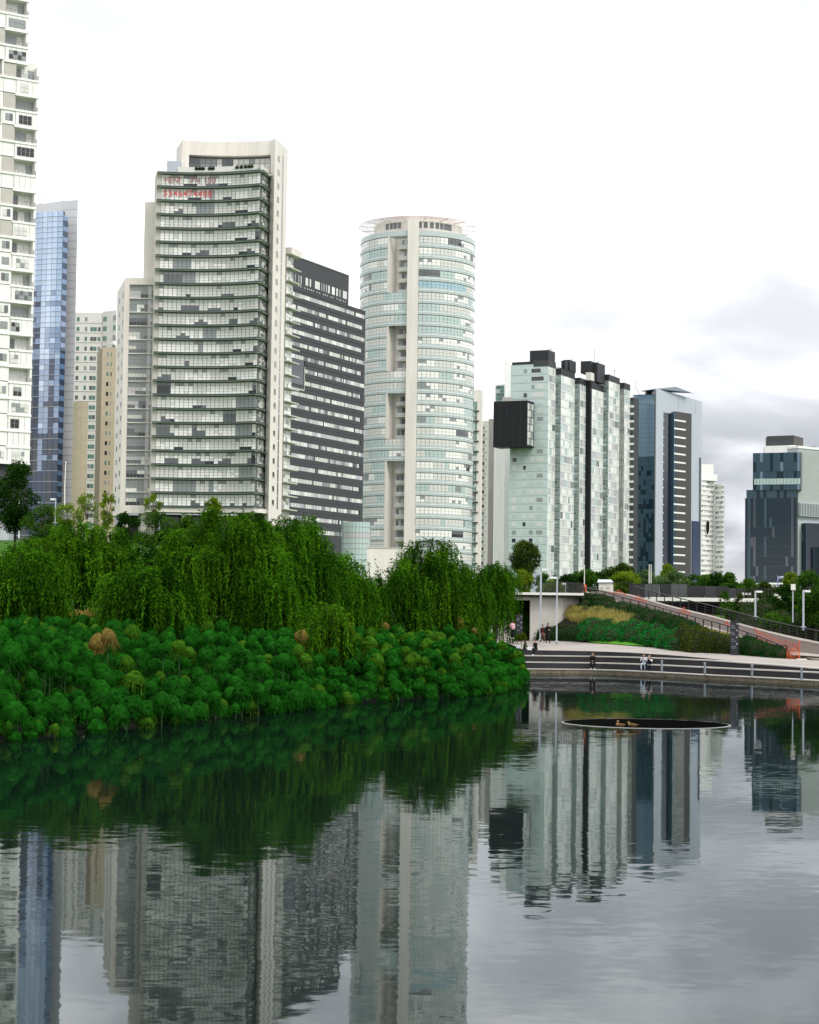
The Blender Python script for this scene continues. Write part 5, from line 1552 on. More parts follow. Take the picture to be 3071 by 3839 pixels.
for u in range(2008, 2215, 17):
    p = back_at(u); fr_pts += [(p + Vector((0, 2.0, 0)), 1.1, 1.5 + .1 * rnd.random()), (p + Vector((0, 4.2, 0)), 1.2, 1.7)]
hedge('hedge', 'dark low hedge in front of the concrete wall', fr_pts, lhedge, .14, 6)
hedge('hedge', 'emerald bushy hedge along the plaza below the straw grass', emb_spots(range(2205, 2560, 16), (.10, .24, .37), 1.15, 1.35), lemer, .16, 5)
hedge('hedge', 'dark hedge climbing along the near railing of the ramp', emb_spots(range(2190, 2620, 14), (.66, .80, .92), 1.05, 1.05), lhedge, .14, 6)
hedge('ornamental_grass', 'straw yellow feathery grass between the two hedges', emb_spots(range(2125, 2375, 7), (.46, .54, .62), .6, 1.0), lstraw, .1, 9, cat='grass', blade=True)
def rail_foot(u):
    for a, b in zip(range(len(NR) - 1), range(1, len(NR))):
        if NR[a][0] <= u <= NR[b][0]: return NRd[a].lerp(NRd[b], (u - NR[a][0]) / (NR[b][0] - NR[a][0]))
    return NRd[-1]
def rail_spots(us, fs, r, cut):
    o = []
    for u in us:
        a, c = back_at(u), rail_foot(u)
        for f in fs:
            p = a.lerp(c, f); top = c.z + cut - (1 - f) * .25; z0 = a.z - .1
            o.append((Vector((p.x + rnd.uniform(-.2, .2), p.y + rnd.uniform(-.2, .2), z0)), r * rnd.uniform(.85, 1.2), max(.5, (top - z0) * rnd.uniform(.88, 1.08))))
    return o
hedge('hedge', 'mixed olive and yellow bushes left of the black sign', rail_spots(range(2555, 2726, 11), (.12, .45, .8), 1.0, .60) + rail_spots(range(2732, 2784, 11), (.75,), .8, .7), lolivh, .16, 4)
hedge('hedge', 'dark clipped hedge narrowing to the end of the railing', rail_spots(range(2786, 2925, 8), (.15, .5, .9), .85, .95), lhedge, .14, 5)
hedge('ornamental_grass', 'golden grass tuft by the railing left of the black sign', emb_spots(range(2630, 2730, 8), (.82,), .55, .7), lstraw, .1, 8, cat='grass', blade=True)
hedge('hedge', 'low planting beyond the far railing of the ramp', [(FRd[i].lerp(FRd[i + 1], j / 9) + Vector((.8 + rnd.random(), 2.6 + 5.5 * q + 2 * rnd.random(), -2.2)), 1.7, 1.9 + .5 * rnd.random()) for i in range(1, len(FRd) - 1) for j in range(9) for q in range(8)], ldark, .24, 2.2)
lm_ = MB(); a, c = back_at(2212), back_at(2432)
lp = [back_at(2212 + i * 22) for i in range(11)]
lm_.add([p + Vector((0, -1.2, .06)) for i, p in enumerate(lp)] + [p + Vector((0, .5, .08 + .42 * math.sin(PI * (i + .3) / 10.6))) for i, p in enumerate(lp)], [(i, i + 1, 12 + i, 11 + i) for i in range(10)], mat('bright_turf', (0.05, 0.17, 0.015), .9, .1, vscale=3, col2=(0.08, 0.25, 0.02)))
tag(lm_.build('lawn_strip'), 'bright strip of turf below the emerald hedge', kind='structure')

hedge('shrubbery', 'dark shrubs filling the hollow under the right hand trees', [(Vector((P(u, 2300, y).x, y, gz(P(u, 2300, y).x, y))), 2.2, 2.0 + 1.2 * rnd.random()) for y in range(192, 232, 5) for u in range(2790 + (y % 3) * 12, 3110, 55)], ldark, .26, 1.6, cat='shrub')
# papyrus: mop heads on stems, from the water's edge up the bank
def umbel_mesh(name, m, rays, droop, rs, tint0=.45, R0=.56, w0=.017):
    """mop head: fine curved rays fanning from the stem top, filling a dome, their ends hanging"""
    n = rays
    el = np.arcsin(rs.uniform(-.25, 1, n)); az = rs.uniform(0, 2 * PI, n)
    d = np.stack([np.cos(el) * np.cos(az), np.cos(el) * np.sin(az), np.sin(el)], 1)
    L = R0 * rs.uniform(.62, 1.05, n)
    st = np.where(rs.rand(n) < .22, 0.0, rs.uniform(.35, .7, n))     # most show only their outer, leafy end
    k = 2; pts = []
    for i in range(k + 1):
        q = st + (1 - st) * i / k
        p = d * (L * q)[:, None] + rs.normal(0, .018, (n, 3)); p[:, 2] -= droop * L * (q ** 2.4) * (1.2 - .8 * np.sin(el)); pts.append(p)
    side = unit(np.cross(d, rs.normal(size=(n, 3))))
    w = [w0 * .55, w0, w0 * .5]
    V = np.stack([np.stack([pts[i] + side * w[i], pts[i] - side * w[i]], 1) for i in range(k + 1)], 1).reshape(n, (k + 1) * 2, 3)
    base = np.arange(n) * (k + 1) * 2
    loops = np.stack([np.stack([base + 2 * i, base + 2 * i + 1, base + 2 * i + 3, base + 2 * i + 2], 1) for i in range(k)], 1).reshape(-1)
    tn = np.repeat(tint0 + rs.normal(0, .2, n), k)
    return finish_umbel(name, m, V, loops, tn, rs, R0, droop, tint0)
def finish_umbel(name, m, V, loops, tn, rs, R0, droop, tint0):
    nf = len(loops) // 4; nv = len(V.reshape(-1, 3))
    # solid dome added where rays run dense, to block light and shade the head
    dv, df, na, nb_ = [], [], 11, 6
    for i in range(nb_ + 1):
        e = PI / 2 * (1 - i / nb_ * 1.28)
        for j in range(na):
            a = 2 * PI * j / na; r = R0 * .80 * rs.uniform(.88, 1.06)
            dv.append((r * math.cos(e) * math.cos(a), r * math.cos(e) * math.sin(a), r * (.92 * math.sin(e) - droop * .30 * math.cos(e))))
    for i in range(nb_):
        for j in range(na): df += [nv + i * na + j, nv + (i + 1) * na + j, nv + (i + 1) * na + (j + 1) % na, nv + i * na + (j + 1) % na]
    if True:
        V = np.concatenate([V.reshape(-1, 3), np.array(dv)]); loops = np.concatenate([loops, np.array(df)]); tn = np.concatenate([tn, np.clip(tint0 + rs.normal(0, .14, len(df) // 4), 0, 1)])
    nf = len(loops) // 4
    me = bpy.data.meshes.new(name)
    me.vertices.add(len(V.reshape(-1, 3))); me.vertices.foreach_set('co', V.ravel())
    me.loops.add(nf * 4); me.loops.foreach_set('vertex_index', loops)
    me.polygons.add(nf); me.polygons.foreach_set('loop_start', np.arange(nf) * 4)
    at = me.attributes.new('tint', 'FLOAT', 'FACE'); at.data.foreach_set('value', np.clip(tn, 0, 1).astype(np.float32))
    me.materials.append(m); me.update(calc_edges=True)
    return me
prs = np.random.RandomState(21)
NR_ = 620
U_green = [umbel_mesh('umbel', lpap, NR_, dr, prs, tt, r) for dr, tt, r in ((.5, .5, .58), (.62, .38, .54), (.75, .5, .6), (.55, .66, .5), (.9, .45, .56))]
U_light = [umbel_mesh('umbel', lpap2, NR_, dr, prs, .45, .56) for dr in (.7, .95)]
U_dry = [umbel_mesh('umbel', ldry, NR_, dr, prs, .45, r, .012) for dr, r in ((1.25, .62), (1.6, .7), (1.0, .55))]
stem_b = MB(); stem_b.tube([(0, 0, -1.9), (.03, 0, -.9), (0, 0, 0)], [.03, .026, .018], stemg, 5)
stem_me = bpy.data.meshes.new('stem'); stem_me.from_pydata(stem_b.v, [], stem_b.f); stem_me.materials.append(stemg); stem_me.update()
spots = []
cell = {}
topline = lambda u: np.interp(u, [-200, 0, 300, 600, 1000, 1300, 1500, 1700, 1800, 1900, 1950, 2010], [2310, 2305, 2290, 2305, 2310, 2335, 2320, 2312, 2330, 2375, 2420, 2530])
CMi = CM.inverted()
def proj(x, y, z):
    q = CMi @ Vector((x, y, z - HC)); return PW / 2 + F * q.x / -q.z, PH / 2 - F * q.y / -q.z
cx = prs.uniform(-34, 12, 60000); cy = prs.uniform(62, 152, 60000)
dS = np.abs(poly_dist(cx, cy, shore_l, False)); dP = poly_dist(cx, cy, poly)
ok = (dS < 40) & (dP > -.7)
cx, cy, dS, dP = cx[ok], cy[ok], dS[ok], dP[ok]; cz = np.maximum(ground(cx, cy), -.05)
for x, y, z, ds in zip(cx, cy, cz, dS):
    h = (1.0 if ds < 1.5 else 1.7) * prs.uniform(.62, 1.32) + (.55 if ds > 3 else 0)
    if ds < 1.2 and prs.rand() < .35: h = prs.uniform(.35, .7)
    sp = .84 * (1 if ds < 8 else 1.08)
    kx, ky = int(x // 1.2), int(y // 1.2)
    if any((x - a) ** 2 + (y - b) ** 2 < sp * sp for i in (-1, 0, 1) for j in (-1, 0, 1) for (a, b) in cell.get((kx + i, ky + j), ())): continue
    u, v = proj(x, y, z + h)
    if v - 35 < topline(u) or u < -160 or u > np.interp(v, [2330, 2375, 2412, 2445, 2491, 2554], [1850, 1890, 1918, 1940, 1962, 1985]): continue
    cell.setdefault((kx, ky), []).append((x, y))
    spots.append((x, y, z, h, u, v))
dry_at = [(300, 2290), (355, 2305), (205, 2300), (260, 2310), (395, 2430), (375, 2445), (945, 2300), (970, 2310), (1110, 2395), (1090, 2375), (1180, 2400), (1300, 2345), (1435, 2290), (1450, 2350), (1510, 2375), (1530, 2370), (1575, 2300), (1610, 2310), (1640, 2300), (1605, 2345), (1590, 2330), (1745, 2340), (1790, 2390), (1130, 2410), (590, 2345), (620, 2350), (1560, 2320), (1700, 2330)]
spots.sort(key=lambda s: s[1])
dry = set()
for (du, dv) in dry_at:
    c = [(abs(s[4] - du) + 1.5 * abs(s[5] - dv), i) for i, s in enumerate(spots) if i not in dry]
    dry.add(min(c)[1])
PG = 'papyrus along the pond edge'
def dS_of(x, y): return float(np.abs(poly_dist(np.array([x]), np.array([y]), shore_l, False))[0])
rest = {}
nind = 0
for i, (x, y, z, h, u, v) in enumerate(spots):
    isdry = i in dry; light = (not isdry) and (prs.rand() < (.10 + .30 * (u > 1100) * (v < 2480)))
    sc = prs.uniform(.58, 1.18) * (.75 if h < .75 else 1.0)
    if isdry: sc *= .85; h += .5
    me = rnd.choice(U_dry if isdry else U_light if light else U_green)
    rz = prs.uniform(0, 2 * PI)
    vis = 0 < u < 2000
    if isdry or (vis and nind < 272):
        if not isdry: nind += 1
        where = 'at the waterline' if dS_of(x, y) < 3 else 'in the middle of the bed' if dS_of(x, y) < 9 else 'high on the bank'
        near = next(n_ for lim_, n_ in ((180, 'at the left edge'), (420, 'under the broad left willow'), (700, 'below the low rounded willow'), (960, 'below the tallest willow'), (1180, 'left of the small willow'), (1400, 'below the glass drum'), (1620, 'below the round tower'), (9999, 'towards the steps')) if u < lim_)
        lab = ('dried straw coloured papyrus head ' if isdry else 'light green papyrus head ' if light else 'round green papyrus head ') + where + ' ' + near
        t = thing('papyrus_plant', lab, 'papyrus', (x, y, z), rz, PG)
        a = bpy.data.objects.new('umbel', me); a.location = (0, 0, h); a.scale = (sc, sc, sc * prs.uniform(.9, 1.1)); a.rotation_euler = (prs.normal(0, .16), prs.normal(0, .16), 0); a.parent = t; COL.objects.link(a)
        b = bpy.data.objects.new('stem', stem_me); b.location = (0, 0, h); b.scale = (1, 1, (h + .2) / 1.9); b.parent = t; COL.objects.link(b)
    else:
        rest.setdefault(me.name, []).append((x, y, z + h, sc, rz, me))
# low heads and shoots that close the gaps near the water
lowc = {}
for x, y, z, ds in zip(cx, cy, cz, dS):
    if ds > 9 or prs.rand() < (.3 if ds < 2.6 else .72): continue
    kx, ky = int(x // 1.0), int(y // 1.0)
    if any((x - a) ** 2 + (y - b) ** 2 < .62 for i in (-1, 0, 1) for j in (-1, 0, 1) for (a, b) in lowc.get((kx + i, ky + j), ())): continue
    h = prs.uniform(.15, .8) + .06 * ds; u, v = proj(x, y, z + h)
    if u < -160 or u > np.interp(v, [2330, 2375, 2412, 2445, 2491, 2554], [1850, 1890, 1918, 1940, 1962, 1985]): continue
    lowc.setdefault((kx, ky), []).append((x, y))
    me = rnd.choice(U_green + U_light[:1]); rest.setdefault(me.name, []).append((x, y, z + h, prs.uniform(.6, 1.05), prs.uniform(0, 6.28), me))
for nm, L in rest.items():
    me = L[0][5]; nv = len(me.vertices); co = np.empty(nv * 3); me.vertices.foreach_get('co', co); co = co.reshape(-1, 3); heart = co[NR_ * 6:]; co = co[:NR_ * 6].reshape(-1, 6, 3)
    nray = len(co); keep = np.arange(nray)[::2]; co = co[keep].copy(); mid_ = co.reshape(-1, 3, 2, 3).mean(2, keepdims=True)
    co = (mid_ + (co.reshape(-1, 3, 2, 3) - mid_) * 1.7).reshape(-1, 6, 3)[:, [0, 1, 4, 5]]
    co[:, :2] = co[:, :2] 
    tn = np.empty(len(me.polygons), np.float32); me.attributes['tint'].data.foreach_get('value', tn); ht = tn[NR_ * 2:]; tn = tn[:NR_ * 2].reshape(nray, 2)[keep]
    allv, allt = [], []
    for (x, y, z, sc, rz, _) in L:
        c, s_ = math.cos(rz), math.sin(rz)
        q = co * sc
        qq = np.stack([q[..., 0] * c - q[..., 1] * s_ + x, q[..., 0] * s_ + q[..., 1] * c + y, q[..., 2] + z], -1)
        allv.append(qq.reshape(-1, 3)); allt.append(tn[:, 1])
    if len(heart):
        na, nb_ = 11, 6; hq = np.array([[i * na + j, (i + 1) * na + j, (i + 1) * na + (j + 1) % na, i * na + (j + 1) % na] for i in range(nb_) for j in range(na)]); hc = heart[hq]
        for (x, y, z, sc, rz, _) in L:
            c, s_ = math.cos(rz), math.sin(rz); q = hc * sc
            allv.append(np.stack([q[..., 0] * c - q[..., 1] * s_ + x, q[..., 0] * s_ + q[..., 1] * c + y, q[..., 2] + z], -1)[:, [0, 1, 3, 2]].reshape(-1, 3)); allt.append(ht)
    V = np.concatenate(allv); nr = len(V) // 4; b0 = np.arange(nr) * 4
    loops = np.stack([b0, b0 + 1, b0 + 3, b0 + 2], 1).reshape(-1)
    m2 = bpy.data.meshes.new('papyrus_bed')
    m2.vertices.add(len(V)); m2.vertices.foreach_set('co', V.ravel()); m2.loops.add(len(loops)); m2.loops.foreach_set('vertex_index', loops)
    m2.polygons.add(nr); m2.polygons.foreach_set('loop_start', np.arange(nr) * 4)
    at = m2.attributes.new('tint', 'FLOAT', 'FACE'); at.data.foreach_set('value', np.concatenate(allt).astype(np.float32))
    m2.materials.append(me.materials[0]); m2.update(calc_edges=True)
    tag(put(bpy.data.objects.new('papyrus_bed', m2)), 'dense papyrus filling the bank behind the nearest heads', 'papyrus', kind='stuff')
# dark leaf litter under the papyrus and willows
bk = MB()
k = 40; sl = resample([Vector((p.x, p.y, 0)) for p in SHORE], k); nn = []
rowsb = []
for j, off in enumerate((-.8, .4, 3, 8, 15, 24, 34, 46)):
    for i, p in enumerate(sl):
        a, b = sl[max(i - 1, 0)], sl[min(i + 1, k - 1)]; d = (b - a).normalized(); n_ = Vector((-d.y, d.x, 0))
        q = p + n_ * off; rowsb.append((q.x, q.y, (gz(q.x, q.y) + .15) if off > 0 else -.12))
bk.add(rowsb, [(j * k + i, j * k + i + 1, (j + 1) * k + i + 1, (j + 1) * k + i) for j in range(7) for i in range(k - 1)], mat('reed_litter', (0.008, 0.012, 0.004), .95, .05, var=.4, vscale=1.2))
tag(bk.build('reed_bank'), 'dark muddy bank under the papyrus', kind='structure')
# ------------------------------------------------------------------ bridge, walls, railings
conc = mat('board_concrete', (0.44, 0.42, 0.38), .85, .25, vscale=.9, stretch=(1, 1, .35), col2=(0.56, 0.54, 0.49))
railm = mat('dark_rail', (0.014, 0.013, 0.013), .5, .4)
polem = mat('grey_pole', (0.36, 0.39, 0.43), .4, .5)
signm = mat('sign_slate', (0.013, 0.015, 0.020), .5, .4)
signw = mat('sign_print', (0.55, 0.56, 0.57), .6, .3)
lampw = mat('lamp_housing', (0.70, 0.70, 0.69), .5, .4)
orange = mat('orange_mesh', (0.48, 0.10, 0.03), .7, .2); orange_dull = mat('dull_orange_mesh', (0.24, 0.045, 0.022), .8, .2)

YW = 190.0
t = thing('underpass', 'pale concrete wall with a dark tunnel mouth beside the trailing willow', 'wall', tuple(P(1990, 2398, YW)))
def wx(u, Y=YW): return P(u, 2300, Y).x
zt_, zb_ = zat(1990, 2238, YW), 1.9
zo = zat(1950, 2250, YW)
x0, x1, xo, xw, xe = wx(1900), wx(1925), wx(1988), wx(1988), wx(2190)
MB().box(xw, wx(2110), YW, YW + 1.2, zb_, zt_, conc).build('wall', t)
b = MB(); pts = [(wx(2110), YW), (wx(2150), YW + .5), (wx(2200), YW + 2.6)]
b.prism([(wx(2110), YW + .001), (wx(2155), YW + .8), (wx(2205), YW + 3.2), (wx(2205), YW + 4.4), (wx(2110), YW + 1.2)], zb_, zt_, conc); b.build('curved_wall', t)
MB().box(x0 - 3, xo - .002, YW - .02, YW + 1.2, zo, zt_, conc).build('lintel', t)
MB().box(x0 - 3, x1, YW - .01, YW + 1.2, zb_, zo - .002, conc).build('jamb', t)
b = MB(); b.box(x1 - .3, x1 - .01, YW + 1.21, YW + 24, zb_, zo + .3, dark); b.box(xo + .01, xo + .3, YW + 1.21, YW + 24, zb_, zo + .3, dark); b.box(x1, xo, YW + 23.5, YW + 24, zb_, zo, dark); b.box(x1 - .3, xo + .3, YW + 1.21, YW + 24, zo + .01, zo + .3, dark); b.build('tunnel_lining', t)
b = MB(); b.box(x1 - .01, xo + .01, YW + 1, YW + 23.4, zb_ - .1, zb_ + .35, charcoal); b.build('tunnel_floor', t)
for u in (2030, 2075, 2120): MB().box(wx(u), wx(u) + .05, YW - .012, YW - .002, zb_, zt_ - .02, warmgrey).build('formwork_joint', t)
dk = thing('footbridge', 'pale edged footbridge deck over the tunnel mouth', 'bridge', (wx(2060), YW - .8, zt_))
zd0, zd1 = zat(2000, 2230, YW - 1), zat(2000, 2221, YW - 1)
MB().box(x0 - 3, wx(2185), YW - 1.0, YW + 7, zd0, zd1, offwhite).build('deck_edge', dk)
MB().box(x0 - 3, wx(2185), YW - .55, YW + 6, zt_ + .005, zd0 - .005, charcoal).build('deck_beam', dk)
# railings: each post a part
def railing(name, label, pts, h, nsub, group=None, m=railm, infill=True, posts=None):
    """pts: foot points of the railing; posts spaced about 1.6 m"""
    t = thing(name, label, 'railing', tuple(pts[0]), 0, group)
    b = MB()
    for a, c in zip(pts, pts[1:]): b.bar(a + Vector((0, 0, h)), c + Vector((0, 0, h)), .13, .09, m)
    b.build('top_rail', t)
    if infill:
        b = MB()
        for f in (.3, .52, .74):
            for a, c in zip(pts, pts[1:]): b.bar(a + Vector((0, 0, h * f)), c + Vector((0, 0, h * f)), .022, .022, m)
        b.build('wires', t)
    L = sum((c - a).length for a, c in zip(pts, pts[1:])); n = posts or max(2, int(L / 1.55))
    pp = resample(pts, n)
    for p in pp:
        q = MB(); q.box(p.x - .045, p.x + .045, p.y - .07, p.y + .07, p.z - .1, p.z + h - .04, m); q.build('post', t)
    return t
railing('railing', 'dark railing with close posts on the footbridge deck', [P(2020, 2222, YW + .3), P(2100, 2218.5, YW + .6), P(2188, 2224, YW + 1.5)], .98, 0, posts=26)
railing('railing', 'near dark railing of the ramp half buried in the hedge', [p + Vector((0, 0, .0)) for p in NRd], .98, 0)
railing('railing', 'far dark railing running down the whole ramp', FRd, 1.08, 0)
railing('railing', 'far dark railing bending back at the top of the ramp', [P(2243, 2222, 207), P(2375, 2222, 205.2)], 1.1, 0)
# fallen orange netting along the near railing, upright net at its foot
def net(name, label, quad, nu, nv, sag=0, w=.035, jit=0.0, m=orange):
    t = thing(name, label, 'safety net', tuple(quad[0]))
    b = MB(); rs = random.Random(nu * 7 + nv)
    def pt(i, j):
        a = quad[0].lerp(quad[1], i / nu); c = quad[3].lerp(quad[2], i / nu); p = a.lerp(c, j / nv)
        return p + Vector((0.06 * math.sin(i * 1.7 + j), 0.10 * math.sin(i * .9 + j * .5), -sag * math.sin(PI * i / nu) * (j / nv) + jit * math.sin(i * 12.9 + j * 7.3)))
    g = [[pt(i, j) for j in range(nv + 1)] for i in range(nu + 1)]
    for i in range(nu + 1):
        for j in range(nv + 1):
            if i < nu: b.bar(g[i][j], g[i + 1][j], w, .012, m)
            if j < nv: b.bar(g[i][j], g[i][j + 1], w, .012, m)
    b.build('mesh', t)
    return t
zn = 1.55
a, c = P(2950, 2473, 157), P(2998, 2474, 156.4)
net('safety_net', 'orange net standing upright at the foot of the ramp', [a, c, P(2998, 2402, 156.4), P(2951, 2443, 157)], 12, 16, .1, .022)
for u in (2951, 2998):
    p = P(u, 2474, 156.8 if u < 2980 else 156.3); b = MB(); b.tube([p, P(u, 2441 if u < 2980 else 2401, 156.6)], .035, mat('net_stake', (0.45, 0.08, 0.03), .6, .3), 6)
    tag(b.build('net_stake'), 'thin stake holding the %s end of the upright orange net' % ('lower left' if u < 2980 else 'taller right'), 'stake')
q = [NRd[8].lerp(FRd[4], .06) + Vector((0, 0, .2)), NRd[10].lerp(FRd[6], .05) + Vector((0, 0, .3)), P(2985, 2410, 159), P(2826, 2352, 167)]
net('safety_net', 'orange net slumped along the lower end of the ramp', q, 44, 9, .2, .03, .05, orange_dull)
for (u0, v0, u1, v1, Y, lab) in ((2282, 2212, 2352, 2227, 199, 'orange netting heaped at the top of the ramp'), (2352, 2232, 2428, 2252, 194, 'orange netting lying along the upper ramp'), (2535, 2276, 2590, 2298, 181, 'small orange net pile halfway down the ramp'), (2706, 2331, 2741, 2345, 172, 'orange netting behind the black standing sign')):
    p0, p1 = P(u0, v1, Y), P(u1, v1 + 4, Y - 1)
    net('safety_net', lab, [p0, p1, P(u1 - 6, v1 - 2, Y + 1), P((u0 + u1) / 2, v0, Y + 1)], 14, 7, .0, .04, .06, orange_dull)
b = MB(); p = P(3003, 2475, 156); b.box(p.x - .35, p.x + .45, p.y - .2, p.y + .2, p.z - .05, p.z + .12, offwhite); tag(b.build('stone_block'), 'small pale block lying at the end of the orange net', 'block')

# site hoarding, bridge on the right, kiosk
YH = 240.0
hd = thing('site_hoarding', 'long dark panelled hoarding behind the ramp', 'fence', tuple(P(2360, 2240, YH)))
hp1, hp2, hp3 = mat('hoarding_black', (0.016, 0.017, 0.019), .6, .3), mat('hoarding_slate', (0.055, 0.060, 0.062), .6, .3, var=.1, vscale=.4), mat('hoarding_grey', (0.030, 0.031, 0.034), .6, .3)
for (u0, u1, v0, m) in ((2358, 2416, 2188, hp1), (2416, 2444, 2190, hp2), (2444, 2473, 2190, hp2), (2473, 2515, 2189, hp1), (2515, 2545, 2190, hp2), (2545, 2576, 2190, hp2), (2576, 2610, 2196, hp1), (2610, 2642, 2196, hp1), (2642, 2685, 2197, hp3), (2685, 2729, 2197, hp1), (2729, 2760, 2205, hp3), (2760, 2792, 2206, hp1)):
    a, c = P(u0, 2243, YH + (u0 % 3) * .1), P(u1, 2243, YH); MB().box(a.x + .02, c.x - .02, YH, YH + .12 + .02 * (u0 % 5), a.z - .6, zat(u0, v0, YH), m).build('panel', hd)
br = thing('footbridge', 'pale footbridge slab crossing behind the right hand railing', 'bridge', tuple(P(2650, 2250, 232)))
a, c = P(2440, 2243, 232), P(2930, 2243, 232)
MB().box(a.x, c.x, 232, 238, zat(2650, 2255, 232), zat(2650, 2241, 232), offwhite).build('deck', br)
MB().box(a.x, c.x, 233, 237, zat(2650, 2262, 232), zat(2650, 2255.2, 232), charcoal).build('girder', br)
MB().box(a.x - 2, c.x + 6, 236.5, 237.5, 2, zat(2650, 2262.2, 232), dark).build('back_wall', br)
p0, p1 = P(2836, 2290, 231), P(2874, 2290, 231); MB().box(p0.x, p1.x, 233, 236, 3, zat(2650, 2262.1, 232), conc).build('abutment', br)
railing('railing', 'short dark railing on the right hand footbridge', [P(2792, 2241, 232.4), P(2895, 2241, 232.4)], 1.15, 0, posts=9)
b = MB(); p0, p1 = P(2792, 2238, 231.5), P(2823, 2238, 231.5)
bn = thing('bench', 'white bench on the right hand footbridge', 'bench', tuple(p0)); MB().box(p0.x, p1.x, 232.7, 233.2, p0.z + .25, p0.z + .55, white).build('seat', bn)
for x in (p0.x + .15, p1.x - .25): MB().box(x, x + .12, 232.75, 233.15, p0.z - .05, p0.z + .248, charcoal).build('leg', bn)
kd = thing('kiosk', 'cream kiosk with a pitched pale roof above the ramp', 'kiosk', tuple(P(2243, 2205, 245)))
a, c = P(2243, 2202, 245), P(2289, 2202, 245); e = P(2304, 2202, 248)
b = MB(); b.prism([(a.x, a.y), (c.x, c.y), (e.x, e.y + 1.5), (a.x + .5, a.y + 4.5)], a.z - 1.5, zat(2260, 2184, 245), cream); b.build('wall', kd)
zr0, zr1 = zat(2260, 2184, 245), zat(2260, 2172, 246)
b = MB(); A, B2, C2, D2 = Vector((a.x - .1, a.y - .2, zr0 + .01)), Vector((c.x + .1, c.y - .2, zr0 + .01)), Vector((e.x + .2, e.y + 1.7, zr0 + .01)), Vector((a.x + .3, a.y + 4.7, zr0 + .01)); T0, T1_ = Vector((a.x + .2, a.y + 2.2, zr1)), Vector((e.x - .5, a.y + 2.4, zr1))
b.add([A, B2, C2, D2, T0, T1_], [(0, 1, 5, 4), (1, 2, 5), (2, 3, 4, 5), (3, 0, 4), (3, 2, 1, 0)], metalgrey); b.build('roof', kd)
for i in (0, 1): MB().box(a.x + .25 + i * .8, a.x + .65 + i * .8, a.y - .03, a.y + .02, zr0 - .75, zr0 - .68, mull).build('hatch_slot', kd)
# small roof and white box among the right trees
rf = thing('shelter', 'gabled shelter roof peeping from the trees at right', 'shelter', tuple(P(2975, 2230, 225)))
r0, r1, r2 = P(2948, 2160, 225), P(2964, 2157, 225), P(2999, 2173, 223)
b = MB(); 
for a, c in ((r0, r1), (r1, r2)):
    q = [a, c, c + Vector((0, 5, 0)), a + Vector((0, 5, 0))]; dn = Vector((0, 0, -.22)); b.add(q + [p + dn for p in q], [(0, 1, 2, 3), (7, 6, 5, 4), (0, 4, 5, 1), (1, 5, 6, 2), (2, 6, 7, 3), (3, 7, 4, 0)], metalgrey)
b.build('roof', rf)
for p in (r1, r2): MB().box(p.x - .1, p.x + .1, p.y + 1, p.y + 1.2, 5, p.z - .2, charcoal).build('post', rf)
wb = thing('low_building', 'low pale flat roofed building at the foot of the dark glass office', 'building', tuple(P(2895, 2200, 330)))
a, c = P(2862, 2210, 330), P(2931, 2210, 330); MB().box(a.x, c.x, 330, 338, a.z - 4, zat(2895, 2191, 330), offwhite).build('wall', wb); MB().box(a.x - .2, c.x + .2, 329.8, 338, zat(2895, 2191, 330) + .004, zat(2895, 2191, 330) + .3, white).build('parapet', wb)

# ------------------------------------------------------------------ lamps, poles, signs, bollards
def lamp(label, u, vtop, vbot, Y, side, m=polem, hl=None, w=.16, group='street lamps in the park'):
    p = P(u, vbot, Y); top = zat(u, vtop, Y)
    t = thing('street_lamp', label, 'street lamp', tuple(p), 0, group)
    b = MB(); b.box(p.x - w / 2, p.x + w / 2, Y - w / 2, Y + w / 2, p.z - .3, top, m); b.build('pole', t)
    L = hl or .62; x0, x1 = (p.x + w / 2 + .005, p.x + L) if side > 0 else (p.x - L, p.x - w / 2 - .005)
    b = MB(); b.box(x0, x1, Y - .14, Y + .14, top - .20, top - .01, lampw); hd_ = b.build('lamp_head', t)
    b = MB(); b.box(min(x0, x1) + .15, max(x0, x1) - .15, Y - .11, Y + .11, top - .23, top - .202, g_grey); b.build('lens', hd_)
    b = MB(); b.box(p.x - .2, p.x + .2, Y - .2, Y + .2, p.z - .05, p.z + .04, m); b.build('base_plate', t)
lamp('tallest grey square lamp post in front of the concrete wall', 2026, 2131, 2399, 181, 1, w=.17)
lamp('shorter grey lamp post beside the two walkers', 2087, 2162, 2404, 179, -1, w=.13)
lamp('small white lamp behind the footbridge railing', 2122, 2185, 2224, 198, -1, w=.10, hl=.42)
lamp('grey lamp post in front of the right hand footbridge', 2832, 2214, 2312, 184, 1, hl=.65)
lamp('grey lamp post by the big tree at the right edge', 3012, 2212, 2350, 172, 1, hl=.62)
lamp('pale lamp on the hill left of the white flagpole', 207, 1868, 1960, 185, -1, w=.10, hl=.5)
def pole(name, label, u, vt, vb, Y, r, m, cat='pole'):
    a, c = P(u, vb, Y), P(u, vt, Y); t = thing(name, label, cat, tuple(a))
    b = MB(); b.tube([a + Vector((0, 0, -.5)), a.lerp(c, .5), Vector((a.x, c.y, c.z))], [r, r * .9, r * .7], m, 8); b.build('shaft', t)
    b = MB(); b.tube([Vector((a.x, c.y, c.z)), Vector((a.x, c.y, c.z + r * 2.5))], [r * 1.3, r * .8], m, 8); b.build('cap', t)
pole('flagpole', 'white flagpole before the grey side wall of the blue tower', 243, 1736, 1900, 190, .055, white, 'flagpole')
pole('lamp_mast', 'tall thin white mast behind the dark tree at the left edge', 71, 1688, 2000, 205, .07, white, 'mast')
pole('mast', 'thin pale mast by the orange box at the footbridge', 2191, 2124, 2215, 203, .05, offwhite, 'mast')
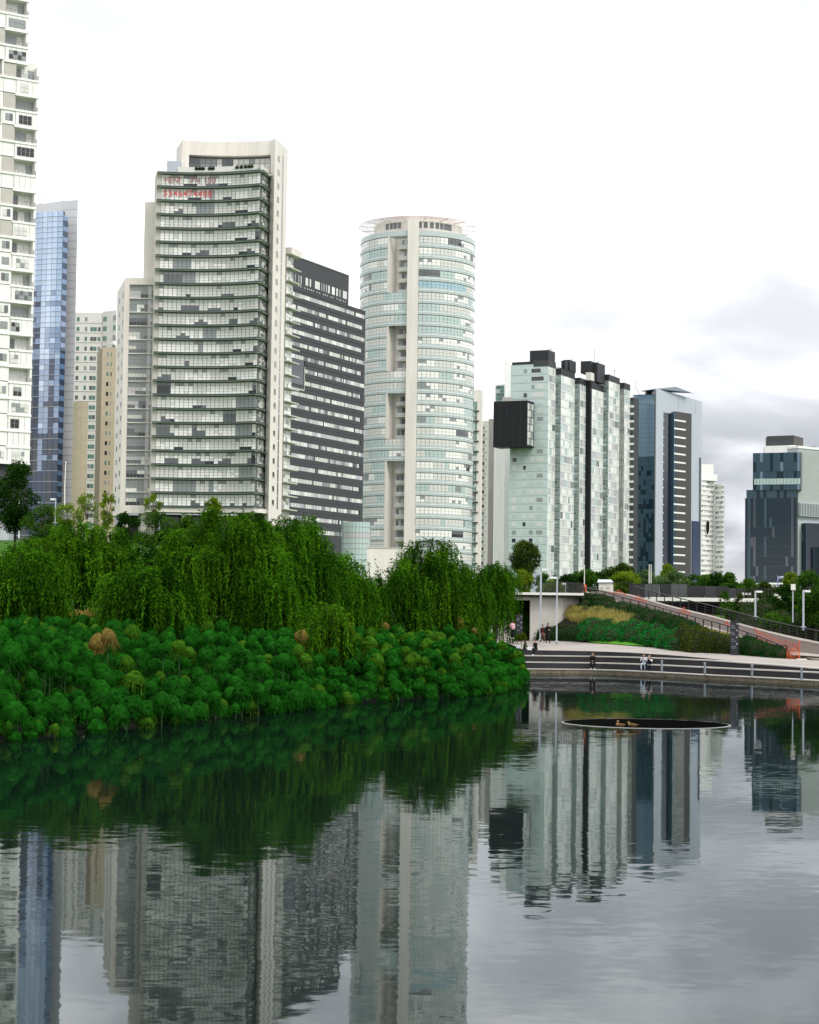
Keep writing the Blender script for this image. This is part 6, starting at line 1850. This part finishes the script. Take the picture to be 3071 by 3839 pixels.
pole('mast', 'short white mast in front of the blue glass tower', 2434, 2120, 2175, 280, .06, white, 'mast')
pole('mast', 'second short white mast just right of its twin before the blue tower', 2441, 2120, 2175, 280, .06, white, 'mast')
pole('mast', 'lilac banner mast in front of the dark glass office', 2916, 2164, 2205, 300, .09, mat('lilac', (0.25, 0.27, 0.6), .6, .3), 'mast')
b = MB(); p = P(2192, 2222, 197); b.box(p.x - .17, p.x + .17, 196.8, 197.2, p.z, p.z + .85, orange); tag(b.build('orange_box'), 'small orange box beside the thin pale mast on the footbridge', 'box')
sg = thing('square_sign', 'blank square white sign on a post among the right hand trees', 'sign', tuple(P(2973, 2320, 180)))
p = P(2973, 2322, 180); b = MB(); b.box(p.x - .05, p.x + .05, 180, 180.1, p.z - .3, zat(2973, 2212, 180), polem); b.build('post', sg)
a, c = P(2965, 2212, 180), P(2982, 2212, 180); MB().box(a.x, c.x, 179.9, 179.99, a.z, zat(2973, 2190, 180), offwhite).build('sign_board', sg)
def arrow(mb, x, z, y, ang, s):
    d = Vector((math.cos(ang), 0, math.sin(ang))); n = Vector((-d.z, 0, d.x)); o = Vector((x, y, z))
    mb.bar(o - d * s * .5, o + d * s * .5, .012, s * .16, signw)
    for k in (1, -1): mb.bar(o + d * s * .5, o + d * s * .5 - d * s * .42 + n * k * s * .36, .012, s * .16, signw)
def totem(label, u0, u1, vt, vb, Y, arrows, lines):
    a, c = P(u0, vb, Y), P(u1, vb, Y); zt = zat(u0, vt, Y); w = c.x - a.x
    t = thing('wayfinding_sign', label, 'sign', ((a.x + c.x) / 2, Y, a.z))
    pnl = MB().box(a.x, c.x, Y, Y + .25, a.z - .2, zt, signm).build('panel', t)
    h = zt - a.z
    b = MB()
    for (f, ang) in arrows: arrow(b, a.x + w * .80, zt - h * f, Y - .008, ang, w * .24)
    b.build('arrows', pnl)
    b = MB()
    for (f, x0, x1) in lines: b.box(a.x + w * x0, a.x + w * x1, Y - .012, Y - .002, zt - h * f - .028, zt - h * f + .028, mat('sign_faint_print', (0.13, 0.135, 0.15), .6, .3))
    b.build('text_lines', pnl)
totem('tall black standing sign with four white arrows beside the plaza hedge', 2739.5, 2769, 2326, 2452, 160.2, ((.10, 0), (.30, R(135)), (.50, PI), (.70, R(135))), ((.15, .05, .40), (.19, .05, .55), (.23, .10, .65), (.35, .05, .40), (.39, .05, .5), (.43, .1, .55), (.57, .05, .42), (.62, .08, .66), (.77, .05, .72), (.82, .08, .70)))
totem('slate grey standing sign with three white arrows in the tunnel mouth', 1934.5, 1959.5, 2303, 2376, 177, ((.12, R(45)), (.42, PI), (.70, R(90))), ((.20, .1, .45), (.25, .1, .5), (.30, .1, .5), (.53, .1, .4), (.59, .1, .6), (.82, .1, .6)))
for i, (u, v, lab) in enumerate(((2483.5, 2520, 'grey bollard nearest the seated couple'), (2645, 2530, 'grey bollard second from the seated couple'), (2822.5, 2539, 'grey bollard third from the seated couple'), (3009, 2549, 'grey bollard at the right end of the pond wall'))):
    p = onz(u, v, .37); p = p + Vector((0, .35, 0))
    t = thing('bollard', lab, 'bollard', tuple(p), 0, 'bollards along the pond wall')
    b = MB(); b.tube([p, p + Vector((0, 0, .88))], .085, mat('bollard_metal', (0.17, 0.20, 0.23), .45, .5), 12); b.build('post', t)
    b = MB(); b.tube([p + Vector((0, 0, .885)), p + Vector((0, 0, .93)), p + Vector((0, 0, .96))], [.10, .10, .06], mat('bollard_cap', (0.26, 0.27, 0.26), .5, .4), 12); b.build('cap', t)

# ------------------------------------------------------------------ round overflow basin with two ducks
cw_ = onz(2421, 2713, 0); RB = 3.78
rg = thing('overflow_ring', 'round overflow basin with a thin pale rim sunk in the pond', 'basin', (cw_.x, cw_.y, 0))
rimm = mat('wet_rim', (0.17, 0.175, 0.17), .35, .5); inner = mat('wet_black_wall', (0.004, 0.005, 0.004), .9, .05)
b = MB(); n = 96; rr = [(RB + .07, -.3), (RB + .07, .012), (RB, .020), (RB, -.0)]
vs = [(cw_.x + r * math.cos(2 * PI * i / n), cw_.y + r * math.sin(2 * PI * i / n), z) for i in range(n) for (r, z) in rr]
b.add(vs, [(i * 4 + j, ((i + 1) % n) * 4 + j, ((i + 1) % n) * 4 + j + 1, i * 4 + j + 1) for i in range(n) for j in range(3)], rimm); b.build('rim', rg, smooth=True)
b = MB(); vs = [(cw_.x + RB * math.cos(2 * PI * i / n), cw_.y + RB * math.sin(2 * PI * i / n), z) for i in range(n) for z in (.018, -.9)]
b.add(vs, [(i * 2, ((i + 1) % n) * 2, ((i + 1) % n) * 2 + 1, i * 2 + 1) for i in range(n)], inner); b.build('inner_wall', rg)
b = MB(); b.add([(cw_.x + RB * math.cos(2 * PI * i / n), cw_.y + RB * math.sin(2 * PI * i / n), -.88) for i in range(n)], [tuple(range(n))], inner); b.build('basin_floor', rg)
# the water sheet stops at the rim
wo = bpy.data.objects['water']; bm = bmesh.new()
outer = [(-110, 1.5), (75, 1.5), (75, 175), (-110, 175)]
vo = [bm.verts.new((x, y, 0)) for x, y in outer]
vi = [bm.verts.new((cw_.x + (RB + .05) * math.cos(2 * PI * i / n), cw_.y + (RB + .05) * math.sin(2 * PI * i / n), 0)) for i in range(n)]
es = [bm.edges.new((vo[i], vo[(i + 1) % 4])) for i in range(4)] + [bm.edges.new((vi[i], vi[(i + 1) % n])) for i in range(n)]
bmesh.ops.triangle_fill(bm, use_beauty=True, use_dissolve=False, edges=es)
for f in list(bm.faces):
    c_ = f.calc_center_median()
    if math.hypot(c_.x - cw_.x, c_.y - cw_.y) < RB * .97: bm.faces.remove(f)
    elif f.normal.z < 0: f.normal_flip()
bm.to_mesh(wo.data); bm.free()

# ------------------------------------------------------------------ bodies: tapered limbs fused into one skin
def capsules(caps):
    V, Fc = [], []
    for (a, c, r0, r1) in caps:
        a, c = Vector(a), Vector(c); d = c - a; L = d.length
        d = d.normalized() if L > 1e-6 else Vector((0, 0, 1))
        e = d.orthogonal().normalized(); g = d.cross(e); k = len(V); n = 10; rings = []
        for i in range(5): th = -PI / 2 + (PI / 2) * i / 4; rings.append((r0 * math.sin(th), max(r0 * math.cos(th), r0 * .02)))
        for i in range(5): th = (PI / 2) * i / 4; rings.append((L + r1 * math.sin(th), max(r1 * math.cos(th), r1 * .02)))
        for (h, r) in rings:
            for j in range(n): t = 2 * PI * j / n; V.append(a + d * h + (e * math.cos(t) + g * math.sin(t)) * r)
        for i in range(len(rings) - 1):
            for j in range(n): Fc.append((k + i * n + j, k + i * n + (j + 1) % n, k + (i + 1) * n + (j + 1) % n, k + (i + 1) * n + j))
        Fc.append(tuple(k + j for j in reversed(range(n)))); Fc.append(tuple(k + (len(rings) - 1) * n + j for j in range(n)))
    return V, Fc
def fuse(name, caps, voxel, mats, parent, loc=(0, 0, 0), rz=0):
    """caps: (a, b, ra, rb, material index); one continuous skin, coloured by the nearest limb"""
    V, Fc = capsules([c[:4] for c in caps])
    me = bpy.data.meshes.new(name); me.from_pydata(V, [], Fc); me.update()
    o = bpy.data.objects.new(name + '_tmp', me); COL.objects.link(o)
    md = o.modifiers.new('r', 'REMESH'); md.mode = 'VOXEL'; md.voxel_size = voxel; md.use_smooth_shade = True
    sm = o.modifiers.new('s', 'SMOOTH'); sm.iterations = 3; sm.factor = .4
    dg = bpy.context.evaluated_depsgraph_get()
    m2 = bpy.data.meshes.new_from_object(o.evaluated_get(dg)); m2.name = name
    bpy.data.objects.remove(o); bpy.data.meshes.remove(me)
    m2.materials.clear()
    for m in mats: m2.materials.append(m)
    nf = len(m2.polygons); ce = np.empty(nf * 3); m2.polygons.foreach_get('center', ce); ce = ce.reshape(-1, 3)
    best = np.full(nf, 1e9); mi = np.zeros(nf, np.int32)
    for (a, c, r0, r1, m) in caps:
        a, c = np.array(a), np.array(c); d = c - a; t = np.clip(((ce - a) @ d) / (d @ d + 1e-9), 0, 1)
        dd = np.linalg.norm(ce - a - t[:, None] * d, axis=1) - (r0 + (r1 - r0) * t)
        k = dd < best; best[k] = dd[k]; mi[k] = m
    m2.polygons.foreach_set('material_index', mi); m2.polygons.foreach_set('use_smooth', [True] * nf); m2.update()
    ob = bpy.data.objects.new(name, m2); ob.location = loc; ob.rotation_euler = (0, 0, rz); put(ob, parent)
    return ob
skinm = mat('skin', (0.42, 0.25, 0.17), .6, .3); haird = mat('dark_hair', (0.010, 0.008, 0.007), .6, .3); hairb = mat('brown_hair', (0.035, 0.018, 0.009), .6, .3)
def cloth(n, c): return mat('cloth_' + n, c, .9, .1, var=.1, vscale=8)
blk, wine, brown, pink, grey, sneaker, whitec, denim, olive = cloth('black', (.010, .010, .012)), cloth('wine', (.035, .010, .014)), cloth('brown', (.10, .055, .045)), cloth('pink', (.55, .34, .32)), cloth('pale_grey', (.38, .41, .44)), cloth('white_shoe', (.72, .72, .74)), cloth('white_shirt', (.6, .6, .62)), cloth('denim', (.36, .42, .48)), cloth('dark_olive', (.030, .036, .016))
def lim(a, b, f): return tuple(a[i] + (b[i] - a[i]) * f for i in range(3))
def person(label, loc, rz, top, legs, shoes, hair, pose='stand', hgt=1.72, arms='down', long_hair=False, skirt=False, stride=.16, sleeve=None, group='people by the pond'):
    t = thing('person', label, 'person', loc, rz, group)
    s = hgt / 1.72; mats = [skinm, top, legs, shoes, sleeve or top]
    if pose in ('stand', 'walk'):
        hz = .92; hip = (0, 0, hz); st = stride if pose == 'walk' else .05
        feet = {1: (.10, -st, .05), -1: (-.10, st, .05)}; knees = {k: (f[0] * 1.0, f[1] * .5 - (.06 if pose == 'walk' and k == 1 else .02), .49) for k, f in feet.items()}
        hips = {1: (.09, 0, .90), -1: (-.09, 0, .90)}; chest = (0, .0, 1.28); neck = (0, -.01, 1.46)
    else:           # seated: hips at seat height, feet forward (-y) and down
        hz = .56; hips = {1: (.10, 0, .55), -1: (-.10, 0, .55)}; hip = (0, .02, .57)
        kx = .17 if arms != 'reach' else .12
        knees = {1: (kx, -.42, .53), -1: (-kx, -.42, .53)}; feet = {1: (kx * .9, -.44, .06), -1: (-kx * .9, -.40, .06)}
        lean = -.14 if arms != 'up' else -.04
        chest = (0, lean * .6 + .02, .93); neck = (0, lean + .0, 1.10)
    c = []
    for k in (1, -1):
        an = feet[k]; an = (an[0], an[1], .09)
        c += [(hips[k], knees[k], .095, .066, 2), (knees[k], an, .062, .042, 2), ((an[0], an[1] + .04, .045), (an[0] + .01 * k, an[1] - .16, .035), .045, .038, 3)]
    c += [(hip, lim(hip, chest, .45), .145, .135, 2 if pose != 'sit' else 1), (lim(hip, chest, .35), chest, .14, .15, 1), (lim(hip, chest, .1), chest, .13, .15, 1)]
    nz = neck[2]; sh = {k: (.175 * k, chest[1], nz - .08) for k in (1, -1)}
    c += [(sh[1], sh[-1], .075, .075, 1), (chest, (0, neck[1], nz - .06), .14, .08, 1), ((0, neck[1], nz - .08), (0, neck[1] - .01, nz + .05), .05, .048, 0)]
    hd = (0, neck[1] - .03, nz + .155)
    c += [((hd[0], hd[1] + .015, hd[2] + .03), (hd[0], hd[1] - .012, hd[2] - .05), .092, .068, 0), ((0, hd[1] - .085, hd[2] - .01), (0, hd[1] - .10, hd[2] - .03), .014, .017, 0)]
    for k in (1, -1): c.append(((.088 * k, hd[1] + .01, hd[2] + .01), (.09 * k, hd[1] + .012, hd[2] - .025), .012, .010, 0))
    for k in (1, -1):
        S0 = sh[k]
        if arms == 'down': el = (.215 * k, S0[1] + .03, S0[2] - .28); wr = (.22 * k, S0[1] - .05, S0[2] - .52)
        elif arms == 'bent': el = (.23 * k, S0[1] + .03, S0[2] - .27); wr = (.07 * k, S0[1] - .24, S0[2] - .24)
        elif arms == 'lap': el = (.22 * k, S0[1] - .06, S0[2] - .27); wr = (.06 * k, S0[1] - .28, S0[2] - .34)
        elif arms == 'reach': el = (.20 * k, S0[1] - .14, S0[2] - .25); wr = (.10 * k, S0[1] - .36, S0[2] - .30)
        else: el = (.25 * k, S0[1] - .12, S0[2] - .20); wr = (.08 * k - .03, S0[1] - .26, S0[2] + .02)
        c += [(S0, el, .055, .042, 4), (el, wr, .042, .030, 4)]
        d = Vector(wr) - Vector(el); d.normalize(); sd = Vector((k * .8, 0, .2)).cross(d).normalized()
        pm = Vector(wr) + d * .045; c.append((wr, tuple(pm), .030, .034, 0))
        cd = (d * .8 - Vector((k * .5, .2, .1))).normalized()
        for f, (off, ln) in enumerate(((-.027, .062), (-.009, .074), (.009, .070), (.026, .054))):
            b0 = pm + sd * off + d * .02; b1 = b0 + d * ln * .55; b2 = b1 + cd * ln * .5
            c += [(tuple(b0), tuple(b1), .0095, .009, 0), (tuple(b1), tuple(b2), .009, .0075, 0)]
        th0 = Vector(wr) + sd * -.028 + d * .015; c.append((tuple(th0), tuple(th0 + (d - sd * .9).normalized() * .055), .011, .009, 0))
    if skirt: c += [(hip, (0, 0, .42), .14, .20, 2), ((0, 0, .6), (0, 0, .40), .17, .19, 2)]
    c = [(tuple(x * s for x in a), tuple(x * s for x in b), r0 * s, r1 * s, m) for (a, b, r0, r1, m) in c]
    fuse('body', c, .0135, mats, t)
    h = [((hd[0], hd[1] + .03, hd[2] + .055), (hd[0], hd[1] + .055, hd[2] - .02), .098, .085, 0), ((0, hd[1] - .03, hd[2] + .085), (0, hd[1] + .03, hd[2] + .08), .06, .085, 0)]
    if long_hair: h += [((0, hd[1] + .07, hd[2] - .02), (0, hd[1] + .10, hd[2] - .30), .085, .06, 0), ((.07, hd[1] + .03, hd[2]), (.085, hd[1] + .03, hd[2] - .22), .04, .035, 0), ((-.07, hd[1] + .03, hd[2]), (-.085, hd[1] + .03, hd[2] - .22), .04, .035, 0)]
    h = [(tuple(x * s for x in a), tuple(x * s for x in b), r0 * s, r1 * s, m) for (a, b, r0, r1, m) in h]
    fuse('hair', h, .016, [hair], t)
    b = MB(); o_ = Vector(loc)
    for k in (1, -1):
        x, y, z = .031 * k * s, (hd[1] - .078) * s, (hd[2] + .012) * s
        b.box(loc[0] + x - .011, loc[0] + x + .011, loc[1] + y - .006, loc[1] + y + .004, loc[2] + z - .006, loc[2] + z + .006, haird)
    b.box(loc[0] - .022 * s, loc[0] + .022 * s, loc[1] + (hd[1] - .082) * s, loc[1] + (hd[1] - .072) * s, loc[2] + (hd[2] - .062) * s, loc[2] + (hd[2] - .054) * s, wine)
    b.build('face_features', t)
    return t
def plaza_pt(u, v, Y):
    return P(u, v, Y)
# walkers on the plaza
p = plaza_pt(2034, 2412.5, 172); W1 = person('person walking in a dark wine jumper and brown trousers by the tallest lamp', tuple(p), R(28), wine, brown, whitec, haird, 'walk', 1.71, 'down')
p = plaza_pt(2054, 2410, 173); W2 = person('person walking in a long black coat with hands held together in front', tuple(p), R(20), blk, blk, blk, haird, 'walk', 1.78, 'bent', True, skirt=True, stride=.12)
p = plaza_pt(1921.5, 2394, 174); W3 = person('person in pink top and long black skirt standing by the slate sign', tuple(p), R(165), pink, blk, whitec, hairb, 'stand', 1.66, 'bent', skirt=True)
bp = thing('backpack', 'pale pink backpack worn by the person beside the slate sign', 'backpack', (p.x + .04, p.y - .26, p.z + 1.05), R(165))
fuse('bag', [((-.06, 0, -.12), (-.06, 0, .18), .11, .10, 0), ((.06, 0, -.12), (.06, 0, .18), .11, .10, 0), ((0, .08, -.14), (0, .08, 0), .09, .08, 0)], .02, [cloth('rose_bag', (.48, .30, .33))], bp)
fuse('strap', [((-.10, -.08, .22), (-.13, -.28, .20), .018, .018, 0), ((.10, -.08, .22), (.13, -.28, .20), .018, .018, 0)], .012, [cloth('rose_bag', (.48, .30, .33))], bp)
# two people sitting on the top step
def wall_pt(u, off, z):
    best = min(range(len(WL)), key=lambda i: abs((WL[i].x + WNr[i].x * off) / (WL[i].y + WNr[i].y * off) - ratio(u, 2460)))
    r = ratio(u, 2460); lo = max(best - 1, 0); hi = min(best + 1, len(WL) - 1)
    A = WL[lo] + WNr[lo] * off; B = WL[hi] + WNr[hi] * off
    d = B - A; tt = (r * A.y - A.x) / (d.x - r * d.y); q = A + d * tt
    return Vector((q.x, q.y, z))
def pz_at(u):
    best = min(range(len(WL)), key=lambda i: abs(WL[i].x / WL[i].y - ratio(u, 2460))); return PZr[best]
q = wall_pt(2009, T3 + .35, pz_at(2009) - .46); person('person sitting at plaza edge with white shoes facing a companion', tuple(q), R(-48), blk, blk, sneaker, hairb, 'sit', 1.72, 'lap')
q = wall_pt(1966, T3 + .5, pz_at(1966) - .48); person('person with long dark hair in olive jacket sitting on the plaza edge', tuple(q), R(62), olive, blk, blk, haird, 'sit', 1.66, 'reach', True)
q = wall_pt(1986, T3 + .25, pz_at(1986)); b = MB(); b.prism([(q.x - .22, q.y - .12), (q.x + .20, q.y - .10), (q.x + .22, q.y + .12), (q.x - .2, q.y + .10)], q.z + .005, q.z + .26, whitec)
tag(b.build('white_bag'), 'white bag set down between the two people on the plaza edge', 'bag')
q = wall_pt(1944, T3 + .7, pz_at(1950)); fu = thing('backpack', 'pale grey backpack at the left end of the plaza edge', 'backpack', tuple(q)); fuse('bag', [((-.1, 0, .14), (-.1, 0, .32), .13, .09, 0), ((.1, 0, .14), (.08, 0, .32), .13, .09, 0)], .02, [grey], fu); fuse('handle', [((-.05, 0, .42), (.05, 0, .42), .018, .018, 0)], .012, [blk], fu)
q = wall_pt(2222, T1 + .28, .37); person('person in black hunched over a phone alone on the steps', tuple(q), R(-4), blk, blk, sneaker, haird, 'sit', 1.74, 'lap')
q2 = q + Vector((.0, -.42, .62)); b = MB(); b.box(q2.x - .04, q2.x + .04, q2.y - .01, q2.y + .01, q2.z, q2.z + .14, blk); tag(b.build('phone'), 'dark phone held by the person alone on the steps', 'phone')
q = wall_pt(2414, T1 + .28, .37); person('person in grey trousers sitting on steps raising both hands to the face', tuple(q), R(-14), grey, denim, blk, hairb, 'sit', 1.74, 'up', sleeve=whitec)
q = wall_pt(2436, T1 + .34, .37); person('person in black with white sleeves leaning close to the one in grey trousers', tuple(q), R(-30), blk, blk, blk, hairb, 'sit', 1.70, 'up', sleeve=whitec)

# ducks on the rim
def duck(label, u, v, rz, tuck):
    p = onz(u, v, .04)
    t = thing('duck', label, 'duck', (p.x, p.y, .020), rz, 'ducks on the overflow rim')
    bro, gold, bill = mat('duck_brown', (0.10, 0.055, 0.022), .8, .2, var=.35, vscale=14), mat('duck_tan', (0.19, 0.12, 0.045), .8, .2, var=.3, vscale=14), mat('duck_bill', (0.25, 0.13, 0.02), .6, .3)
    c = [((-.14, 0, .16), (.10, 0, .17), .085, .105, 0), ((-.14, 0, .17), (-.30, 0, .20), .07, .02, 0), ((.10, 0, .17), (.16, 0, .20), .10, .08, 1)]
    if tuck: c += [((.16, 0, .20), (.20, 0, .29), .055, .045, 1), ((.20, 0, .32), (.22, 0, .32), .048, .045, 1), ((.25, 0, .315), (.31, 0, .305), .018, .014, 2)]
    else: c += [((.15, 0, .22), (.13, .02, .36), .052, .04, 1), ((.13, .02, .385), (.15, .03, .385), .047, .043, 1), ((.18, .03, .38), (.24, .05, .37), .018, .014, 2)]
    for k in (1, -1): c += [((.0, .05 * k, .10), (.01, .05 * k, .01), .016, .010, 2), ((.01, .05 * k, .01), (.06, .055 * k, .01), .012, .010, 2)]
    k_ = .85
    c = [(tuple(x * k_ for x in a), tuple(x * k_ for x in b), r0 * k_, r1 * k_, m) for (a, b, r0, r1, m) in c]
    fuse('body', c, .016, [bro, gold, bill], t)
    for k in (1, -1): fuse('wing', [((.07 * k_, .085 * k * k_, .19 * k_), (-.22 * k_, .055 * k * k_, .205 * k_), .045 * k_, .012 * k_, 0)], .012, [bro], t)
duck('brown duck standing upright on the basin rim at left', 2325, 2729, R(200), False)
duck('brown duck crouching on the basin rim right of the other', 2372, 2729, R(170), True)

fcT, sT, zT = CREAM[1], CREAM[2], CREAM[3]
lter = leaf_mat('terrace_leaves', (0.006, 0.02, 0.004), (0.03, 0.075, 0.012))
for lab, sr in (('dark planting along the roof terrace of the cream tower', (8.4, 9.2, 10.0, 11.6, 12.4)), ('trough of shrubs at the corner of the roof terrace', (18.5, 19.6, 20.7, 21.6, 22.4))):
    hedge('terrace_plants', lab, [(Vector((*fcT.map(s, .0), zT + .9)), .75, .9) for s in sr], lter, .22, 3, cat='plants')
